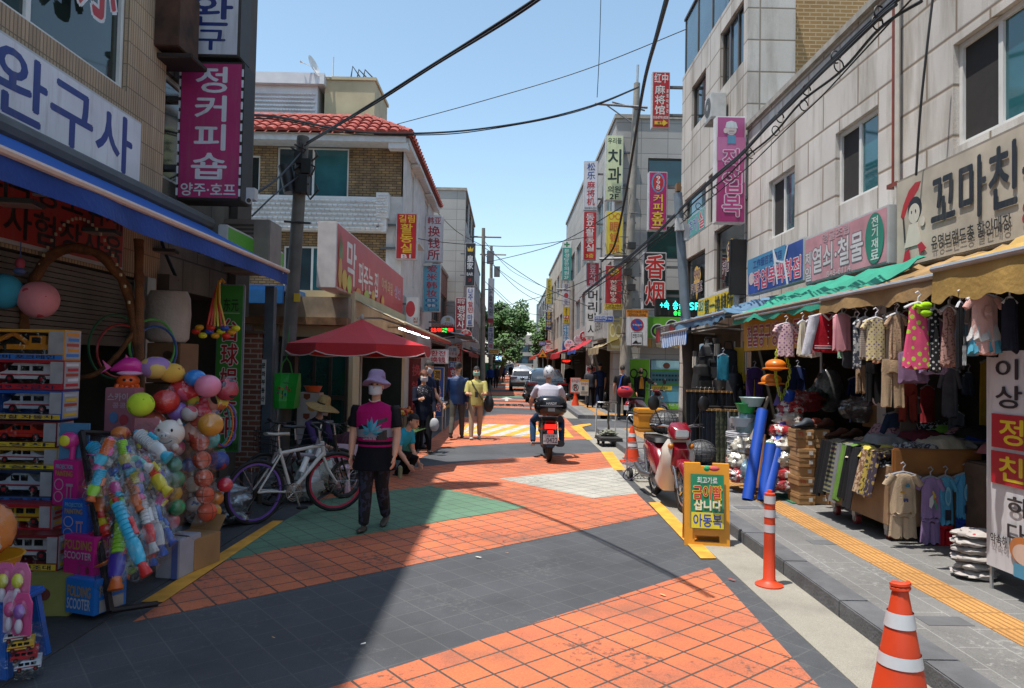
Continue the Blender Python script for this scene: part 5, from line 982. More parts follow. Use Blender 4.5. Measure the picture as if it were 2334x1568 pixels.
# ------------------------------------------------------------------ hardware goods on the pavement
def pile(label,cat,name,m,q,r,group=None,film_=None,seed=0,lum=.35,n=22,k=14):
 b=MB();b.ell((0,0,r[2]),r,0,n,k)
 for i,v in enumerate(b.v):
  d=Vector(v)-Vector((0,0,r[2]));s=1+lum*nz(v,5/max(r),seed)+lum*.5*nz(v,14/max(r),seed)
  b.v[i]=(d.x*s,d.y*s,max(0,r[2]+d.z*s))
 t=thing(name,label,cat,q,0,group);b.build('contents',m,t,smooth=True)
 if film_:
  b2=MB();b2.v=[(v[0]*1.07+.012*nz(v,30,3),v[1]*1.07+.012*nz(v,30,9),max(.001,v[2]*1.04+.012*nz(v,28,5)))for v in b.v];b2.f,b2.m=b.f,b.m;b2.build('plastic_wrap',film_,t,smooth=True)
 return t
FILM=film();RGLV=dotted('a8242c','c9c4be',16,.56,'noise');WGLV=dotted('c4beb4','a8323a',16,.64,'noise');WGL2=dotted('c9c2b2','9c9484',20,.55,'noise')
for lb,x,y,D,r,m in(('red work gloves bagged at the bottom of the tall pile',1772,1118,9.0,(.24,.2,.1),RGLV),('white work gloves bagged third from the bottom',1775,1068,9.05,(.22,.18,.13),WGL2),('mixed red gloves bagged second from the bottom',1772,1094,9.02,(.23,.19,.1),RGLV),('white and red gloves bagged below the middle',1778,1034,9.1,(.22,.18,.12),WGLV),('bright red gloves bagged at mid height',1780,1004,9.15,(.21,.17,.12),RGLV),('red and white gloves bagged near the top',1790,976,9.2,(.2,.17,.12),WGLV),('red gloves bagged on top of the tall pile',1796,952,9.25,(.2,.17,.12),RGLV),('loose red glove bag leaning toward the shoe boxes',1806,1090,9.3,(.16,.14,.14),RGLV),('dim red bag behind the tall glove pile',1830,940,9.8,(.28,.2,.16),fabric('8a2024')),('green net bag in the back of the hardware stall',1850,930,10,(.2,.2,.15),mat('2a4a38',.6))):
 pile(lb,'glove bag','glove_bag',m,at(x+(6 if x>1720 else 0),y-2,D-.12),tuple(v*.88 for v in r),'bagged work gloves',FILM,x)
for lb,x,y,D,r,m in(('clear bag of white gloves beside the blue roll',1690,1040,9.4,(.14,.12,.13),WGL2),('clear bag of white gloves under the hose coils',1684,1072,9.35,(.15,.12,.12),WGL2),('small red glove bag on the ground by the blue rolls',1682,1100,9.3,(.15,.12,.1),RGLV),('pale blue plastic bundle by the blue rolls',1705,1098,9.2,(.1,.1,.14),mat('7a9ab0',.3)),('light blue bag leaning on the hose stack',1702,1010,9.5,(.12,.1,.22),mat('8ab0b8',.3,.2))):
 pile(lb,'bag','glove_bag',m,at(x,y,D),r,'bagged work gloves',FILM,x)
BLUR=mat('1346a8',.5,.15,3)
for lb,a,c,r in(('tall blue tarpaulin roll leaning furthest left',(1704,1108,9.05),(1738,935,9.4),.07),('short blue roll standing between two tall ones',(1739,1112,9.0),(1757,1012,9.2),.07),('tallest blue tarpaulin roll leaning right',(1745,1115,8.95),(1800,895,9.5),.07)):
 p,q=at(a[0],a[1],a[2]-.3),at(c[0],c[1],c[2]-.3);p.z=.125;t=thing('tarpaulin_roll',lb,'roll',p,0,'blue tarpaulin rolls');b=MB();d=q-p;b.tube([d*0,d*.33,d*.66,d],[r,r*1.03,r*.98,r],18);b.build('sheet',BLUR,t,smooth=True)
 b=MB();b.tube([d*.985,d*1.012],r*.93,18);b.build('core',mat('6aa84a' if 'short' in lb else '2a2f4a'),t)
p,q=at(1724,1112,9.15),at(1738,990,9.3);b=MB();b.tube([(0,0,0),q-p],.05,12);tag(b.build('cardboard_tube',mat('a8795a',.8),None,p),'brown cardboard tube between the blue rolls','tube')
hs=[(1676,990),(1678,1003),(1680,1016),(1678,1032),(1676,1050),(1675,1064),(1674,1078)]
for i,(x,y)in enumerate(hs):
 q=at(x+10,y+4,9.55);b=MB()
 for j in range(3):b.tube([(.17*math.cos(a),.17*math.sin(a),j*.024)for a in[k*.35 for k in range(18)]],.015,6,0,True)
 tag(b.build('hose_coil',mat('b4b4b8' if i!=4 else 'b87a74',.4),None,q,0,True),['top pale hose coil of the stack','second hose coil from the top','third hose coil from the top','middle hose coil of the stack','one pinkish hose coil in the stack','second hose coil from the ground','lowest hose coil on the ground'][i],'hose','coiled hoses')
def basket(label,q,r,h,c,name='basin',cat='basin'):
 b=MB();n=20;b.loft([[(rr*math.cos(a),rr*math.sin(a),z)for a in[2*math.pi*i/n for i in range(n)]]for rr,z in((r*.7,0),(r,h),(r*1.06,h),(r*.97,h-.01),(r*.66,.015))])
 return tag(b.build(name,plastic(c),None,q,0,True),label,cat)
basket('white and blue basin on top of the hose stack',at(1692,972,9.5),.15,.12,'b9c4d0');basket('green basin hung beside the blue rolls',at(1700,940,9.5),.14,.12,'2a9a4a');basket('clear plastic bowl above the green basin',at(1714,926,9.45),.16,.12,'a9c4c4')
for lb,x,y,D,c in(('orange safety hat hung from a chain',1768,832,9.0,'c9701f'),('orange safety hat tilted below the chain',1758,866,9.2,'c9741f')):
 q=at(x,y,D);b=MB();b.ell((0,0,0),(.13,.13,.08),0,18,10);b.lathe([(.12,-.03),(.165,-.04),(.165,-.055),(.12,-.05)],(0,0,0),18);tag(b.build('safety_hat',plastic(c),None,q,0,True),lb,'hat')
for lb,pts in(('yellow green chain hanging left of the blue roll',[(1770,800,8.98),(1768,850,9),(1775,890,9.1),(1790,930,9.2)]),('yellow green chain looped right of the orange hat',[(1790,808,9),(1800,850,9),(1785,905,9.2)])):
 P=[at(*p)for p in pts];o=P[0];b=MB();S=spline(P,8)
 for i in range(0,len(S)-1):c=(S[i]+S[i+1])/2-o;b.tube([c+Vector((.018*math.cos(a)*(1 if i%2 else .3),.018*math.cos(a)*(.3 if i%2 else 1),.034*math.sin(a)))for a in[k*.785 for k in range(8)]],.006,5,0,True)
 tag(b.build('chain',plastic('a8b83a'),None,o),lb,'chain')
for i,(lb,a,c,col)in enumerate((('brown wooden pole leaning in the hardware stall',(1830,935,10.2),(1880,830,10.4),'5a4028'),('second wooden pole leaning by the first',(1842,935,10.2),(1890,836,10.4),'4a3424'),('grey brush hung over the blue rolls',(1716,1005,9.3),(1752,905,9.4),'8a8072'),('purple cloth strip hung by the rolls',(1772,925,9.2),(1778,880,9.2),'5a4a8c'))):
 p,q=at(*a),at(*c);b=MB();b.tube([(0,0,0),(q-p)*.5,q-p],[.03 if i<2 else .06,.03,.022],8);tag(b.build('pole',mat(col,.7,.2),None,p),lb,'pole')
b=MB();b.box(3.5,8.55,.12,4.6,9.15,.135);tag(b.build('green_mat',mat('2a6a4c',.9,.2,30,0,.5)),'green mat on the pavement under the glove bags','mat')
CARD=mat('a57f54',.8,.18,4);CARD2=mat('9a744a',.8,.18,4)
def carton(label,x,y,z,w,d,h,rz=0,m=CARD,text=None,group=None,tape=True,cat='box',name='cardboard_box',lid=0):
 t=thing(name,label,cat,(x,y,z),rz,group);b=MB();b.box(-w/2,-d/2,0,w/2,d/2,h)
 if lid:b.box(-w/2-.004,-d/2-.004,h*.62,w/2+.004,d/2+.004,h+.002)
 b.build('carton',m,t,bevel=.006)
 if text:
  b=MB();ms=[];lettering(b,text,w,h,-w/2,ms);b.v=[(v[0],v[1]-d/2-.002,v[2])for v in b.v];b.build('print',ms,t,raw=True)
 return t
random.seed(5)
ordn=['bottom','second','third','fourth','fifth','sixth','seventh','eighth']
for ci,(cx,cy,n,nm)in enumerate(((3.64,8.62,8,'front column'),(3.85,8.7,8,'middle column'),(4.13,8.5,7,'wide right column'))):
 for i in range(n):
  w=.2 if ci<2 else .33
  tx=[('#r','c4c0b8',.58,.2,.82,.62)]if ci<2 else[('Think Safety','9a3a2a',.3,.35,.95,.75)]if i==n-2 else[('#r','c4c0b8',.06,.2,.2,.62)]
  if ci==0 and i in(2,7):tx.append(('Th','a83a2a',.05,.25,.4,.7))
  carton('brown shoe box %s from the ground in the %s'%(ordn[i],nm),cx+random.uniform(-.012,.012),cy+random.uniform(-.02,.02),.125+i*.113,w,.31,.11,R(random.uniform(-4,4)),CARD if(i+ci)%2 else CARD2,tx,'stacked shoe boxes',lid=1)
carton('open carton behind the boots',4.75,8.75,1.05,.42,.35,.28,R(5),CARD2);carton('orange lidded box behind the shoe boxes',4.72,8.5,.86,.35,.3,.12,0,mat('a84a24',.7),None);carton('dark carton under the orange box',4.72,8.55,.125,.36,.35,.73,0,mat('6a4a34',.8))
def shoe(label,q,rz,c,boot=True):
 t=thing('work_boot',label,'shoe',q,rz,'work boots on the shoe boxes');b=MB();S=[]
 for u,hw,z in((0,.034,.10),(.04,.042,.125 if boot else .09),(.1,.045,.13 if boot else .09),(.15,.044,.09),(.2,.047,.07),(.25,.046,.06),(.285,.026,.045)):
  S.append([(u,hw*math.cos(a),.018+(z-.018)*(.5+.5*math.sin(a)))for a in[2*math.pi*i/14 for i in range(14)]])
 b.loft(S);b.build('upper',mat(c,.45,.25,9),t,smooth=True)
 b=MB();b.prism([(-.004,0),(.29,0),(.293,.02),(-.004,.022)],-.045,.045);b.build('sole',mat('2a211c',.7),t,bevel=.006)
for i,(dx,dy,rz,c,lb)in enumerate(((3.62,8.56,200,'3a3f48','grey blue work shoe at the kerb end of the boxes'),(3.76,8.62,190,'7a3424','red brown boot with paper tag'),(3.9,8.66,205,'4a2a1e','dark brown boot in the middle'),(4.05,8.54,185,'4f2c1f','brown boot right of the middle'),(4.2,8.52,195,'432619','brown boot at the wall side of the boxes'),(3.98,8.76,175,'40261b','brown boot behind the middle one'))):
 shoe(lb,(dx+.12,dy,1.04 if i<3 else .93),R(rz),c)
pile('clear bag of clothes above the boots','bag','plastic_bag',fabric('6a5a5c'),(4.55,8.9,1.1),(.3,.2,.16),None,film(a=.3),4)
for i in range(6):pile(['lowest white sack beside the white banner','second white sack from the ground','third white sack of the stack','fourth white sack of the stack','fifth white sack of the stack','top white sack with red printing'][i],'sack','sack',mat('a8a19d',.5,.2,6)if i<5 else dotted('a8a19d','9a3a3a',9,.58,'noise'),(3.76+.015*(i%2),5.62,.125+.062*i),(.17,.13,.036),'stacked white sacks',None,i,.3)
pile('bundle of wrapped steel pins at the back of the hardware stall','bundle','bundle',mat('6a6a6a',.4,.4,30),at(1890,940,9.9),(.2,.1,.3),None,FILM,2,.12)
# ------------------------------------------------------------------ toy shop front
b=MB()
for i in range(14):b.box(-4.12,3.5,1.92+i*.048,-4.06,7.65,1.92+i*.048+.04)
b.box(-4.14,3.5,1.86,-4.03,7.65,1.92);tag(b.build('roller_shutter',mat('6f6660',.5,.2,3,.3)),'half lowered grey roller shutter of the toy shop','shutter')
b=MB();b.box(-4.05,7.6,0,-3.9,7.78,2.62);b.box(-4.0,8.0,0,-3.86,8.22,2.7,1);tag(b.build('shop_post',[SILV,mat('57504c',.7)]),'grey steel shop post behind the vine arch','post')
VINE=mat('6b3f1c',.7,.5,9,0,.5)
t=thing('vine_arch','orange brown twisted vine arch over the toy display','arch',at(318,830,6.3));b=MB();o=Vector(t.location)
def vine(pts,r):
 P=spline([at(*p)for p in pts],8);b.tube([p-o+Vector((.012*nz(p,9),0,.014*nz(p,9,4)))for p in P],[r*(1+.25*nz(p,14,2))for p in P],9)
vine([(86,1000,5.9),(70,850,5.9),(54,745,5.9),(62,690,5.9),(85,625,5.95),(120,582,6),(170,565,6),(215,575,6.1),(252,605,6.2),(280,640,6.3),(296,690,6.3),(310,760,6.3),(318,830,6.3)],.042);b.build('arch',VINE,t,smooth=True)
b=MB();vine([(316,545,6.32),(318,640,6.3),(316,740,6.3),(318,840,6.3),(322,1010,6.3)],.04);vine([(316,735,6.3),(290,780,6.25),(262,815,6.2),(210,855,6.1),(150,868,6)],.022);b.build('stem',VINE,t,smooth=True)
b=MB()
for k in range(26):
 u=k/25;x,y=(70+230*u,690-190*math.sin(math.pi*u)**.8);q=at(x,y,5.98)-o;b.box(q.x-.006,q.y-.05,q.z-.012,q.x+.006,q.y-.03,q.z+.012)
b.build('light_string',mat('b9a88a',.4),t)
def ball(label,x,y,r,D,m,squash=1,cat='ball',name='toy_ball',group=None,wrap=None,ry=None):
 q=at(x,y,D);R_=r*D/FPX;t=thing(name,label,cat,q,random.uniform(0,3),group);b=MB();b.ell((0,0,0),(R_,R_,R_*squash),0,24,14);b.build('skin',m,t,smooth=True)
 if wrap:
  b=MB();b.ell((0,0,0),(R_*1.1,R_*1.1,R_*squash*1.1),0,20,12)
  b.v=[(v[0]*(1+.1*nz(v,20)),v[1]*(1+.1*nz(v,20)),v[2]*(1+.12*nz(v,16,4))+(.25*R_ if v[2]>R_*squash*.95 else 0))for v in b.v];b.build('plastic_wrap',wrap,t,smooth=True)
 return t
FL2=film(a=.1)
def B2(c,k=1.8):
 if not isinstance(c,str):return c
 v=[min(.72,x*k)for x in lin(c)[:3]];return '%02x%02x%02x'%tuple(int(255*(12.92*x if x<.0031 else 1.055*x**(1/2.4)-.055))for x in v)
def plastic(c,r=.35):return mat(B2(c),r,.06,5)
GL=lambda c,v=.25,s=4:mat(B2(c,1.6),.25,v,s)
BLOT=lambda a,c,s=9,z=.58:dotted(B2(a,1.6),B2(c,1.4),s,z,'noise')
ball('pink patterned ball hung on the left of the arch',88,683,42,5.7,BLOT('c9727c','b03a4c',12,.66));ball('blue globe ball printed with red fish at the left edge',8,664,40,5.6,BLOT('2f7f9c','a8502f',9,.66))
q=at(46,595,5.6);t=thing('hanging_charm','small striped toy dangling under the red banner','toy',q);b=MB();b.ell((0,0,-.02),(.035,.035,.05),0);b.ell((0,0,-.08),(.045,.04,.03),1);b.tube([(0,0,.0),(0,0,.16)],.004,5,1);b.build('body',[mat('9a3a4a'),mat('4a5a8c')],t,smooth=True)
def vehicle(b,x,z,y,L,H,kind,mb_,mc,mw,my):
 if kind=='digger':
  b.box(x+.3*L,y,z+.18*H,x+L,y+.1,z+.42*H,mb_);b.box(x+.66*L,y,z+.42*H,x+.92*L,y+.09,z+.85*H,mb_);b.box(x+.7*L,y-.004,z+.5*H,x+.84*L,y,z+.78*H,mc)
  b.tube([(x+.62*L,y+.04,z+.45*H),(x+.36*L,y+.04,z+.95*H),(x+.1*L,y+.04,z+.6*H),(x+.06*L,y+.04,z+.25*H)],.02,6,mb_);b.prism([(x,z+.12*H),(x+.14*L,z+.2*H),(x+.1*L,z+.36*H),(x,z+.32*H)],y,y+.08,mb_);b.box(x+.3*L,y-.003,z,x+L,y+.1,z+.16*H,mw)
 else:
  van=kind=='van';p=[(x,z+.2*H),(x+L,z+.2*H),(x+L,z+(.95 if van else .55)*H),(x+.26*L if van else x+.82*L,z+(.98 if van else .6)*H)]
  p+=[(x+.1*L,z+.58*H),(x,z+.5*H)]if van else[(x+.68*L,z+.95*H),(x+.38*L,z+.95*H),(x+.2*L,z+.6*H),(x,z+.5*H)]
  b.prism(p,y,y+.1,mb_)
  for u in((.16,.34),(.4,.56),(.62,.82))if van else((.34,.5),(.54,.68)):b.box(x+u[0]*L,y-.004,z+.6*H,x+u[1]*L,y-.001,z+.85*H,mc)
  b.box(x+.02*L,y-.004,z+.36*H,x+.98*L,y-.001,z+.44*H,my)
  for u in(.2,.8):b.M,M0=b.M@Matrix.Translation((x+u*L,y,z+.2*H)),b.M;b.disc((0,0),.2*H,-.008,mw,16,None,.05);b.disc((0,0),.09*H,-.011,my,12);b.M=M0
def toybox(label,x0,x1,y0,y1,D,dp,bg,kind,tc,band,txt,rz=0,group='stacked toy vehicle boxes',rim='2a3a6a'):
 bg,tc,band,rim=B2(bg),B2(tc),B2(band,2),B2(rim,2);a=at(x1,y1,D);w,h=(x1-x0)*D/FPX,(y1-y0)*D/FPX;t=thing('toy_box',label,'toy box',(a.x,D,a.z),R(rz),group)
 b=MB();e=.022;b.box(-w,.0,0,0,dp,.2*h);b.box(-w,0,h-e,0,dp,h);b.box(-w,0,.2*h,-w+e,dp,h-e);b.box(-.18*w,0,.2*h,0,dp,h-e);b.box(-w,dp-.01,.2*h,0,dp,h-e,1)
 b.box(.0005,.006,.01,.003,dp-.006,h-.01,2);b.box(-.175*w,-.003,.22*h,-.006,-.0005,h-.012,2)
 b.build('carton',[mat(rim,.35),mat(bg,.5),mat('a8a4a8',.5,.2,9)],t)
 b=MB()
 for k in range(5):zz=.12*h+k*.17*h;b.box(.004,.02+.02*(k%2),zz,.0055,dp-.03,zz+.1*h,k%3)
 b.M=Matrix.Identity(4);b.build('print',[mat(band,.5),mat(tc,.5),mat('b04a3a',.5)],t)
 b=MB();b.box(-w*.97,-.004,.02*h,-.01,-.0015,.185*h,1);b.text(txt,-w*.9,.04*h,-.1*w,.165*h,-.006,2,.02);b.build('title_strip',[mat(bg),mat(band,.4),mat('2a2a4a',.5)],t,raw=True)
 b=MB();vehicle(b,-w*.92,.22*h,dp*.35,.7*w,.68*h,kind,0,1,2,3);b.build('toy_vehicle',[mat(tc,.3),mat('15181c',.2),mat('18181a',.6),mat('b02a3a' if kind!='digger' else '2a2a2a',.4)],t)
 b=MB();b.add([(-w+e,.004,.2*h),(-.18*w,.004,.2*h),(-.18*w,.004,h-e),(-w+e,.004,h-e)],[(0,1,2,3)]);b.build('window_film',film(a=.1),t)
toybox('toy box with an orange excavator on top of the stack',-60,146,752,822,5.3,.2,'15161a','digger','b06a1c','2a5a94','중장비 포크레인',rim='a8742a')
toybox('toy box with a white ambulance, second from the top',-30,144,822,890,5.25,.2,'2a1a1c','van','a9a4aa','8c1f2a','119 구급차',rim='7a1c26')
toybox('blue toy box with a white police van, third down',-20,140,892,958,5.22,.2,'16305c','van','8f929c','a8842c','경찰 자동차',rim='1d3f7a')
toybox('toy box with a red fire car, fourth down',-40,128,962,1020,5.2,.2,'1c1418','car','a02a1c','b08a2a','소방차',rim='4a1a1c')
toybox('toy box with a white police sedan, fifth down',-40,130,1022,1070,5.2,.2,'14181f','car','9a9ca8','b0902a','경찰차',rim='8a6a2a')
toybox('dark toy box with a silver robot car, sixth down',-40,118,1074,1148,5.15,.2,'121a26','car','8c94a0','2a4a7a','로봇카',rim='1a2438')
toybox('red toy box with a yellow car carrier near the bottom',-30,114,1152,1218,5.0,.2,'2a1216','van','b08a1c','8c1a20','캐리어',rim='7a161c')
toybox('toy box with two white vans at the bottom of the stack',-10,130,1222,1302,4.85,.2,'1a1214','van','a8a4a6','a08a2a','응급 구조대',rim='5a161c')
q=at(100,1392,4.75);carton('olive yellow cardboard box at the bottom of the toy boxes',q.x,4.9,.01,.3,.3,.27,R(4),mat('8a8a4c',.7),[('#d','6a2a2a',.3,.3,.6,.6)])
def printbox(label,x0,x1,y0,y1,D,c,rz,texts,side):
 w,h=(x1-x0)*D/FPX,(y1-y0)*D/FPX;q=at((x0+x1)/2,y1,D)
 t=thing('toy_box',label,'toy box',q,R(rz),'printed boxes beside the toy gun stand');b=MB();b.box(-w/2,0,0,w/2,.26,h);b.build('carton',mat(B2(c),.45),t,bevel=.004)
 b=MB();ms=[];lettering(b,texts,w,h,-w/2,ms);b.build('print',ms,t,raw=True)
 b=MB();b.M=Matrix.Translation((w/2+.002,.13,0))@Matrix.Rotation(R(90),4,'Z');ms=[];lettering(b,side,.24,h,-.12,ms);b.build('side_print',ms,t,raw=True)
PT=[('PROJECTOR','7ab0c8',.15,.08,.85,.2),('PAINTING','b9953a',.15,.22,.85,.34),('#o','b9a8b4',.12,.4,.5,.66,.85),('#o','b9a8b4',.12,.68,.5,.92,.85),('#r','b08aa0',.62,.5,.9,.56),('#r','b08aa0',.66,.56,.7,.84),('#r','b08aa0',.82,.56,.86,.84)]
printbox('magenta box printed with a drawing projector',112,178,1052,1152,4.95,'9c1c62',-14,PT,PT);printbox('blue box printed with a drawing projector',134,200,1140,1234,4.9,'1c4a94',-12,PT,PT)
FSC=[('#r','b9b4bc',.42,.12,.98,.95),('FOLDING','b9953a',.06,.1,.94,.3),('SCOOTER','c4b0c0',.06,.36,.94,.52),('#r','a83a74',.5,.56,.9,.62),('#d','a83a74',.5,.66,.62,.84),('#d','7a2a3a',.78,.66,.9,.84)]
printbox('pink box reading folding scooter',132,222,1224,1322,4.8,'a01c66',-18,FSC[1:],FSC);printbox('blue box reading folding scooter at the bottom',138,222,1322,1400,4.7,'1a5a9c',-18,[('FOLDING','b9953a',.1,.2,.9,.5),('SCOOTER','c4c8d0',.1,.55,.9,.85)],[('FOLDING','b9953a',.1,.2,.9,.5),('#r','a8a4a0',.1,.6,.9,.95)])
q=at(380,1318,5.6);carton('white and lilac box behind the toy guns',q.x+.02,5.75,.01,.2,.3,.3,R(-8),mat('a8a9b4',.6),[('#r','5a6aa8',.7,0,.95,1)])
t=carton('open cardboard box printed with a black dancer emblem',-2.62,5.98,.01,.3,.34,.26,R(-14),CARD,[('#d','1c1814',.27,.16,.33,.3),('#d','1c1814',.14,.5,.24,.86),('#d','1c1814',.3,.4,.4,.8),('#d','1c1814',.44,.5,.5,.7),('#d','1c1814',.12,.74,.2,.92),('민복당당','3a2a1c',.6,.28,.92,.42),('#r','4a382a',.6,.5,.9,.52),('#r','4a382a',.6,.58,.88,.6)])
b=MB()
for x0,y0,x1,y1,dz in((-.15,-.17,.15,-.15,.05),(-.15,.15,.15,.17,.12)):b.add([(x0,y0,.262),(x1,y0,.262),(x1,y0+(.09 if y0>0 else-.07),.262+dz),(x0,y0+(.09 if y0>0 else-.07),.262+dz)],[(0,1,2,3)])
b.build('flap',CARD2,t)
b=MB();p,q=at(186,985,5.0),at(252,1392,4.7);b.tube([p,q],.026,6);p2,q2=at(300,990,5.7),at(330,1300,5.6);b.tube([p2,q2],.022,6);b.tube([p,p2],.02,6);b.tube([q,(q.x+.2,q.y+.22,.05)],.02,6)
tag(b.build('toy_stand',mat('1c1618',.6)),'black leaning stand holding the bagged water guns','stand')
def gun(label,a,c,w,cols,wrap=True):
 """a long pump water gun, muzzle at a, stock end at c"""
 p,q=at(*a),at(*c);d=q-p;L=d.length;t=thing('toy_gun',label,'toy gun',p,0,'bagged water guns');z=d.normalized()
 x=Vector((0,1,0)).cross(z).normalized();y=z.cross(x);M=Matrix(((x.x,y.x,z.x,0),(x.y,y.y,z.y,0),(x.z,y.z,z.z,0),(0,0,0,1)))
 b=MB();b.M=M;n=8
 b.tube([(0,0,0),(0,0,.06*L),(0,0,.07*L)],[w*.35,w*.35,w*.5],10,2)
 zs=[.07+.47*k/n for k in range(n+1)]
 for k in range(n):b.tube([(0,0,zs[k]*L),(0,0,(zs[k]+.02)*L),(0,0,(zs[k+1]-.008)*L),(0,0,zs[k+1]*L)],[w*.62,w*.72,w*.72,w*.6],12,0)
 b.loft([[(w*(.55+.2*s)*math.cos(u)+.1*w,w*.5*math.sin(u),L*zz)for u in[2*math.pi*i/12 for i in range(12)]]for zz,s in((.52,.2),(.58,1.4),(.68,1.6),(.78,1.0),(.84,.2))],1)
 b.loft([[(sx*w+w*.3*math.cos(u),w*.32*math.sin(u),L*zz)for u in[2*math.pi*i/10 for i in range(10)]]for zz,sx in((.6,.7),(.64,1.5),(.66,2.0))],2)
 b.loft([[(w*(.2+k)*math.cos(u)*.7,w*.4*math.sin(u),L*zz)for u in[2*math.pi*i/10 for i in range(10)]]for zz,k in((.82,.4),(.9,.6),(.99,.9),(1,.7))],2)
 b.tube([(-w*.75,0,.3*L),(-w*.75,0,.52*L)],w*.3,8,2)
 b.build('body',[plastic(c_)for c_ in cols],t,smooth=True)
 if wrap:
  b=MB();b.M=M;b.loft([[(w*k*math.cos(u)*1.5*(1+.18*math.sin(u*5+zz*19)),w*k*1.1*math.sin(u)*(1+.2*math.sin(u*4+zz*23)),L*zz)for u in[2*math.pi*i/18 for i in range(18)]]for zz,k in((-.06,.3),(.02,.9),(.2,1.1),(.5,1.25),(.75,1.35),(.95,1.2),(1.05,.5))]);b.build('plastic_wrap',FL2,t,smooth=True)
OR,LM,CY,WH,BLU,PK,YE,VI,RE='c9501a','7ab82a','2a8fb0','b4b4bc','1d4f9c','b83a7a','c99a24','3a2a7a','b02420'
for g in(('cyan long water gun with a red handle in the middle',(262,1135,4.85),(335,1312,4.7),.06,(CY,CY,RE)),('lime and orange water gun with navy tank at the stand foot',(282,1170,4.9),(262,1345,4.65),.07,(LM,VI,OR)),('white and blue water gun hanging lowest on the right',(335,1110,5.1),(372,1268,5.0),.055,(WH,WH,BLU)),('white space gun with a yellow ring',(318,1120,5.0),(352,1260,4.9),.05,(WH,RE,WH)),('orange and lime blaster at the upper left of the stand',(240,1085,4.95),(285,1178,4.85),.06,(OR,LM,OR)),('yellow and red blaster at the stand edge',(222,1080,4.9),(232,1180,4.85),.045,(YE,OR,RE)),('red and orange pump gun on the right shoulder of the heap',(318,1040,5.15),(385,1125,5.05),.06,(RE,YE,YE)),('blue and white gun at the top of the heap',(205,1010,5.0),(262,1082,4.9),.065,(CY,WH,BLU)),('white and teal gun at the top middle of the heap',(245,1005,5.05),(300,1080,4.95),.065,(WH,'2a9a8a',CY)),('sky blue gun across the upper heap',(225,1085,4.92),(325,1055,5.0),.05,(CY,WH,BLU)),('orange and white gun across the upper heap',(250,1020,5.05),(345,1068,5.0),.05,(OR,'2a9a8a',WH)),('purple and yellow water gun in the heap centre',(300,1060,5.0),(320,1140,4.95),.06,(YE,VI,PK)),('white and blue bagged gun at the right top',(310,985,5.3),(385,1045,5.2),.07,(WH,WH,CY)),('brown and orange gun below the heap centre',(290,1090,4.95),(318,1165,4.9),.05,('7a4a2a',OR,OR)),('dark red gun behind the cyan gun',(330,1180,5.0),(350,1290,4.95),.05,(BLU,RE,BLU)),('pale blue gun near the white carton',(352,1170,5.2),(395,1240,5.1),.05,('8aa4b8',BLU,BLU)),('green gun low behind the stand',(300,1190,5.05),(305,1290,4.95),.05,(LM,YE,LM))):
 gun(*g)
random.seed(21);NM={OR:'orange',LM:'lime',CY:'cyan',WH:'white',BLU:'blue',PK:'pink',YE:'yellow',VI:'violet',RE:'red'};ks=list(NM)
for i,(x,y)in enumerate(((232,1040),(285,1040),(215,1110),(262,1105),(300,1100),(352,1150),(240,1200),(268,1230),(312,1230),(345,1215),(370,1100),(300,1290))):
 a,c,e=ks[i%9],ks[(i*4+2)%9],ks[(i*2+5)%9];dx,dy=random.uniform(-34,34),random.uniform(28,52);D=4.84+(x-220)*.0022
 gun('small %s squirt gun with %s tank %s'%(NM[a],NM[c],'at the top edge of the bagged heap' if y<1045 else 'in the middle of the bagged heap' if y<1160 else 'low in the bagged heap'),(x-dx,y-dy,D),(x+dx*.5,y+dy*.7,D-.06),.05,(a,c,e))
def net(label,balls,x0,x1,y0,y1,D,group=None):
 q=at((x0+x1)/2,y0,D);h=(y1-y0)*D/FPX;w=(x1-x0)*D/FPX;b=MB()
 b.loft([[(w/2*k*math.cos(u)*(1+.08*math.sin(u*6+zz*20)),w/2*k*math.sin(u)*(1+.08*math.cos(u*5+zz*17)),-h*zz)for u in[2*math.pi*i/20 for i in range(20)]]for zz,k in((0,.12),(.05,.5),(.12,.98),(.35,1.05),(.6,1.0),(.85,1.06),(.96,.8),(1,.3))]);tag(b.build('net_bag',film(a=.14),None,q,0,True),label,'bag')
 for(lb,x,y,r,m)in balls:ball(lb,x,y,r,D,m,group=group)
gb=[('upper green ball in the clear bag','2a6a4c'),('second green ball in the clear bag','2a7050'),('gold ball in the clear bag','a8842a'),('lower green ball in the clear bag','2a7a50'),('dull pink ball at the bottom of the clear bag','a85a64')]
net('tall clear bag of green and gold balls',[(lb,398+(-3,4,-3,4,-8)[i],1060+32*i,19,GL(c))for i,(lb,c)in enumerate(gb)],370,424,1030,1210,5.75,'balls in the clear bag')
BASK=mat('d65a3c',.6,.15,20,0,.3)
for i,(x,y,r)in enumerate(((452,968,18),(455,1008,20),(460,1048,20),(464,1090,20),(468,1128,20),(472,1166,21))):
 t=ball(['topmost','second','third','fourth','fifth','lowest'][i]+' orange basketball in the hanging net',x,y,r,6.0,BASK,group='basketballs in the hanging net');rr=r*6/FPX*1.004;b=MB()
 for ax in range(3):b.tube([(rr*math.cos(a)*(ax!=0),rr*(math.sin(a)if ax!=1 else 0)if ax else rr*math.cos(a),rr*math.sin(a)*(ax!=2))for a in[k*math.pi/12 for k in range(24)]],.0022,4,0,True)
 b.build('seam',mat('3a1a14'),t)
net('long clear net round the basketballs',[],432,494,940,1196,6.0)
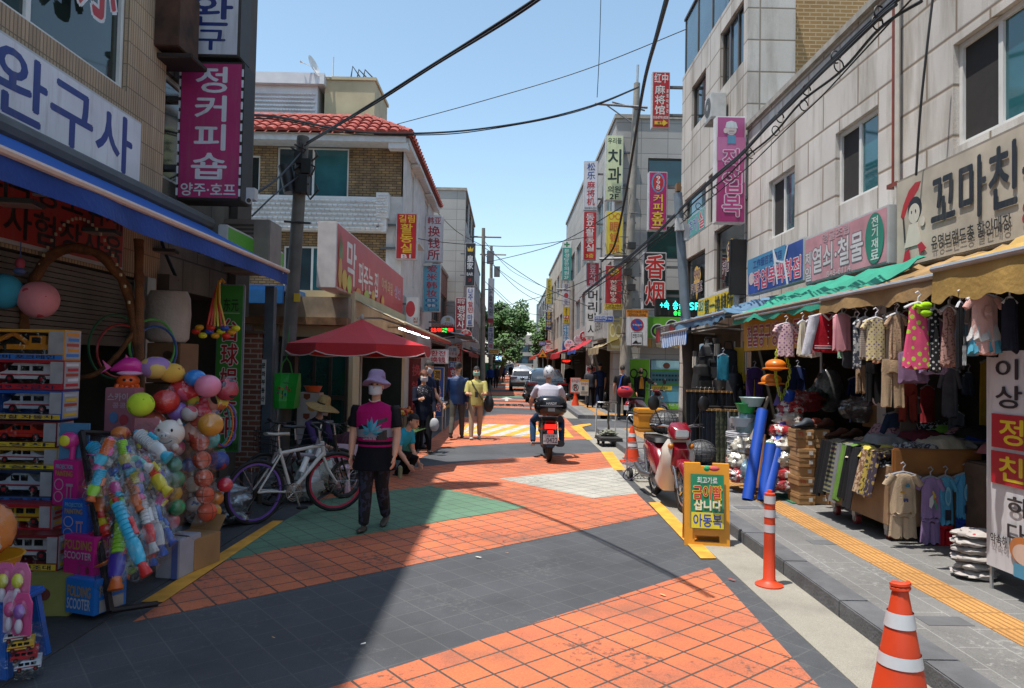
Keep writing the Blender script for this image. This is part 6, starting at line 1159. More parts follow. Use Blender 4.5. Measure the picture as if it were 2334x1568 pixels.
net('clear bag of mixed cartoon balls between the others',[('cream ball in the mixed bag',437,1105,17,BLOT('b5aa9c','a04a5a',14,.62)),('blue ball in the mixed bag',430,1060,16,GL('2a5a9c')),('white ball low in the mixed bag',440,1150,16,BLOT('a8a4a0','3a6a9c',14,.62))],420,456,1030,1180,6.1)
for a in(('peach and violet patterned inflatable ball high in the pile',355,838,34,6.0,BLOT('8a6a9a','c9a05a',5,.5),.75,'b'),('mustard end of an inflatable beside the violet ball',392,850,28,6.05,BLOT('b58a3a','9a5a2a',12,.62),.8,'b'),('blue inflatable ball above the pink one',445,862,24,6.1,GL('2a6aa8'),.8,'b'),('mauve pink ball at the right of the pile',474,880,29,6.05,GL('b0687e'),.9,'b'),('pink red ball with dark spots at the far right',517,888,25,6.2,dotted('b5384c','3a1c2a',9,.3,'voronoi',.4),1,'w'),('wrapped red ball high in the pile',378,915,30,5.9,GL('b02a24'),.9,'w'),('second wrapped red ball behind the first',420,890,34,6.15,BLOT('a8242c','b8506a',6,.6),.8,'w'),('wrapped orange ball at the pile edge',480,968,28,5.95,GL('c07a2a'),.95,'w'),('wrapped red ball above the orange one',455,945,26,6.1,GL('a82030'),.95,'w'),('pale peach ball under the red ones',440,985,24,6.0,BLOT('b98a78','a83a34',8,.6),1,'w'),('coral wrapped ball left of the piggy bank',352,962,24,5.95,GL('c9604a'),1,'w'),('violet wrapped ball above the piggy bank',405,938,22,6.0,GL('7a5aa0'),1,'w'),('yellow smiling ball beside the spotted one',500,915,20,6.3,BLOT('b8a03a','a85a2a',7,.6),1,'w'),('turquoise wrapped ball by the hoops',478,1000,22,6.2,GL('3a9aa0'),1,'w'),('rose wrapped ball above the green balls',400,1020,20,6.0,BLOT('b8607a','c9a0a0',8,.55),1,'w'),('cherry red wrapped ball at the top right',462,925,20,6.2,GL('a81c2a'),1,'w'),('white polka ball over the basketballs',432,942,18,5.9,dotted('b8b0b0','b03a4a',9,.3,'voronoi',.4),1,'w'),('sky blue ball behind the piggy bank',412,985,22,6.05,GL('3a8ab0'),1,'w'),('lime yellow crackle ball over the toy card',321,922,29,5.6,BLOT('a0b82a','7a9a1c',14,.6),.95,'b'),('pink black football half hidden at the right',478,920,22,6.25,dotted('b07a70','2a1a1a',8,.32,'voronoi',.3),1,'b'),('yellow and green ball in the shade',440,915,15,6.15,BLOT('9a8a2a','2a7a4a',5,.5),1,'b'),('orange ball with green cap at the stand top',275,988,20,5.3,BLOT('c0642a','a83a24',8,.6),.8,'w'),('red wrapped balloon on the ground side by the bicycle',513,1105,17,6.4,GL('b0283a'),.95,'w'),('orange balloon under the red wrapped one',492,1135,17,6.4,GL('b5702a'),1,'w'),('amber balloon lowest by the bicycle',488,1165,16,6.35,GL('a8802a'),1,'w'),('navy star shaped wrapped toy behind the basketballs',497,1050,24,6.5,BLOT('1d2f7a','8a2a2a',6,.6),.9,'w')):
 ball(*a[:7],wrap=FL2 if a[7]=='w' else None,group='balls and inflatables in the toy pile')
for lb,x,y,c,e,kind in(('magenta dolphin balloon on top of the pile',292,838,'b02a7a','c98aa8',0),('orange octopus inflatable under the dolphin',292,868,'c0481c','c0481c',1)):
 q=at(x,y,5.9);t=thing('inflatable_toy',lb,'inflatable toy',q,R(20));b=MB()
 if kind==0:
  b.loft([[(-.13+.26*u,rr*math.cos(a),-.02+.05*math.sin(u*3)+rr*math.sin(a))for a in[2*math.pi*i/14 for i in range(14)]]for u,rr in((0,.01),(.12,.03),(.4,.06),(.7,.065),(.9,.045),(1,.015))]);b.prism([(-.02,.04),(.04,.05),(-.02,.11)],-.01,.01);b.prism([(-.12,0),(-.19,.06),(-.16,-.01),(-.2,-.05)],-.012,.012);b.ell((.02,-.03,-.045),(.1,.03,.02),1)
 else:
  b.ell((0,0,0),(.09,.07,.06),0)
  for i in range(5):b.tube([(-.07+.035*i,-.03,-.03),(-.09+.045*i,-.05,-.09),(-.1+.05*i,-.03,-.12)],.02,6)
  b.ell((-.02,-.065,.01),.012,2);b.ell((.03,-.065,.01),.012,2)
 b.build('body',[GL(c),GL(e),mat('151515')],t,smooth=True)
q=at(386,988,5.6);t=thing('piggy_bank','white smiling piggy bank in the ball pile','piggy bank',q,R(8));b=MB();PIG=GL('b0aaa2',.12);b.ell((0,0,0),(.115,.105,.11),0,22,14)
for s in(-1,1):b.loft([[(s*.075+k*.03*math.cos(a),-.02+k*.014*math.sin(a),.075+(1-k)*.055)for a in[2*math.pi*i/10 for i in range(10)]]for k in(1,.7,.2)]);b.ell((s*.06,-.05,-.1),(.03,.03,.03),0)
b.ell((0,-.105,-.005),(.04,.022,.03),0);b.build('body',PIG,t,smooth=True)
b=MB()
for s in(-1,1):b.ell((s*.048,-.098,.035),(.009,.006,.013));b.ell((s*.014,-.127,-.004),(.005,.004,.009))
b.tube([(-.05,-.093,-.045),(-.025,-.1,-.062),(0,-.102,-.067),(.025,-.1,-.062),(.05,-.093,-.045)],.004,6);b.build('face',mat('26221f'),t)
q=at(266,985,5.75);carton('pink toy box with white lettering behind the lime ball',q.x,5.85,q.z,.25,.14,.36,R(-4),mat('a86a78',.5),[('스카이','c4b4bc',.12,.12,.8,.3),('콩콩','c4a0b0',.3,.34,.75,.46),('#d','5a7aa8',.2,.55,.5,.8),('#d','b0404c',.55,.6,.85,.85)])
q=at(330,1090,5.55);t=thing('toy_card','pink blister card of tiny toys under the lime ball','toy card',q,0);b=MB();b.box(-.095,0,0,.095,.02,.47);b.build('card',mat('b07078',.6),t);b=MB()
for i in range(12):b.ell((-.05+.05*(i%3),-.012,.05+.1*(i//3)),(.02,.014,.028),i%4)
b.build('toys',[plastic(c)for c in('c9701c','2a7aa8','c9a82a','b03a6a')],t,smooth=True)
q=at(412,1185,5.7);t=thing('toy_card','tall narrow card of bead toys beside the green balls','toy card',at(360,1165,5.55),0);b=MB();b.box(-.04,0,-.05,.04,.015,.4);b.build('card',mat('5a5a3a',.6),t);b=MB()
for i in range(10):b.ell((.0,-.012,-.02+.042*i),(.02,.014,.02),i%4)
b.build('toys',[plastic(c)for c in('b0302a','c9a82a','2a7aa8','3a8a4a')],t,smooth=True)
t=thing('toy_phone','pink toy microphone with a yellow dial on a blue card','toy',at(158,1010,5.05));b=MB();b.box(-.09,.03,-.15,.12,.045,.14,2);b.ell((0,0,.02),(.07,.04,.06),0);b.ell((-.015,-.035,.02),(.04,.012,.04),1);b.tube([(.03,0,-.02),(.02,0,-.14)],.02,8);b.build('body',[plastic('b02a6a'),plastic('c9a02a'),mat('4a7aa0')],t,smooth=True)
for i,(lb,cx,cy,r,c)in enumerate((('dark green hoop leaning behind the vine',262,790,72,'1d4a34'),('red and green hoop inside the others',275,800,60,'7a2a2a'),('blue hoop nearest the white roll',355,800,56,'1d3a6a'),('green striped hoop nearest the white roll',348,790,62,'3a7a3a'))):
 q=at(cx,cy,6.9);rr=r*6.9/FPX;b=MB();b.tube([(rr*.45*math.cos(a),.2*math.cos(a),rr*math.sin(a))for a in[k*.2244 for k in range(28)]],.012,6,0,True);tag(b.build('hula_hoop',plastic(c),None,q,0,True),lb,'hoop')
for i,(lb,c)in enumerate((('teal hoop hung by the green banner','2a6a6a'),('orange hoop hung by the green banner','a85a2a'),('violet hoop hung by the green banner','4a3a7a'))):
 q=at(500+7*i,968,6.6);b=MB();b.tube([(.06*math.cos(a),.1*math.cos(a),.2*math.sin(a))for a in[k*.2244 for k in range(28)]],.009,6,0,True);tag(b.build('hula_hoop',plastic(c),None,q,0,True),lb,'hoop')
q=at(382,780,7.4);t=thing('fabric_roll','big white plastic covered roll on a cardboard carton','roll',q);b=MB();b.lathe([(.02,.0),(.17,0),(.21,.05),(.215,.3),(.21,.46),(.18,.53),(.02,.54)],(0,0,0),26);b.v=[(v[0]*(1+.05*nz(v,6)),v[1],v[2]+.02*nz(v,5,3))for v in b.v];b.build('roll',mat('a8a09c',.5,.15,4,0,.4),t,smooth=True)
carton('brown carton with printed drawings under the white roll',q.x+.04,7.45,q.z-.42,.36,.36,.41,R(-6),mat('7a5a40',.8),[('#d','3a2a20',.5,.2,.8,.4),('#r','3a2a20',.5,.5,.85,.58),('#r','3a2a20',.55,.66,.8,.7)])
carton('plain carton beneath the printed carton',q.x+.04,7.45,.02,.4,.4,q.z-.45,R(-2),mat('4c3a2c',.8))
HM=['c0281c','c97a1c','c9a01c','1d3f8c']
t=thing('toy_bundle','bunch of red and orange toy hammers hung at the awning corner','toys',at(495,650,7.8));b=MB()
for i,(dx,c)in enumerate(((-.06,0),(-.03,0),(0,1),(.03,2),(.06,0),(.09,1))):b.tube([(.02,0,.05),(dx*.8,-.02*i,-.2),(dx*1.6,-.02*i,-.46)],.012,6,c)
b.tube([(.02,0,.02),(.05,0,.07),(.08,0,.03)],.016,6,1)
b.build('handle',[plastic(c)for c in HM],t,smooth=True);b=MB()
for i in range(11):b.ell((-.2+.045*i+random.uniform(-.02,.02),-.04-.02*(i%3),-.52+.05*math.sin(i*2.1)),(.05,.03,.034),i%4,10,7)
b.build('hammer_head',[plastic(c)for c in HM],t,smooth=True)
ST=plastic('1d4a8c');t=thing('step_stool','blue plastic stool carrying toys at the left edge','stool',(-2.86,4.0,.01));b=MB();b.box(-.2,-.16,.36,.2,.16,.4);b.build('seat',ST,t,bevel=.012)
for sx in(-1,1):
 for sy in(-1,1):b=MB();b.loft([[(sx*(.2-.05*k)+c*.03,sy*(.16-.04*k)+d*.025,.36*k)for c,d in((-1,-1),(1,-1),(1,1),(-1,1))]for k in(0,1)]);b.build('leg',ST,t,bevel=.006)
t=basket('amber plastic basket on the blue stool',(-2.92,3.98,.42),.2,.2,'b5781c','basket','basket')
pile('wrapped orange and white plush toy on the basket','plush toy','plush_toy',BLOT('c06a2c','b8b0a8',6,.56),(-2.96,4.0,.6),(.2,.15,.16),None,FL2,2,.15)
for i,(lb,x,y,c1,c2)in enumerate((('pink doll accessory pack nearest the left edge',12,1330,'b5507c','c9a03a'),('pink doll pack with a golden bag',46,1330,'b0587e','c9a838'),('pale pink hairbrush pack below',28,1395,'c08a9c','b8406e'),('pink princess card at the pack edge',50,1400,'b0406c','7a4a8c'))):
 q=at(x,y,3.86-.03*i);t=thing('doll_pack',lb,'toy pack',q,R(-6),'hanging doll packs');b=MB();b.prism([(-.05,-.11),(.05,-.11),(.055,.06),(.03,.11),(-.03,.11),(-.055,.06)],0,.008);b.build('card',plastic(c1,.3),t);b=MB();b.ell((0,-.02,.02),(.03,.02,.04),0);b.ell((0,-.02,-.055),(.02,.016,.04),1);b.build('toy',[plastic(c2),plastic('c0a0b0')],t,smooth=True)
 b=MB();b.ell((0,-.014,-.01),(.052,.032,.1),0,16,10);b.build('blister',FL2,t,smooth=True)
for i,(lb,c)in enumerate((('white mini truck in the lowest hanging strip','a8a8ac'),('yellow mini truck in the hanging strip','b5882a'),('red mini truck in the hanging strip','8c2028'),('silver mini truck at the strip bottom','9aa0a8'))):
 q=at(40+8*i,1448+22*i,3.84);t=thing('mini_car',lb,'toy car',q,R(30),'mini trucks in a hanging strip');b=MB();vehicle(b,-.06,-.025,-.03,.12,.055,'van',0,1,2,3);b.build('body',[plastic(c),mat('15181c',.2),mat('161616'),mat('9a2a2a')],t)
b=MB();q=at(52,1432,3.84);b.box(-.09,-.03,-.26,.1,.04,.02);tag(b.build('hanging_strip',film(a=.1),None,q,R(10)),'clear plastic strip holding the mini trucks','toy pack')
# ------------------------------------------------------------------ bicycles
RUB=mat('141414',.7,.2,9);CHR=steel('b0b2b5',.25)
def wheel(t,M,r,tc,rim,spokes=18,name='wheel',tw=.02):
 w=MB();w.M=M;A=[2*math.pi*k/36 for k in range(36)]
 w.tube([((r-tw)*math.cos(a),0,(r-tw)*math.sin(a))for a in A],tw,8,0,True);o=w.build(name,tc,t,smooth=True)
 w=MB();w.M=M;w.loft([[((r-tw*2-.022*c)*math.cos(a),q*.011,(r-tw*2-.022*c)*math.sin(a))for c,q in((0,-1),(0,1),(1,.8),(1,-.8))]for a in A],0,False,True);w.build('rim',rim,o)
 w=MB();w.M=M
 for k in range(spokes):a=2*math.pi*k/spokes;s=.025 if k%2 else-.025;w.tube([(.03*math.cos(a+.5),s,.03*math.sin(a+.5)),((r-tw*2)*math.cos(a),0,(r-tw*2)*math.sin(a))],.0016,3)
 w.tube([(0,-.05,0),(0,.05,0)],.022,10);w.build('spokes',CHR,o);return o
def bicycle(label,rear,front,r,fc,rimr,rimf,steer=0,fold=False,basket_=False,saddle_c='9a958c'):
 rear,front=Vector((*rear,0)),Vector((*front,0));d=front-rear;L=d.length
 t=thing('bicycle',label,'bicycle',rear,math.atan2(d.y,d.x));I=Matrix.Identity(4)
 wheel(t,Matrix.Translation((0,0,r)),r,RUB,rimr)
 F=Matrix.Translation((L,0,r))@Matrix.Translation((-.06,0,0))@Matrix.Rotation(steer,4,'Z')@Matrix.Translation((.06,0,0));wheel(t,F,r,RUB,rimf)
 bb,st,hb,ht=Vector((.43*L,0,r-.05)),Vector((.27*L,0,.78)),Vector((.84*L,0,.66)),Vector((.81*L,0,.82))
 m=mat(fc,.35,.12,5);b=MB()
 if fold:b.tube([(.3*L,0,.5),(.84*L,0,.58)],.036,10);b.tube([bb,(.27*L,0,.72)],.02,8)
 else:b.tube([st-Vector((0,0,.05)),ht-Vector((0,0,.04))],.019,10);b.tube([bb,hb+Vector((-.01,0,.03))],.024,10)
 b.tube([bb,st],.018,10);b.tube([hb,ht],.024,10)
 for s in(-1,1):
  b.tube([bb+Vector((0,s*.03,0)),(.1,s*.06,r),(0,s*.06,r)],.011,8);b.tube([st+Vector((.01,s*.02,-.06)),(0,s*.06,r)],.010,8)
 b.build('frame',m,t,smooth=True)
 b=MB();b.M=F@Matrix.Translation((-L,0,-r))
 for s in(-1,1):b.tube([(.845*L,s*.045,.64),(.9*L,s*.055,.5),(L,s*.055,r)],[.016,.014,.010],8)
 b.tube([(.835*L,0,.62),(.85*L,0,.68)],.022,8);b.build('fork',m,t,smooth=True)
 b=MB();b.M=F@Matrix.Translation((-L,0,-r));b.tube([(.81*L,0,.82),(.79*L,0,.95)],.016,8);b.tube([(.76*L,-.3,.98),(.8*L,-.12,.955),(.81*L,0,.95),(.8*L,.12,.955),(.76*L,.3,.98)],.012,8);hbar=b.build('handlebar',CHR,t,smooth=True)
 for s in(-1,1):b=MB();b.M=F@Matrix.Translation((-L,0,-r));b.tube([(.76*L,s*.31,.981),(.785*L,s*.19,.966)],.018,8);b.tube([(.80*L,s*.2,.955),(.82*L,s*.29,.93)],.006,5);b.build('grip',RUB,hbar,smooth=True)
 b=MB();s0=Vector((.24*L,0,.94));b.tube([st,(.255*L,0,.92)],.013,8);b.build('seat_post',CHR,t)
 b=MB();b.loft([[(s0.x+x,hw*math.cos(a),s0.z+zz+.018*math.sin(a))for a in[2*math.pi*i/12 for i in range(12)]]for x,hw,zz in((-.14,.05,.012),(-.1,.08,.01),(-.03,.06,0),(.05,.026,0),(.13,.02,-.004),(.15,.008,-.006))]);b.build('saddle',mat(saddle_c,.6),t,smooth=True)
 b=MB();b.M=Matrix.Translation(bb);b.tube([(0,-.06,0),(0,.05,0)],.018,8)
 for rr in(.095,.075,.05):b.tube([(rr*math.cos(a),-.055,rr*math.sin(a))for a in[k*.35 for k in range(18)]],.006,5,0,True)
 for k in range(5):b.tube([(0,-.055,0),(.09*math.cos(k*1.257),-.055,.09*math.sin(k*1.257))],.006,4)
 b.tube([(0,-.075,0),(.06,-.08,-.16)],.011,6);b.tube([(0,.06,0),(-.06,.07,.16)],.011,6);ck=b.build('crankset',steel('a9a7a2',.4),t)
 for p in((.06,-.13,-.165),(-.06,.12,.165)):b=MB();b.M=Matrix.Translation(bb);b.cbox(p,(.1,.08,.022));b.build('pedal',RUB,ck,bevel=.004)
 b=MB();b.tube([(bb.x,bb.y-.055,bb.z+.09),(0,-.055,r+.045)],.005,4);b.tube([(bb.x,-.055,bb.z-.09),(.02,-.055,r-.1),(0,-.055,r-.045)],.005,4);b.cbox((.02,-.055,r-.07),(.05,.02,.1));b.tube([(0,-.05,r),(0,-.03,r)],.045,12);b.build('drivetrain',mat('2a2826',.5,.3,9,.5),t)
 b=MB();b.tube([(.05,.07,r),(-.02,.16,.012)],.008,6);b.build('kickstand',RUB,t)
 b=MB();b.tube([(.81*L,.02,.95),(.86*L,-.06,.9),(.83*L,-.04,.78),(.6*L,-.025,.8),(.3*L,-.02,.78)],.004,4);b.tube([(.8*L,-.1,.95),(.9*L,-.1,.86),(.87*L,-.02,.7)],.004,4);b.build('brake_cable',mat('2a1a22'),t)
 if basket_:
  b=MB();n=10
  for k in range(5):z=.62+k*.06;b.tube([(.97*L+x,y,z)for x,y in((-.1,-.15),(.1,-.15),(.1,.15),(-.1,.15))],.005,4,0,True)
  for i in range(8):b.tube([(.97*L-.1+.028*i,-.15,.62),(.97*L-.1+.028*i,-.15,.87)],.003,4);b.tube([(.97*L-.1+.028*i,.15,.62),(.97*L-.1+.028*i,.15,.87)],.003,4)
  b.build('basket',RUB,t)
 else:
  b=MB();b.tube([(.55*L,0,.5),(.62*L,0,.66)],.034,10);b.build('bottle',plastic('b4b4b8'),t,smooth=True)
 return t
bicycle('white bicycle with purple rear rim and red front rim',(-2.64,7.5),(-1.98,8.26),.345,'c2bfba',mat('6a4a9a',.4),mat('b02a4a',.4),R(-24))
bicycle('black folding bicycle with small wheels behind the white one',(-2.75,8.45),(-2.02,9.0),.25,'1a1a1c',mat('3a3a3c'),mat('3a3a3c'),R(10),True,saddle_c='26262a')
bicycle('old grey bicycle with a black basket parked deepest',(-2.2,9.35),(-3.0,8.75),.3,'8a7f86',mat('4a4a4c'),mat('4a4a4c'),R(12),True,True,'3a3632')
pile('crumpled grey plastic sacks on the ground behind the bicycle','bag','plastic_bag',mat('8a8c90',.4,.3,8),(-3.2,8.0,.01),(.32,.25,.16),None,film(a=.3),3);pile('clear sack of bottles behind the white bicycle frame','bag','plastic_bag',BLOT('8a928c','3a6a4a',5,.6),(-2.5,9.3,.01),(.25,.2,.3),None,film(a=.3),5);pile('dark heap of newspapers by the green banner','newspapers','paper_heap',mat('3a3a3c',.8,.4,12),(-3.0,7.5,.01),(.3,.25,.08),None,film(a=.2),6)
pile('white plastic sack under the black bicycle','bag','plastic_bag',mat('a8aaa8',.4,.2,8),(-2.45,8.75,.01),(.2,.16,.2),None,None,9)
carton('white food carton with pastry pictures beside the straw hat vendor',-3.3,11.9,.35,.36,.3,.86,0,mat('a8a6a8',.6),[('#p','7a3a24',0,0,0,0,[(.3,.02),(.6,.02),(.6,.1),(.45,.14),(.3,.1)]),('#d','b0823a',.5,.2,.9,.36),('#d','b07a30',.5,.5,.9,.66),('#p','7a3a24',0,0,0,0,[(.3,.4),(.6,.4),(.6,.48),(.45,.52),(.3,.48)]),('#d','b0823a',.5,.8,.9,.96)])
basket('orange plastic basin on the white food carton',(-3.26,11.9,1.22),.15,.1,'c94a24')
t=thing('shopping_bag','bright green shopping bag with heart flowers hung on the leaning pole','bag',at(650,930,11.3));b=MB();W,H=.43,.56
b.loft([[(sx*W/2*k,sy*.1*kk+.0,z)for sx,sy in((-1,-1),(-.3,-1.2),(.3,-.9),(1,-1),(1.05,1),(0,1.2),(-1.05,1))]for z,k,kk in((0,.78,1.2),(.12,.86,1.3),(.35,.95,1),(H,1.0,.35))],0);b.build('body',mat('1f9a2c',.45,.15,5),t)
b=MB();b.tube([(-.1,0,H-.02),(-.06,0,H+.16),(0,0,H+.24),(.06,0,H+.16),(.1,0,H-.02)],.012,6);b.tube([(0,0,H+.24),(.0,.1,H+.75)],.006,5);b.build('handle',mat('1f8a2c',.5),t)
b=MB();ms=[];lettering(b,[('#d','b02a3a',.3,.3,.4,.4),('#d','c08a2a',.44,.34,.52,.42),('#d','b04a6a',.58,.28,.68,.38),('#d','b03a2a',.7,.36,.8,.46),('#d','7a3a6a',.25,.46,.34,.55),('#r','1a5a2a',.46,.44,.5,.7),('#d','c9a02a',.4,.55,.48,.63),('#d','2a5a9c',.56,.5,.64,.6),('Happy','1a5a2a',.5,.16,.75,.22)],.4,.5,-.2,ms);b.v=[(v[0],v[1]-.125,v[2])for v in b.v];b.build('print',ms,t,raw=True)
D=11.6;pc0=at(818,1010,D);t=thing('parasol','large red parasol with white trimmed scalloped edge over the vendors','parasol',(pc0.x,D,.0));top,rim=at(811,727,D).z,at(805,786,D).z;Rr=1.17;n=8
cv=MB();m=6
def pr(i,k,e=0):
 a=2*math.pi*(i/(n*m))+.39;u=k/7;ro=math.cos(math.pi/n)/math.cos(((i%m)/m*2*math.pi/n)-math.pi/n)
 return(Rr*u*ro*math.cos(a),Rr*u*ro*math.sin(a),top+(rim-top)*u-.03*math.sin(u*math.pi)+e)
for i in range(n*m):
 for k in range(7):cv.add([pr(i,k),pr(i+1,k),pr(i+1,k+1),pr(i,k+1)],[(0,1,2,3)]if k else[(0,2,3)])
cv.build('canopy',mat('b0141e',.7,.1,3,0,.2),t,smooth=False,raw=True)
b=MB();e=MB()
def sc(i):return .17-.07*math.sin(math.pi*((i%m)/m))if 1 else 0
pts=[]
for i in range(n*m+1):
 p=Vector(pr(i%(n*m),7));u=(i%m)/m;dz=.15+.045*math.sin(math.pi*u)if 0<u else .12;pts.append((p,Vector((p.x*1.02,p.y*1.02,p.z-dz))))
for(p,q),(p2,q2)in zip(pts,pts[1:]):b.add([p,p2,q2,q],[(0,1,2,3)])
b.build('valance',mat('a8121c',.7,.1,3,0,.2),t,raw=True);e.tube([q for p,q in pts],.009,5);e.build('white_trim',mat('b9b0b0'),t)
b=MB();b.tube([(0,0,0),(0,0,top)],.022,10);b.ell((0,0,top+.03),(.035,.035,.05));b.build('pole',mat('a9a49c',.5,.15,4,.2),t)
for i in range(n):
 b=MB();a=.39+2*math.pi*i/n;b.tube([(0,0,top-.06),(Rr*.98*math.cos(a),Rr*.98*math.sin(a),rim-.02)],.008,5);b.build('rib',SILV,t)
t=thing('child_chair','pale pink plastic child chair beside the woman in pink','chair',(-2.18,9.55,.01),R(-15));PKP=plastic('b5929c');b=MB();b.box(-.17,-.16,.3,.17,.16,.33);b.build('seat',PKP,t,bevel=.01)
b=MB();b.prism([(-.17,.33),(.17,.33),(.2,.6),(-.2,.6)],.14,.165);b.build('backrest',PKP,t,bevel=.008)
for sx in(-1,1):
 for sy in(-1,1):b=MB();b.lathe([(.045,0),(.03,.14),(.022,.3)],(sx*.13,sy*.12,0),12);b.build('leg',PKP,t,smooth=True)
FR=[('oranges','c0601c',.05),('tomatoes','b5301c',.045),('yellow melons','c99a24',.07),('red apples','9a2a20',.045),('lemons','c9a82a',.04),('dark plums','3a1c2a',.04)]
random.seed(3)
for i,(y,z,k)in enumerate(((13.9,.35,0),(14.5,.5,1),(15.1,.55,3),(15.7,.55,2),(14.2,.15,4),(16.4,.5,1),(17.1,.5,0),(14.9,.15,5))):
 nm,c,r=FR[k];x=-2.85+(.35 if z>.2 else .75);t=thing('fruit_crate','crate of %s on the fruit stand, %s'%(nm,['nearest upper row','second upper row','third upper row','fourth upper row','low row near the parasol pole','fifth upper row','farthest upper row','low row further back'][i]),'fruit crate',(x,y,0),0,'fruit crates');b=MB();b.box(-.26,-.26,0,.26,.26,z);b.build('crate',mat(['1d3a2a','5a2a24','3a3a3a'][i%3],.6),t,bevel=.01);b=MB()
 for _ in range(26):b.ell((random.uniform(-.2,.2),random.uniform(-.2,.2),z+random.uniform(.02,.13)),r,0,8,6)
 f=b.build('fruit',mat(c,.4,.25,20),t,smooth=True)
t=thing('onion_bundle','bunch of spring onions in a dark crate beside the fruit','vegetables',(-1.95,13.6,0));b=MB();b.box(-.2,-.18,0,.2,.18,.26);b.build('crate',mat('1d4a3a',.6),t,bevel=.01);b=MB()
for _ in range(60):x,y=random.uniform(-.16,.16),random.uniform(-.14,.14);b.tube([(x,y,.2),(x*1.6,y*1.6,.42),(x*2.6+.05,y*2.4,.5)],[.008,.007,.002],4)
b.build('leaves',mat('4a6a3a',.6,.3,20),t);basket('red and blue striped bucket of greens by the fruit stand',(-2.2,13.2,.01),.16,.26,'8a2430','bucket','bucket')
t=thing('folding_table','grey folding table with small goods near the exchange banner','table',(-1.9,18.2,0));b=MB();b.box(-.35,-.5,.7,.35,.5,.73);b.build('tabletop',mat('8a8c8e'),t)
for sx in(-.3,.3):
 for sy in(-.45,.45):b=MB();b.tube([(sx,sy,0),(sx,sy,.7)],.014,6);b.build('leg',SILV,t)
pile('heap of small packets on the folding table','packets','packets',BLOT('9aa4ac','4a6a8c',12,.55),(-1.9,18.2,.73),(.3,.35,.07),None,None,4)
# ------------------------------------------------------------------ street furniture
def plastic(c,r=.35):return mat(c,r,.1,5)
CONE=mat('c9401c',.5,.15,4);REFL=mat('b9bcc0',.3,.1,8)
def cone(label,X,Y,h=.7,tilt=0,wrapped=False):
 t=thing('traffic_cone',label,'traffic cone',(X,Y,.012));b=MB();r0=.15;rf=lambda z:r0*(1-z/h)+.03*z/h
 b.box(-.19,-.19,0,.19,.19,.03);b.lathe([(rf(z),.03+z*(h-.03)/h)for z in(0,h*.3,h*.6,h*.9,h)],(0,0,0),24)
 if wrapped:b.tube([(rf(h*.97)*1.1*math.cos(a),rf(h*.97)*1.1*math.sin(a),h*.95+.02*a/6)for a in[k*.5 for k in range(26)]],.012,6)
 b.build('body',CONE,t,smooth=True)
 for z0,z1 in((.42,.5),(.68,.78)):
  b=MB();b.lathe([(rf(h*z0)+.004,h*z0+.02),(rf(h*z1)+.004,h*z1+.02)],(0,0,0),24,0,False);b.build('reflective_band',REFL,t,smooth=True)
 t.rotation_euler.x=tilt;return t
cone('near orange traffic cone with white bands at the bottom edge of the view',1.95,3.46,.7,0,True);cone('orange traffic cone beside the silver folding cart',gnd(1440,1056).x,gnd(1440,1056).y,.66)
q=gnd(1753,1336);t=thing('bollard','orange flexible bollard with three silver bands on the concrete gutter','bollard',(q.x,q.y,.006));b=MB();b.lathe([(.11,0),(.11,.012),(.07,.03),(.048,.05),(.044,.3),(.041,.72),(.041,.74),(.02,.745),(.018,.765),(.002,.77)],(0,0,0),24);b.build('post',CONE,t,smooth=True)
for z in(.43,.55,.66):b=MB();b.lathe([(.0455,z),(.0455,z+.062)],(0,0,0),24,0,False);b.build('reflective_band',REFL,t,smooth=True)
ql,qr=gnd(1560,1242),gnd(1664,1248);d=qr-ql;w=d.length;h=.8;t=thing('a_frame_sign','yellow folding floor sign with green panel by the kerb','floor sign',(ql+qr)/2,math.atan2(d.y,d.x));YP=mat('cf8a16',.45,.12,4)
def aframe(s):
 b=MB();b.M=Matrix.Translation((0,.24 if s>0 else 0,0))@Matrix.Rotation(R(8 if s>0 else-8),4,'X');b.box(-w/2,0,.1,-w/2+.07,.035,h);b.box(w/2-.07,0,.1,w/2,.035,h);b.box(-w/2+.07,0,.14,w/2-.07,.03,h-.03);b.box(-w/2+.07,0,h-.03,-.06,.035,h);b.box(.06,0,h-.03,w/2-.07,.035,h);b.box(-w/2,0,.0,w/2,.035,.04);b.box(-w/2,0,.04,-w/2+.1,.035,.1);b.box(w/2-.1,0,.04,w/2,.035,.1);b.box(-w/2+.07,0,.1,w/2-.07,.035,.14);return b
aframe(-1).build('front_panel',YP,t);aframe(1).build('rear_panel',YP,t)
b=MB();b.box(-w*.37,0,0,w*.37,.004,h*.66);ms=[];M0=Matrix.Translation((0,-.006,.17))@Matrix.Rotation(R(-8),4,'X')@Matrix.Translation((0,-.004,0));f=b;f.v=[tuple(M0@Vector(v))for v in f.v];f.build('poster',sgmat('157a55'),t)
b=MB();lettering(b,[('최고가로','d4d8d4',.2,.05,.8,.17),('금이빨','b3202a',.08,.21,.92,.46,'h','d9c02a'),('삽니다','d8d8d4',.12,.48,.9,.66,'h','d9c02a'),('#r','d3c128',.02,.7,.98,.99),('아동복','1f3f96',.08,.73,.92,.96)],w*.74,h*.66,-w*.37,ms);b.v=[tuple(M0@Vector(v))for v in b.v];b.build('lettering',ms,t,raw=True)
b=MB();b.ell((.05,-.08,h*.965),(.05,.03,.025),0);b.ell((-.02,-.08,h*.965),(.03,.025,.03),1);tag(b.build('rag',[fabric('b5525a'),fabric('3a9a6a')],None,t.location,t.rotation_euler.z,True),'pink and green rag tied to the yellow floor sign','rag')
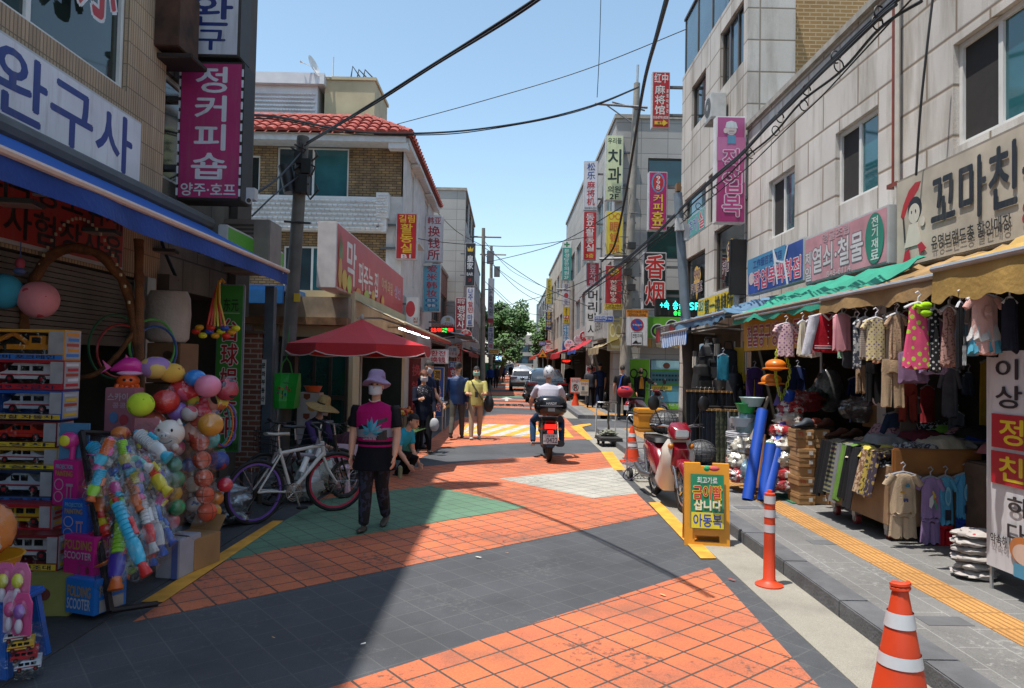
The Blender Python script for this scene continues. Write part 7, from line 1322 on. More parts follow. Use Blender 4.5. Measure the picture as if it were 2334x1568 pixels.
q=gnd(1311,931);t=thing('cone_sign','orange no parking cone sign with a white P disc','cone sign',(q.x,q.y,.01));b=MB();b.lathe([(.3,0),(.3,.05),(.17,.08),(.07,.5),(.07,.62)],(0,0,0),20);b.box(-.22,-.03,.6,.22,.03,1.25);b.build('body',CONE,t,bevel=.01)
b=MB();ms=[];lettering(b,[('#r','c9c4c2',.06,.05,.94,.92),('주차금지','b0262c',.1,.1,.9,.32),('#o','222222',.22,.4,.78,.85,.8),('P','222222',.38,.48,.62,.78),('#p','b0262c',0,0,0,0,[(.28,.46),(.33,.44),(.72,.78),(.67,.82)])],.44,.65,-.22,ms);b.v=[(v[0],v[1]-.026,v[2]+.6)for v in b.v];b.build('lettering',ms,t,raw=True)
SG('cream notice board with small red writing standing by the walkers',1322,865,1342,902,27,'c9bfae',[('#r','c98a2a',0,0,1,.12),('주차금지','b0262c',.1,.18,.9,.34),('#r','5a6a7a',.2,.42,.5,.66),('#r','8a7a6a',.1,.74,.9,.8),('#r','8a7a6a',.1,.86,.8,.9)],.05,arm=0)
q=gnd(1392,1020);WHP=mat('b9bcbc',.4,.12,5,.2);t=thing('platform_trolley','flat black trolley with a white pipe handle and a bundled tarp','trolley',(q.x,q.y+.35,.01),R(3));b=MB();b.box(-.24,-.36,.15,.24,.36,.19);b.box(-.25,-.37,.12,.25,.37,.15);b.build('platform',mat('2f2e2d',.7,.3,6),t,bevel=.008)
b=MB();P=[(-.22,.33,.19),(-.22,.33,.88),(-.19,.33,.92),(.19,.33,.92),(.22,.33,.88),(.22,.33,.19)];b.tube(P,.016,8);b.tube([(-.22,.33,.52),(.22,.33,.52)],.012,6);b.build('handle',WHP,t,smooth=True);b=MB();b.tube([(-.23,.33,.915),(.26,.33,.925)],.018,6);b.tube([(.06,.31,.9),(.04,.3,.5),(.08,.25,.22)],.02,5);b.tube([(.0,.31,.9),(.07,.3,.6),(.02,.25,.22)],.012,5);b.build('strap',mat('3a332c',.8),t)
for sx in(-.17,.17):
 for sy in(-.28,.28):b=MB();b.tube([(sx-.02,sy,.055),(sx+.02,sy,.055)],.055,12);b.box(sx-.03,sy-.02,.06,sx+.03,sy+.03,.13);b.build('wheel',RUB,t)
pile('folded grey green tarp bundle lying on the flat trolley','tarp','tarp_bundle',mat('7a7d6e',.8,.3,9,0,.4),(q.x,q.y+.5,.2),(.2,.16,.07),None,None,12,.5)
q=gnd(1462,1092);CH=steel('9fa2a4',.3);t=thing('folding_cart','chrome wire folding shopping cart with tall handle','cart',(q.x,q.y,.01),R(8));b=MB()
for k in range(9):y=-.3+k*.08;b.tube([(-.2,y,.2),(.26,y,.2)],.006,5)
for x in(-.2,.03,.26):b.tube([(x,-.32,.19),(x,.36,.19)],.008,5)
for k in range(5):b.tube([(-.2,-.32+.02*k,.2-.04*k),(.26,-.32+.02*k,.2-.04*k)],.006,5)
for k in range(10):b.tube([(-.2+.05*k,-.32,.2),(-.2+.05*k,-.24,.03)],.005,4)
b.tube([(-.2,-.32,.27),(.26,-.32,.27),(.26,.36,.27),(-.2,.36,.27)],.008,5,0,True);b.build('basket',CH,t)
b=MB();b.tube([(-.12,.36,.1),(-.12,.4,.9),(-.09,.4,.95),(.15,.4,.95),(.18,.4,.9),(.18,.36,.1)],.012,8);b.tube([(-.12,.4,.52),(.18,.4,.52)],.01,6);b.tube([(-.12,.4,.42),(.18,.4,.42)],.008,6);b.build('handle',CH,t,smooth=True)
for sx in(-.22,.28):b=MB();b.M=Matrix.Translation((sx,-.1,.09));b.tube([(-.025,0,0),(.025,0,0)],.09,18);b.tube([(-.03,0,0),(.03,0,0)],.045,12,1);b.build('wheel',[RUB,CH],t)
b=MB();b.tube(spline([Vector(p)for p in((0,-.3,.3),(-.15,-.33,.28),(-.32,-.3,.2),(-.36,-.2,.06),(-.25,-.2,.02),(-.1,-.34,.2),(.06,-.2,.34),(.1,.1,.3))],5),.009,5);b.build('elastic_cord',mat('4a3a5a',.7),t)
# ------------------------------------------------------------------ motorbikes
def disc_wheel(t,c,r,tw,rim,name='wheel'):
 w=MB();w.M=Matrix.Translation(c);A=[2*math.pi*k/32 for k in range(32)]
 w.tube([((r-tw)*math.cos(a),0,(r-tw)*math.sin(a))for a in A],tw,10,0,True);o=w.build(name,RUB,t,smooth=True)
 w=MB();w.M=Matrix.Translation(c);w.loft([[((r-tw*1.6-.03*k)*math.cos(a),y,(r-tw*1.6-.03*k)*math.sin(a))for k,y in((0,-.028),(0,.028),(1,.024),(1,-.024))]for a in A],0,False,True)
 for k in range(5):a=k*1.2566;w.tube([(0,0,0),((r-tw*1.8)*math.cos(a),0,(r-tw*1.8)*math.sin(a))],.018,6)
 w.tube([(0,-.05,0),(0,.05,0)],.04,12);w.build('rim',rim,o,smooth=True)
def slab(b,prof,hw,mi=0,taper=.8):
 n=len(prof);cx=sum(p[0]for p in prof)/n;cz=sum(p[1]for p in prof)/n
 b.loft([[(cx+(x-cx)*k,y,cz+(z-cz)*k)for x,z in prof]for k,y in((taper,-hw),(1,-hw*.72),(1.02,0),(1,hw*.72),(taper,hw))],mi)
def scooter(label,rear,front,c1,c2,rack=None):
 """step-through delivery scooter: local x forward, rear axle at the origin"""
 rear,front=Vector((*rear,.006)),Vector((*front,.006));d=front-rear;L=1.22;t=thing('motor_scooter',label,'motor scooter',rear,math.atan2(d.y,d.x));r=.29;P1=mat(c1,.25,.12,3,0,0,.5,.6);P2=mat(c2,.3,.1,3,0,0,.5,.4);BKP=plastic('17171a');CHM=steel('b0b2b6',.2)
 disc_wheel(t,(0,0,r),r,.045,CHM);disc_wheel(t,(L,0,r),r,.045,CHM)
 b=MB();slab(b,[(-.28,.66),(-.1,.78),(.25,.74),(.5,.5),(.55,.3),(.3,.3),(.1,.46),(-.1,.5)],.13);b.build('rear_body',P1,t,smooth=True)
 b=MB();slab(b,[(.86,.2),(.7,.2),(.55,.24),(.86,.62),(.92,.82),(1.0,.86),(1.08,.7),(.98,.42)],.2,0,.7);b.build('leg_shield',P2,t,smooth=True)
 b=MB();slab(b,[(1.0,.84),(1.12,.74),(1.11,.55),(1.02,.42),(.98,.5),(.97,.78)],.11,0,.6);b.build('front_cowl',P1,t,smooth=True)
 b=MB();slab(b,[(.93,.44),(1.06,.62),(1.24,.64),(1.44,.52),(1.5,.36),(1.4,.46),(1.2,.55),(1.02,.5)],.075,0,.85);b.build('front_fender',P1,t,smooth=True)
 b=MB();slab(b,[(.86,1.0),(.98,1.06),(1.12,.98),(1.1,.86),(.98,.86)],.13,0,.6);b.build('handlebar_cover',P1,t,smooth=True)
 b=MB();slab(b,[(1.09,.86),(1.13,.9),(1.13,.98),(1.1,.98)],.08);b.build('headlight',mat('b9c4c8',.1),t)
 b=MB();b.tube([(.88,-.34,1.02),(.95,-.18,1.02),(.98,0,.98),(.95,.18,1.02),(.88,.34,1.02)],.016,8);hb=b.build('handlebar',CHM,t,smooth=True)
 for s in(-1,1):
  b=MB();b.tube([(.88,s*.34,1.02),(.92,s*.22,1.02)],.022,8);b.tube([(.94,s*.2,1.04),(.98,s*.33,1.0)],.008,5);b.build('grip',BKP,hb,smooth=True)
  b=MB();b.tube([(.93,s*.2,1.03),(.96,s*.3,1.22)],.008,6);b.ell((.97,s*.32,1.3),(.02,.075,.095));b.build('mirror',BKP,t,smooth=True)
  b=MB();b.ell((1.08,s*.13,.78),(.04,.035,.035));b.build('turn_signal',plastic('b56a1c'),t,smooth=True)
  b=MB();b.tube([(1.02,s*.085,.6),(1.1,s*.085,.46)],.026,8);b.tube([(1.1,s*.085,.5),(L,s*.085,r)],.02,8);b.build('fork',CHM,t,smooth=True)
 b=MB();slab(b,[(-.24,.8),(.3,.8),(.34,.74),(-.2,.74)],.13);b.build('seat',mat('1a1a1c',.5),t,smooth=True)
 b=MB();b.tube([(.3,-.15,.3),(-.05,-.17,.28),(-.4,-.17,.36)],[.03,.045,.04],10);b.build('muffler',mat('6a6a6c',.4,.2,8,.7),t,smooth=True)
 b=MB();slab(b,[(.15,.2),(.6,.16),(.66,.34),(.2,.4)],.12);b.build('engine',mat('55565a',.5,.2,9,.6),t)
 b=MB();b.tube([(.0,.12,.29),(-.12,.12,.62)],.022,8);b.tube([(.0,-.12,.29),(-.12,-.12,.62)],.022,8);b.build('shock_absorber',CHM,t)
 b=MB();slab(b,[(-.3,.66),(-.34,.62),(-.36,.5),(-.32,.5)],.07);b.build('tail_light',plastic('8c1a1a'),t)
 return t
sc=scooter('red and cream delivery scooter parked facing up to the floor sign',(2.08,9.7),(2.16,8.56),'7c1222','cdc7bd')
b=MB();t=thing('crate','yellow crate strapped on the rear of the red scooter','crate',(2.05,10.0,.84));b.box(-.2,-.2,0,.2,.2,.32);b.build('box',plastic('c98a1c'),t,bevel=.01);b=MB()
for z in(.06,.26):b.tube([(-.21,-.21,z),(.21,-.21,z),(.21,.21,z),(-.21,.21,z)],.008,5,0,True)
b.build('strap',mat('1a1a1a'),t)
def meshbag(label,q,r,cover='2c2c2e'):
 t=thing('mesh_basket',label,'basket',q);b=MB();b.ell((0,0,r[2]*.95),(r[0]*.93,r[1]*.93,r[2]*.9),0,20,12);b.v=[(v[0]*(1+.1*nz(v,7)),v[1]*(1+.1*nz(v,7,3)),v[2])for v in b.v];b.build('load',mat('6d6e70',.5,.45,10),t,smooth=True);b=MB()
 for k in range(9):a=math.pi*k/9;b.tube([(r[0]*math.cos(u)*math.cos(a),r[1]*math.cos(u)*math.sin(a),r[2]+r[2]*math.sin(u))for u in[2*math.pi*i/22 for i in range(22)]],.004,4,0,True)
 for k in range(1,9):z=-1+k/4.5;rr=math.sqrt(max(0,1-z*z));b.tube([(r[0]*rr*math.cos(u),r[1]*rr*math.sin(u),r[2]+r[2]*z)for u in[2*math.pi*i/22 for i in range(22)]],.004,4,0,True)
 b.build('net',mat(cover,.7),t)
meshbag('black wire basket load behind the scooter seat',(2.2,9.75,.82),(.2,.17,.17));meshbag('dark netted sack standing beside the scooter front',(2.76,9.9,.4),(.21,.16,.17),'3a3a3c');carton('low dark box under the netted sack',2.76,9.9,.125,.36,.3,.27,0,mat('2f2d2c',.8))
pb=scooter('dark red motorbike parked by the optician corner',(3.95,21.6),(4.95,22.3),'5a1a20','2a2a2c');b=MB();b.box(-.36,-.1,.42,-.34,.1,.56);b.build('licence_plate',mat('a9acb0'),pb)
mq=gnd(1253,1057);MX,MY=mq.x,mq.y
mt=thing('motorbike','black delivery motorbike with top box ridden away up the street','motorbike',(MX,MY+.3,0),R(90));BK=plastic('141416',.25)
disc_wheel(mt,(0,0,.3),.3,.05,steel('4a4a4c'));disc_wheel(mt,(1.25,0,.3),.3,.045,steel('4a4a4c'))
def mp(nm,m,f,smooth=True):b=MB();f(b);return b.build(nm,m,mt,smooth=smooth)
mp('top_box',plastic('121316',.18),lambda b:b.loft([[(-.28+.24*math.cos(a)*k,y*k,z+0*a)for a,y in[(2*math.pi*i/24,.29*math.copysign(abs(math.sin(2*math.pi*i/24))**.55,math.sin(2*math.pi*i/24)))for i in range(24)]]for k,z in((.75,.86),(.98,.93),(1.02,1.02),(1.0,1.06),(.9,1.14),(.62,1.2))]))
mp('box_trim',mat('6a6d74',.3),lambda b:(b.box(-.535,-.2,1.03,-.52,.2,1.045),b.box(-.53,-.06,.94,-.515,.06,1.0)),False)
b=MB();b.M=Matrix.Rotation(R(-90),4,'Z')@Matrix.Translation((0,-.537,1.06));b.text('HARDY',-.09,0,.09,.04,0,0);b.build('lettering',mat('b9b9bd'),mt,raw=True)
mp('seat',mat('1a1a1c',.6),lambda b:slab(b,[(-.2,.82),(.1,.8),(.6,.8),(.6,.72),(-.2,.74)],.14));mp('tail',BK,lambda b:slab(b,[(-.32,.76),(.4,.76),(.5,.5),(.1,.45),(-.2,.6)],.12));mp('rack',mat('5a1a1c',.4),lambda b:(b.tube([(.1,-.13,.84),(-.4,-.13,.86),(-.4,.13,.86),(.1,.13,.84)],.014,6),b.tube([(-.2,-.13,.86),(-.2,.13,.86)],.014,6)),False)
mp('tail_light',glow('ff1a10',1.5),lambda b:(b.prism([(0,0)]*3,0,0)if 0 else b.box(-.36,-.1,.62,-.33,.1,.7),b.box(-.355,-.05,.54,-.33,.05,.59)),False);mp('fender',BK,lambda b:slab(b,[(-.3,.6),(-.22,.62),(-.3,.3),(-.38,.3)],.09))
def plate(b):b.box(-.4,-.13,.36,-.385,.13,.53)
mp('licence_plate',mat('b9bcc0',.4),plate,False);b=MB();b.M=Matrix.Rotation(R(-90),4,'Z')@Matrix.Translation((0,-.402,.36));b.text('서초구로',-.07,.12,.07,.155,0);b.text('다',-.12,.03,-.085,.07,0);b.text('0422',-.07,.02,.12,.11,0,0,.01);b.build('plate_lettering',mat('1a2a4a'),mt,raw=True)
mp('muffler',mat('1c1c1e',.4),lambda b:b.tube([(.4,-.14,.3),(.05,-.17,.32),(-.3,-.2,.36)],[.03,.06,.06],12));mp('engine',mat('3a3a3c',.5,.2,9,.5),lambda b:(slab(b,[(.3,.2),(.8,.2),(.85,.5),(.3,.5)],.13),b.tube([(.45,-.3,.28),(.45,.3,.28)],.02,6)),False);mp('front_body',BK,lambda b:(slab(b,[(.6,.7),(1.0,1.0),(1.12,.95),(1.1,.6),(.9,.4)],.16)))
mp('handlebar',BK,lambda b:b.tube([(.86,-.36,1.02),(.95,-.15,1.0),(.95,.15,1.0),(.86,.36,1.02)],.018,8))
for s in(-1,1):mp('mirror',BK,lambda b:(b.tube([(.92,s*.25,1.02),(.9,s*.38,1.14)],.009,5),b.ell((.9,s*.41,1.15),(.03,.08,.055))));mp('turn_signal',plastic('b5601c'),lambda b:b.ell((-.3,s*.17,.62),(.03,.035,.025)));mp('fork',steel(),lambda b:b.tube([(1.0,s*.09,.95),(1.25,s*.09,.3)],.025,8));mp('shock_absorber',steel('6a6a6a'),lambda b:b.tube([(0,s*.13,.3),(.12,s*.13,.66)],.028,8))
# ------------------------------------------------------------------ cars and truck
def car(label,X,Y,L,W,H,c,coupe,plate_txt,name='parked_car',badge=None):
 """rear bumper at Y, nose up the street; sections run along its length"""
 t=thing(name,label,'car',(X,Y,0));P=mat(c,.22,.05,2,.5,0,.5,.8);hw=W/2
 sec=[(0,.42,.86,.90),(.05,.34,.95,.97),(.4,.26,1.02,1.0),(1.2,.24,1.0,1.0),(2.4,.24,.98,1.0),(L-1.2,.24,.98,.99),(L-.4,.28,.86,.94),(L-.03,.4,.72,.8)]
 def ring(y,z0,z1,k):return[(sx*hw*k*f,y,z0+(z1-z0)*v)for sx,f,v in[(-1,.88,0),(-1,.97,.12),(-1,1,.45),(-1,.98,.75),(-1,.9,1),(-.45,.9,1.03),(.45,.9,1.03),(1,.9,1),(1,.98,.75),(1,1,.45),(1,.97,.12),(1,.88,0)]]
 b=MB();b.loft([ring(*s)for s in sec]);b.build('body',P,t,smooth=True)
 roof=[(.12 if coupe else .06,.96,.8),(.55 if coupe else .3,H-(.26 if coupe else .2),.74),(1.3 if coupe else .55,H-.04,.7),(2.2,H,.7),(2.9,H-.05,.72),(L-1.1,.98,.84)]
 b=MB();b.loft([[(sx*hw*k*f,y,.9+(z-.9)*v)for sx,f,v in[(-1,1.06,0),(-1,1,.9),(-.6,.95,1),(.6,.95,1),(1,1,.9),(1,1.06,0)]]for y,z,k in roof]);b.build('roof',P,t,smooth=True)
 y0,z0,y1,z1=roof[0][0],.99,roof[1][0],roof[1][1]-.06;y2=roof[2][0];z2=roof[2][1]-.06;e=-.02
 b=MB();b.add([(-hw*.74,y0+e+.06,z0+.03),(hw*.74,y0+e+.06,z0+.03),(hw*.7,y1+e,z1),(-hw*.7,y1+e,z1),(hw*.6,y2+e-.06,z2+.03),(-hw*.6,y2+e-.06,z2+.03)],[(0,1,2,3),(3,2,4,5)])if coupe else b.add([(-hw*.76,y0+e,z0+.06),(hw*.76,y0+e,z0+.06),(hw*.68,y1+e,z1),(-hw*.68,y1+e,z1)],[(0,1,2,3)])
 b.build('rear_window',glass('1a2226'),t)
 for s in(-1,1):
  b=MB();xx=s*hw*.785;b.add([(xx*1.02,.9,1.02),(xx*1.02,L-1.35,1.02),(xx*.93,2.9,H-.13),(xx*.92,1.2,H-.12)],[(0,1,2,3)]);b.build('side_window',glass('141a1c'),t)
  b=MB();x0,x1=sorted((s*hw*.45,s*hw*.96));b.box(x0,-.02+.0,.82,x1,.14,.93);b.build('tail_light',mat('7a1218',.15,.2,9),t,bevel=.02)
  b=MB();b.ell((s*(hw+.12),L-1.6,1.03),(.1,.07,.08));b.build('mirror',P,t,smooth=True)
  for wy in(.82,L-.9):b=MB();b.M=Matrix.Translation((s*(hw-.11),wy,.35));b.tube([(-.11,0,0),(.11,0,0)],.35,24);b.tube([(-.115,0,0),(.115,0,0)],.22,16,1);b.build('wheel',[RUB,steel('8a8c90')],t)
 b=MB();b.box(-hw*.92,-.06,.34,hw*.92,.1,.56);b.build('bumper',mat('202124',.5),t,bevel=.03)
 b=MB();b.box(-.26,-.035,.62,.26,-.01,.74)if not coupe else b.box(-.26,-.075,.42,.26,-.061,.54);b.build('licence_plate',mat('b9bcc0',.4),t)
 b=MB();b.M=Matrix.Translation((0,-.085 if coupe else-.04,.43 if coupe else .63));b.text(plate_txt,-.2,.02,.2,.1,0);b.build('lettering',mat('222222'),t,raw=True)
 b=MB();b.ell((0,.0,.86),(.06,.03,.06));b.tube([(-hw*.5,-.01,.8),(hw*.5,-.01,.8)],.015,6);b.build('trim',steel('a0a2a6',.2),t)
 return t
cq=gnd(1247,919);car('dark grey coupe style SUV driving away ahead of the motorbike',cq.x,cq.y,4.7,1.95,1.6,'3a4046',True,'12가 3456' if 0 else '')
cq=gnd(1200,892);car('white SUV parked beyond the dark grey one',cq.x-.2,cq.y+.3,4.4,1.85,1.62,'b4b6b8',False,'')
t=thing('pickup_truck','small truck with a green tarpaulin load parked on the left side','truck',(-1.55,66,0));b=MB();b.box(-.85,0,.55,.85,2.6,.95);b.build('cargo_bed',mat('5a6a70',.5),t);b=MB();b.loft([[(x*k,y,z)for x,z in((-.8,.95),(-.8,1.5),(-.4,1.75),(.4,1.75),(.8,1.5),(.8,.95))]for y,k in((-.02,.96),(1.2,1),(2.55,.98))]);b.build('tarpaulin',mat('1a7a52',.6,.2,3),t);b=MB();b.box(-.82,2.65,.5,.82,4.2,1.85);b.build('cab',mat('7f8a8a',.4),t,bevel=.08)
for sx in(-.7,.7):
 for wy in(.6,3.5):b=MB();b.M=Matrix.Translation((sx,wy,.32));b.tube([(-.1,0,0),(.1,0,0)],.32,18);b.build('wheel',RUB,t)
car('dark van far away in the middle of the street',.3,96,4.6,1.8,1.9,'222428',False,'');car('pale car beyond the pharmacy on the right',2.2,100,4.5,1.8,1.7,'a9adb0',False,'')
t=thing('air_conditioner','white air conditioner unit on the upper stone wall','air conditioner',(4.18,14.6,6.95));b=MB();b.box(-.05,-.24,0,.27,.24,.52);b.build('casing',mat('b9bab8',.5,.15),t,bevel=.015);b=MB();b.M=Matrix.Rotation(R(90),4,'Z');
b.M=Matrix.Translation((-.054,0,.27))@Matrix.Rotation(R(-90),4,'Z');b.disc((-.0,0),.2,-.004,0,24);b.disc((0,0),.07,-.012,1,14)
for k in range(5):b.loft([[((r_+q_)*math.cos(a),y_,(r_+q_)*math.sin(a))for a in[2*math.pi*i/22 for i in range(22)]]for r_,q_,y_ in((.06+k*.04,0,-.014),(.06+k*.04,.008,-.014))],1,False)
b.build('fan_grille',[mat('2a2a2a'),mat('9a9b99')],t);b=MB();b.box(-.06,-.26,-.05,.32,.26,-.01);b.tube([(.1,.4,.3),(.25,.55,.4),(.3,.5,-.3)],.03,6);b.build('bracket',mat('8a8a86',.6,.3),t)
t=thing('air_conditioner','beige slatted air conditioner under the pink hanging sign','air conditioner',(-3.62,9.6,2.95));b=MB();b.box(-.3,0,0,.34,.5,.72);b.build('casing',mat('7d7670',.6,.15),t,bevel=.012);b=MB()
for k in range(11):b.box(-.27,-.012,.06+k*.056,.12,-.002,.09+k*.056)
b.build('vent',mat('4a4541'),t)
q=at(568,458,8.3);t=thing('security_camera','white bullet security camera under the pink hanging sign','camera',q);b=MB();b.box(-.04,0,.02,.06,.12,.16);b.tube([(0,0,0),(.04,-.12,-.02)],.038,12);b.build('housing',mat('b0b0b2',.4),t);b=MB();b.tube([(.04,-.121,-.02),(.043,-.13,-.022)],.026,12);b.build('lens',mat('141414',.1),t)
# ------------------------------------------------------------------ people
SKIN=mat('cf9a7e',.6,.1,8);_ppl=[]
def shell(t,name,c,r,cond,m,off=.004,M=None,seed=0,rough=0.0,n=28,k=18):
 """the part of an ellipsoid round the head for which cond(x right, y back, z up) holds, with thickness"""
 b=MB();b.M=M or Matrix.Identity(4);g={}
 for j in range(k+1):
  a=-math.pi/2+math.pi*j/k
  for i in range(n):
   u=2*math.pi*i/n;d=Vector((math.cos(a)*math.cos(u),math.cos(a)*math.sin(u),math.sin(a)));g[(i,j)]=d
 for e in(0,1):
  vs,ix,fs=[],{},[]
  for j in range(k):
   for i in range(n):
    q=[(i,j),((i+1)%n,j),((i+1)%n,j+1),(i,j+1)];d=(g[q[0]]+g[q[2]])/2
    if not cond(d.x,d.y,d.z):continue
    f=[]
    for p in q:
     if p not in ix:
      d=g[p];s=1+(rough*nz(d,5,seed)if e==0 else-off/r[0]);ix[p]=len(vs);vs.append((c[0]+d.x*r[0]*s,c[1]+d.y*r[1]*s,c[2]+d.z*r[2]*s))
     f.append(ix[p])
    fs.append(f)
  b.add(vs,fs)
 return b.build(name,m,t,smooth=True,raw=True)
def person(label,X,Y,hd,H,top,bot,legs=((12,6),(-10,16)),arms=((6,8,12),(-4,8,12)),lean=0,pz=None,hem=0.,wd=1.,slv=1,hair=('short','17130f'),mask=None,shoes='1a1a1b',bands=(),turn=0,z0=0,vox=.011,tl=1.,skin=None,sleeve_m=None,spr=0,flare=0,nod=0,group=None):
 s=H/1.7;sk=skin or SKIN;mats=[sk,top,bot,mat(shoes,.5),sleeve_m or top]+[m for _,m in bands];b=MB();V=Vector
 rot=lambda a:V((0,-math.sin(R(a)),-math.cos(R(a))))
 J=[]
 for sx,(a,k)in zip((-1,1),legs):
  hip=V((sx*.088,0,0))*s;kn=hip+rot(a)*.43*s+V((sx*(.012+spr),0,0));an=kn+rot(a-k)*.41*s;J.append((hip,kn,an,a-k))
 if pz is None:pz=-min(j[2].z for j in J)+.075*s
 P=V((0,0,pz));up=V((0,-math.sin(R(lean)),math.cos(R(lean))));fw=V((0,-math.cos(R(lean)),-math.sin(R(lean))));rt=V((1,0,0))
 T=lambda u,x=0,y=0:P+up*u*s+rt*x*s+fw*y*s
 for(hip,kn,an,sh)in J:
  h,k_,a_=P+hip,P+kn,P+an;b.tube([h+V((0,0,.06*s)),h,h.lerp(k_,.5),k_,k_.lerp(a_,.4),a_.lerp(k_,.05),a_],[.08*s,.092*s*tl,.083*s*tl,.064*s*tl,.062*s*tl,.05*s*tl,.046*s],14,2)
  f=V((0,-math.cos(R(sh*.6)),math.sin(R(sh*.6))*(1 if sh>0 else 1)));dn=V((0,f.z,-f.y));dn=-dn if dn.z>0 else dn;o=a_-f*.06*s
  b.loft([[o+f*(u*s)+rt*(w_*s*math.cos(q))+dn*(s*(.045+hh*math.sin(q)))for q in[2*math.pi*i/12 for i in range(12)]]for u,w_,hh in((0,.025,.02),(.03,.037,.034),(.08,.04,.036),(.14,.044,.026),(.2,.04,.02),(.235,.022,.014))],3)
 prof=[(-.11,.165,.115),(-.02,.168,.118),(.1,.15*wd,.108*wd),(.22,.158*wd,.115*wd),(.34,.175*wd,.12),(.42,.178*wd,.108),(.475,.15*wd,.085),(.515,.085,.062),(.53,.055,.055)]
 def pr(u):
  for(u0,x0,y0),(u1,x1,y1)in zip(prof,prof[1:]):
   if u0<=u<=u1:k=(u-u0)/(u1-u0);return x0+(x1-x0)*k,y0+(y1-y0)*k
  return prof[0][1:]if u<prof[0][0]else prof[-1][1:]
 cuts=[u for u,_ in bands];lo=-.06-hem
 b.loft([[T(u,rx*.97*math.cos(q),ry*.97*math.sin(q))for q in[2*math.pi*i/20 for i in range(20)]]for u,rx,ry in[(-.12,.15,.11),(-.04,.165,.115),(.06,.15,.1)]],2)
 edges=[lo]+cuts+[.53];ms=[1]+[5+i for i in range(len(bands))]
 for(u0,u1,mi)in zip(edges,edges[1:],ms):
  us=[u0]+[u for u,_,_ in prof if u0+.004<u<u1-.004]+[u1]
  b.loft([[T(u,(pr(u)[0]+.012+flare*max(0,.05-u))*math.cos(q),(pr(u)[1]+.012+flare*.7*max(0,.05-u))*math.sin(q))for q in[2*math.pi*i/20 for i in range(20)]]for u in us],mi)
 b.tube([T(.5),T(.62)],.05*s,12,0)
 for sx,(f,o,e)in zip((-1,1),arms):
  S=T(.445,sx*.175*wd);d1=(-up*math.cos(R(f))+fw*math.sin(R(f)))*math.cos(R(o))+rt*sx*math.sin(R(o));E=S+d1*.28*s
  d2=(-up*math.cos(R(f+e))+fw*math.sin(R(f+e)))*math.cos(R(o*.3))+rt*sx*math.sin(R(o*.3-e*.22));d2.normalize();W=E+d2*.25*s
  b.tube([S-d1*.03*s,S,S.lerp(E,.5),E,E.lerp(W,.35),W],[.05*s,.056*s,.048*s,.042*s,.042*s,.028*s],12,0)
  if slv>=1:b.tube([S-d1*.04*s,S,S.lerp(E,.5),E,E.lerp(W,.4),E.lerp(W,.93)],[.055*s,.066*s,.06*s,.053*s,.05*s,.042*s],12,4)
  elif slv>0:b.tube([S-d1*.04*s,S,S.lerp(E,slv*1.0)],[.055*s,.067*s,.066*s],12,4)
  sd=d2.cross(rt*sx).normalized();nn=rt*-sx;nn=(nn-d2*nn.dot(d2)).normalized();sd=nn.cross(d2)
  if sd.dot(fw)<0:sd=-sd
  b.loft([[W+d2*(u*s)+sd*(w_*s*math.cos(q))+nn*(.015*s*math.sin(q))for q in[2*math.pi*i/12 for i in range(12)]]for u,w_ in((-.01,.022),(.03,.036),(.085,.042),(.1,.036))],0)
  for i,L in enumerate((.07,.08,.075,.058)):
   r0=W+d2*.09*s+sd*((.031-.0205*i)*s);b.tube([r0,r0+d2*(L*.5*s)+nn*.008*s,r0+d2*(L*.82*s)+nn*.03*s],[.0095*s,.0088*s,.007*s],7,0)
  r0=W+d2*.03*s+sd*.03*s;b.tube([r0,r0+d2*.035*s+sd*.028*s,r0+d2*.07*s+sd*.03*s+nn*.012*s],[.012*s,.0105*s,.0085*s],7,0)
 hc=T(.715)+fw*.012*s;HM_=Matrix.Translation(hc)@Matrix.Rotation(R(turn),4,'Z')@Matrix.Rotation(R(nod+lean*.4),4,'X')@Matrix.Scale(s,4);b.M=HM_
 b.ell((0,.008,.015),(.074,.094,.104),0,20,14);b.ell((0,-.028,-.055),(.054,.058,.06),0,14,9);b.tube([(0,-.088,.02),(0,-.1,-.012),(0,-.112,-.026),(0,-.09,-.034)],[.008,.011,.015,.008],8,0);b.ell((0,-.082,-.058),(.022,.012,.008),0)
 for sx in(-1,1):b.ell((sx*.076,.012,-.008),(.012,.022,.032),0,10,7)
 me=bpy.data.meshes.new('person');o=bpy.data.objects.new('person',me);COL.objects.link(o);o.location=(X,Y,z0);o.rotation_euler=(0,0,R(hd));tag(o,label,'person',group)
 _ppl.append((b,o,mats,vox));hm=mat(hair[1],.6,.3,30,0,.4);kd=hair[0]
 if kd!='helmet':
  for sx in(-1,1):q=MB();q.M=HM_;q.ell((sx*.03,-.084,.012),(.0135,.007,.007));q.build('eye',mat('1a1412',.2),o,smooth=True);q=MB();q.M=HM_;q.tube([(sx*.014,-.089,.032),(sx*.032,-.088,.036),(sx*.05,-.078,.03)],.004,5);q.build('eyebrow',hm,o)
 H_=lambda nm,cond,m,grow=1.1,seed=1,rough=.06,dz=.018:shell(o,nm,(0,.01,dz),(.074*grow,.094*grow,.104*grow),cond,m,.006,HM_,seed,rough)
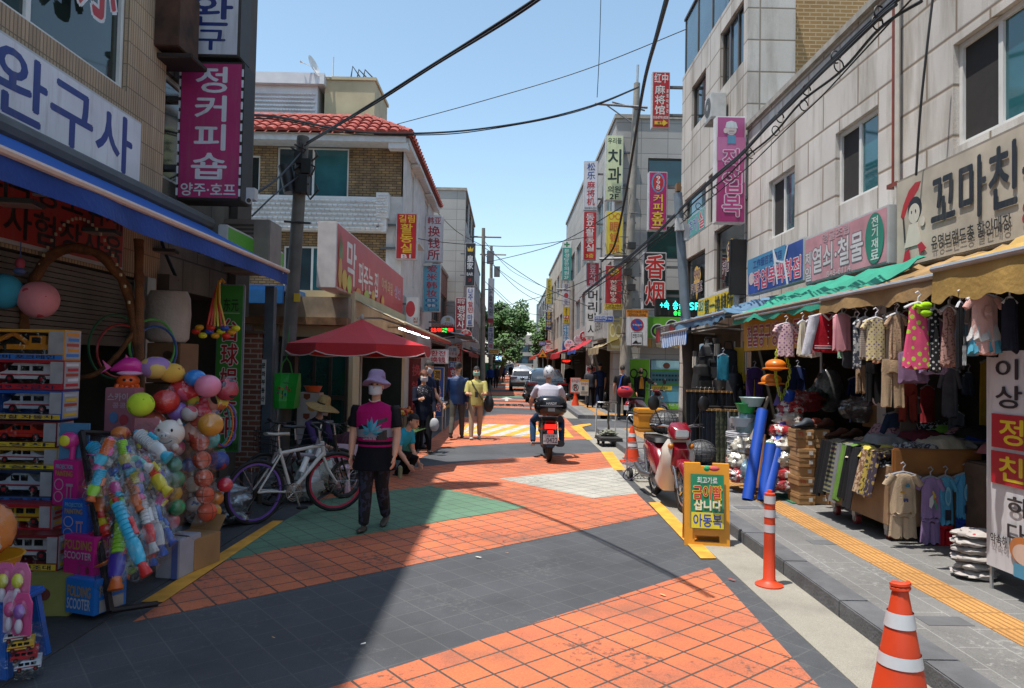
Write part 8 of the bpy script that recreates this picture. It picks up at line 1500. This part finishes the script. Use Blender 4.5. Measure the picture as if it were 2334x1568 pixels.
 if kd=='short':H_('hair',lambda x,y,z:z>.38 or(y>-.12 and z>-.32 and not(abs(x)>.8 and z<-.1)),hm)
 elif kd=='perm':H_('hair',lambda x,y,z:z>.42 or(y>-.3 and z>-.55),hm,1.24,3,.2)
 elif kd=='long':
  H_('hair',lambda x,y,z:z>.42 or(y>-.25 and z>-.6),hm,1.14);q=MB();q.M=HM_;q.loft([[(w_*math.cos(a),.05+.05*math.sin(a),z)for a in[2*math.pi*i/14 for i in range(14)]]for z,w_ in((.02,.07),(-.1,.085),(-.2,.07),(-.25,.04))]);q.build('hair_back',hm,o,smooth=True)
 elif kd=='thin':H_('hair',lambda x,y,z:(z>.55 and y>-.2)or(y>.0 and z>-.3 and not(abs(x)>.85 and z<-.1)),hm,1.05)
 elif kd=='cap':H_('hair',lambda x,y,z:y>-.05 and-.35<z<.3 and not(abs(x)>.8 and z<-.1),hm);H_('cap',lambda x,y,z:z>.22,mat(hair[2],.8),1.14,2,.03);q=MB();q.M=HM_;q.prism([(-.06,.05),(.06,.05),(.05,.058),(-.05,.058)],-.17,-.08);q.build('cap_peak',mat(hair[2],.8),o)
 elif kd=='hat':
  c1,c2,br,ht=hair[2],hair[3],hair[4],hair[5];q=MB();q.M=HM_@Matrix.Translation((0,0,.026))@Matrix.Rotation(R(hair[6]if len(hair)>6 else 0),4,'X');n=36
  q.loft([[(r_*math.cos(a)*(1+.03*math.sin(a*5)*(r_>.13)),r_*1.08*math.sin(a)+.005,z+(.012*math.sin(a*3+1)if r_>.13 else 0))for a in[2*math.pi*i/n for i in range(n)]]for r_,z in((br*.97,-.012-hair[7]if len(hair)>7 else 0),(br,.0-(hair[7]if len(hair)>7 else 0)),(.1,.045),(.096,.075),(.09,.045+ht*.75),(.07,.045+ht),(.02,.05+ht))]);q.build('hat',c1,o,smooth=True)
  q=MB();q.M=HM_@Matrix.Translation((0,0,.026))@Matrix.Rotation(R(hair[6]if len(hair)>6 else 0),4,'X');q.lathe([(.1035,.05),(.1,.072)],(0,.005,0),30,0,False);q.build('hat_band',c2,o,smooth=True);H_('hair',lambda x,y,z:y>.1 and-.45<z<.3 and not(abs(x)>.85 and z<-.1),hm)
 elif kd=='helmet':
  H_('helmet',lambda x,y,z:z>-.5 and not(y<-.35 and z<.35),mat('b9bbc0',.25,.1,5,0,0,.5,.4),1.42,1,0,.01);H_('helmet_vent',lambda x,y,z:(abs(abs(x)-.42)<.1 and .0<z<.3 and y>.5)or(abs(abs(x)-.3)<.12 and z>.8),mat('55585f',.3),1.43,1,0,.01)
 if mask:
  q=MB();q.M=HM_;g=[]
  for j in range(6):
   for i in range(11):u=(i/10-.5)*2;v=j/5;a=u*1.18;z=-.012-.1*v+.016*abs(u);rr=1.06+.1*(1-u*u)*(1-abs(v-.3));g.append((.074*rr*math.sin(a),-.092*rr*math.cos(a)*(1-.12*v)-.004,z))
  q.add(g,[(j*11+i,j*11+i+1,(j+1)*11+i+1,(j+1)*11+i)for j in range(5)for i in range(10)]);mk=q.build('face_mask',mat(mask,.8,.06),o,smooth=True,raw=True);md=mk.modifiers.new('thickness','SOLIDIFY');md.thickness=.004
  q=MB();q.M=HM_
  for sx in(-1,1):q.tube([(sx*.07,-.04,-.01),(sx*.083,.012,.02),(sx*.083,.02,-.03),(sx*.068,-.035,-.08)],.0022,4)
  q.build('ear_loop',mat(mask),mk)
 o['_T']=0;del o['_T'];return o,T,HM_
def decal_on(o,b,mats,name='print'):
 _dec.append((o,b,mats,name))
_dec=[]
def at_ground(x,y,z=0):q=gnd(x,y,z);return q.x,q.y
FAB=fabric
gx,gy=at_ground(850,1207)
MAG,BLKK=FAB('a81560',.1),FAB('15151b',.15)
o,T,HM_=person('woman in a pink and black tee with lilac hat and white face mask',gx,gy,-6,1.575,BLKK,dotted('131319','2b2f42',16,.52,'noise'),legs=((8,2),(-6,22)),arms=((2,7,8),(8,9,14)),hem=.17,wd=1.26,slv=.72,sleeve_m=BLKK,hair=('hat','5a4a40',mat('8f7a9c',.8,.15,20),mat('84688c',.8),.16,.1,-14,.012),mask='c4c4c8',shoes='4a423a',bands=((.03,MAG),(.055,BLKK),(.09,MAG),(.13,BLKK),(.135,FAB('8a8792',.1)),(.24,MAG)),vox=.007,tl=1.18,turn=4,spr=-.022,flare=.3)
b=MB();ms=[];lettering(b,[('#p','15151b',0,0,0,0,[(.62,.3),(1.0,.18),(1.0,.3),(.7,.42),(.55,.46)]),('#p','15151b',0,0,0,0,[(.0,.48),(.3,.42),(.42,.5),(.3,.56),(.0,.62)]),('#p','15151b',0,0,0,0,[(.72,.66),(1.0,.6),(1.0,.96),(.66,.96)])]+[('#p',c,0,0,0,0,[(.48+dx*.1,.7-.0),(.48+dx*.55-dy*.12,.7-dy*.55-dx*.1),(.48+dx,.7-dy),(.48+dx*.55+dy*.12,.7-dy*.55+dx*.1)])for dx,dy,c in((.0,.55,'2a8fa8'),(.22,.46,'3aa0b8'),(-.16,.48,'1f7a96'),(.36,.28,'2a8fa8'),(-.36,.26,'3aa0b8'),(.42,.05,'3a9fb5'),(-.38,.02,'2f93ac'),(.3,-.1,'1f7a96'),(-.26,-.1,'2a8fa8'))]+[('Love the life','b0b0b8',.2,.84,.66,.95)],.3,.3,-.15,ms)
b.v=[(v[0],v[1],v[2]+.93)for v in b.v];decal_on(o,b,ms)
b=MB();P=[Vector((.058*math.sin(a),-.055-.05*math.cos(a)**2*1.0,1.335+.03*(1-math.cos(a))))for a in[(-1.3+.13*i)for i in range(21)]]
for p in P:b.ell(p,.006,0,8,6)
b.build('necklace',mat('c9c2b4',.3),o,smooth=True)
b=MB();b.M=HM_;b.ell((.1,.02,.03),(.035,.03,.03));b.v=[(v[0]*(1),v[1],v[2])for v in b.v];b.build('hat_flower',mat('9a7fa2',.8,.3,30),o,smooth=True)
b=MB();b.cbox((.3,-.1,.62),(.04,.09,.13),0,R(20));tag(b.build('wallet',mat('6a6a4c',.6),None,(gx,gy,0),R(-6),bevel=.01),'olive wallet held in the hand of the woman in pink','wallet')
o,T,_=person('seated vendor in a wide straw hat and navy vest sorting goods',-2.98,10.7,62,1.6,FAB('1c2836'),FAB('1c1f2a'),legs=((82,86),(74,92)),arms=((52,6,40),(46,6,52)),lean=22,pz=.42,hair=('hat','2a2420',mat('a58a58',.8,.3,40,0,.5),mat('2a2420'),.26,.13,8,.02),mask='b4b4b8',sleeve_m=FAB('4a3a6a'),turn=10)
b=MB();b.box(-.18,-.18,0,.18,.18,.3);tag(b.build('low_stool',mat('5a2a2a',.6),None,(-3.0,10.7,0),bevel=.02),'low dark stool under the straw hat vendor','stool')
PLAID=striped('4a1626','1c1020',.05,0,.6)
person('crouching woman in a dark red plaid shirt behind the woman in pink',-2.35,9.9,150,1.55,PLAID,FAB('17171c'),legs=((92,128),(80,120)),arms=((40,8,40),(40,8,40)),lean=30,pz=.3,hair=('perm','15110f'))
person('crouching person in a turquoise tee beside the woman in pink',*at_ground(890,1080),65,1.6,FAB('2a9ab5',.1),FAB('121216'),legs=((96,132),(84,124)),arms=((46,8,30),(40,8,30)),lean=36,pz=.3,slv=.6,hair=('short','17130f'),shoes='222224')
b=MB();b.box(-.3,-.2,0,.3,.2,.28);b.box(-.28,-.18,.26,.28,.18,.3,1);tag(b.build('open_carton',[CARD,mat('4a3a22')],None,(-2.55,10.2,.01),.3),'open carton being sorted by the vendors','box')
DFL=dotted('1c1c26','9a94a0',34,.6,'noise')
person('old woman in a navy cardigan with brown perm and white mask',*at_ground(962,1032),20,1.55,FAB('161b2c'),FAB('121217'),legs=((-4,6),(16,6)),arms=((26,8,76),(10,8,20)),hem=.16,hair=('perm','6a3a24'),mask='c4c4c6',bands=((.28,DFL),),vox=.009,shoes='222226')
person('young man in a navy tee with a white mask leaning over the fruit',-1.72,14.4,60,1.76,FAB('1a2440'),FAB('1a1c24'),arms=((30,8,30),(26,8,30)),lean=12,slv=.6,hair=('short','0f0d0c'),mask='c4c4c8',legs=((6,4),(-6,4)),nod=18)
person('shopper in black with black hair behind the navy tee man',-1.68,15.2,-150,1.7,FAB('16161a'),FAB('131317'),hair=('short','0f0d0c'))
b=MB();q=at(990,968,13.3);b.ell((0,0,0),(.09,.06,.13));tag(b.build('shopping_bag',mat('a9adb0',.4,.2,9),None,q,0,True),'white plastic bag held by the old woman in navy','bag')
person('man in a shiny blue jacket and black cap walking away',*at_ground(1041,1000),176,1.72,mat('17325c',.45,.2,6,0,.3),FAB('4f4d47'),legs=((8,3),(-12,16)),arms=((-4,8,10),(14,9,24)),hem=.06,wd=1.08,hair=('cap','3a342e','141416'),shoes='2a2420',vox=.009)
o,T,_=person('woman in a pale yellow top and beige trousers with a mint mask',*at_ground(1083,1001),4,1.64,FAB('b8b06a',.1),FAB('a08c74',.1),legs=((10,3),(-8,12)),arms=((18,8,74),(18,8,74)),hem=.03,wd=1.1,slv=.9,hair=('long','14100e'),mask='8fbfae',shoes='b0aca6',vox=.009)
b=MB();b.tube([(-.12,-.11,1.36),(.0,-.155,1.15),(.14,-.12,.92)],.012,5);b.build('bag_strap',mat('4a4a44'),o);b=MB();b.cbox((.0,-.36,1.05),(.07,.02,.13));b.build('phone',mat('141414',.2),o)
t=thing('handbag','large black shoulder bag of the woman in yellow','bag',(gnd(1083,1001).x+.3,gnd(1083,1001).y-.02,.62));b=MB();b.ell((0,0,.2),(.12,.07,.2));b.build('body',mat('18181a',.5),t,smooth=True);b=MB();b.tube([(-.06,0,.36),(0,0,.68),(.06,0,.36)],.012,6);b.build('handle',mat('18181a',.5),t)
for lb,x,y,hd,H,c,c2,hr,mk in(('walker in a blue shirt and cap far up the left side',1117,888,0,1.65,'1d3a7a','1a1c26',('cap','222222','3a3e44'),'c4c4c6'),('walker in a dark jacket beside the blue shirt walker',1130,885,6,1.7,'1f2430','1a1c26',('short','14110f'),'c4c4c6'),('man in a bright blue tee far off by the truck',1147,872,10,1.72,'1f4a9c','22252e',('cap','222222','22304a'),None),('dark dressed walker far up the street',1164,864,175,1.7,'1c1c20','1a1a1e',('short','14110f'),None),('walker in white far up the right side',1213,866,178,1.72,'b4b4b6','2a2c34',('short','14110f'),None),('man in a black top walking up the right pavement',1297,905,178,1.75,'141416','17171b',('cap','14110f','141416'),None),('woman in grey tee walking with the navy jacket man',1345,929,172,1.6,'3a3c44','15151a',('perm','2a1c1a'),None),('man in a navy jacket walking with the grey tee woman',1366,929,182,1.72,'25365a','1d2740',('thin','1a1614'),None)):
 z=.12 if x>1290 else 0;gx_,gy_=at_ground(x,y,z);person(lb,gx_,gy_,hd,H,FAB(c),FAB(c2),hair=hr,mask=mk,z0=z,vox=.013 if gy_<40 else .018,slv=.6 if 'tee' in lb else 1,wd=1.05)
b=MB();q=at(1381,905,28);b.ell((0,0,0),(.12,.07,.2));tag(b.build('shopping_bag',mat('141416',.5),None,q,0,True),'black bag carried by the navy jacket man','bag')
gx,gy=at_ground(1417,956,.0);person('man in black tee and shorts carrying a red sports bag',gx,gy,172,1.74,FAB('17171b'),FAB('141418'),legs=((10,4),(-8,10)),slv=.6,hair=('short','0f0d0c'),z0=0,vox=.011,wd=1.08,tl=1.05,arms=((4,12,8),(6,12,10)))
t=thing('sports_bag','red sports bag with blue strap on the back of the man in shorts','bag',(gx+.06,gy-.24,.92));b=MB();b.ell((0,0,0),(.27,.13,.2));b.build('body',mat('b01c2a',.6,.2,6),t,smooth=True);b=MB();b.tube([(-.2,.02,.12),(-.1,.1,.5),(0,.2,.56)],.02,6);b.tube([(.2,-.02,.08),(.05,-.1,.12),(-.15,-.08,.16)],.02,6);b.build('strap',mat('1d4a9c',.6),t)
gx2,gy2=at_ground(1459,950,.0);o,T,_=person('old man with black mask, orange shirt and cane leaning on the motorbike',gx2,gy2,6,1.68,FAB('17171b'),FAB('141418'),legs=((8,2),(-10,10)),arms=((14,6,10),(58,38,20)),hem=.08,hair=('thin','5a5552'),mask='1a1a1c',vox=.010)
b=MB();b.loft([[(x*k,-.125-.01*(1-abs(x)*6),z)for x in(-.07,-.03,.03,.07)]+[(x*k,-.11,z)for x in(.07,-.07)]for z,k in((.98,1.2),(1.2,1.1),(1.4,.45))]);b.build('shirt',FAB('b0742a',.1),o)
b=MB();b.tube([(0,0,0),(.06,.04,.82),(.12,.04,.86)],.012,6);tag(b.build('walking_cane',mat('3a2a20',.5),None,(gx2-.42,gy2-.05,.0)),'dark walking cane held by the old man','cane')
o,T,_=person('motorbike rider in a white shirt, jeans and white helmet seen from behind',MX,MY+.62,180,1.74,FAB('b4b2be',.08),FAB('24405f',.15),legs=((66,92),(66,92)),arms=((44,22,22),(44,22,22)),lean=8,pz=.86,spr=.17,hem=.02,wd=1.14,slv=.72,hair=('helmet','222222'),shoes='a9a6a8',vox=.009)
person('cyclist in dark clothes riding far up the street',*at_ground(1181,871),0,1.7,FAB('4a2a34'),FAB('1a1a20'),legs=((60,70),(30,60)),arms=((50,10,10),(50,10,10)),lean=15,pz=.95,vox=.02,hair=('cap','222222','8a4a2a'))
q=gnd(1181,871);bicycle('small bicycle ridden far up the street',(q.x,q.y+.5),(q.x,q.y-.5),.33,'2a2a2c',mat('3a3a3c'),mat('3a3a3c'))
sc2=bpy.data.scenes.new('bodies');tmp=[]
for b,o,mats,vox in _ppl:
 me=bpy.data.meshes.new('raw');me.from_pydata(b.v,[],b.f);bm=bmesh.new();bm.from_mesh(me);bmesh.ops.recalc_face_normals(bm,faces=bm.faces);bm.to_mesh(me);bm.free()
 r=bpy.data.objects.new('raw',me);sc2.collection.objects.link(r);md=r.modifiers.new('r','REMESH');md.mode='VOXEL';md.voxel_size=vox;md=r.modifiers.new('s','SMOOTH');md.factor=.5;md.iterations=3;tmp.append(r)
with bpy.context.temp_override(scene=sc2,view_layer=sc2.view_layers[0]):dg=bpy.context.evaluated_depsgraph_get();dg.update()
_bvh={}
for(b,o,mats,vox),r in zip(_ppl,tmp):
 me=bpy.data.meshes.new_from_object(r.evaluated_get(dg));tree=BVHTree.FromPolygons([Vector(v)for v in b.v],b.f);me.materials.clear()
 for m in mats:me.materials.append(m)
 for p in me.polygons:
  h=tree.find_nearest(p.center);p.material_index=b.m[h[2]]if h[2]is not None else 0
 me.polygons.foreach_set('use_smooth',[True]*len(me.polygons));me.name='person';o.data=me
 _bvh[o.name]=BVHTree.FromPolygons([v.co for v in me.vertices],[p.vertices for p in me.polygons])
for r in tmp:bpy.data.objects.remove(r)
bpy.data.scenes.remove(sc2)
for o,b,ms,nm in _dec:
 vv,ff,mm=[],[],[]
 me=bpy.data.meshes.new('d');me.from_pydata(b.v,[],b.f);me.polygons.foreach_set('material_index',b.m);bm=bmesh.new();bm.from_mesh(me)
 bmesh.ops.triangulate(bm,faces=bm.faces);bmesh.ops.subdivide_edges(bm,edges=[e for e in bm.edges if e.calc_length()>.03],cuts=4,use_grid_fill=True);bmesh.ops.triangulate(bm,faces=bm.faces)
 for v in bm.verts:
  h=_bvh[o.name].ray_cast(Vector((v.co.x,-1,v.co.z)),Vector((0,1,0)))
  if h[0]:v.co.y=h[0].y-.003+(v.co.y+.007)*.35
 bm.to_mesh(me);bm.free();d=bpy.data.objects.new(nm,me);COL.objects.link(d);d.parent=o
 for m in ms:me.materials.append(m)
 # ------------------------------------------------------------------ trees and the far end
def tree(label,X,Y,h,rx,rz_,n,leaf,seed,lean=0):
 t=thing('street_tree',label,'tree',(X,Y,0),0,'street trees');random.seed(seed);b=MB();top=Vector((lean,0,h-rz_));b.tube([(0,0,0),top*.5+Vector((.1,0,0)),top],[.28,.22,.15],10);L=[]
 for i in range(9):
  a=i*2.4+seed;e=top+Vector((math.cos(a)*rx*.7,math.sin(a)*rx*.7,rz_*(.1+.13*(i%5))));L.append(e);b.tube([top*.85,top.lerp(e,.5)+Vector((0,0,.3)),e],[.1,.06,.02],6)
 b.build('trunk',mat('5a4a3a',.9,.3,5),t,smooth=True);b=MB();C=[]
 while len(C)<46:
  p=Vector((random.uniform(-1,1),random.uniform(-1,1),random.uniform(-1,1)))
  if .35<p.length<1:C.append((Vector((p.x*rx,p.y*rx,p.z*rz_))+top+Vector((0,0,rz_*.2)),random.uniform(.3,.62)*rx*.55,random.randrange(3)))
 for _ in range(n):
  c,r,mi=random.choice(C);d=Vector((random.gauss(0,1),random.gauss(0,1),random.gauss(0,.8)));d=d.normalized()*r*random.random()**.4;p=c+d;u=Vector((random.gauss(0,1),random.gauss(0,1),random.gauss(0,.6))).normalized();v=u.orthogonal().normalized();k=leaf*random.uniform(.6,1.3)
  b.add([p-u*k,p-v*k*.5,p+u*k,p+v*k*.5],[(0,1,2,3)],mi)
 b.build('crown',[mat('3a5c28',.6,.3,3),mat('4a6f30',.6,.3,3),mat('567a35',.6,.3,3)],t,raw=True)
tree('broad dark green street tree hanging over the road on the left',-2.0,72,7.6,2.7,2.6,8500,.19,2,2.2)
tree('second green tree just behind the broad one',-2.2,80,7.0,2.6,2.3,5200,.17,5,1.4)
tree('lighter green tree by the navy pain clinic sign',3.9,62,5.6,1.5,1.9,2600,.14,8,-.4)
tree('small lower tree beneath the broad one',-1.0,66,4.4,1.6,1.5,2200,.14,11,1.0)
for i,(x,y0,y1,D,c,lb)in enumerate(((1190,838,858,120,'b5782a','amber traffic signal box far up the street'),(1176,800,812,110,'b5782a','orange hanging lamp over the far street'))):
 q=at(x,y1,D);b=MB();b.box(-.5,0,0,.5,.5,(y1-y0)*D/FPX);b.tube([(0,.2,0),(0,.2,-q.z)],.08,6);tag(b.build('traffic_signal',mat(c,.5),None,q),lb,'traffic light')
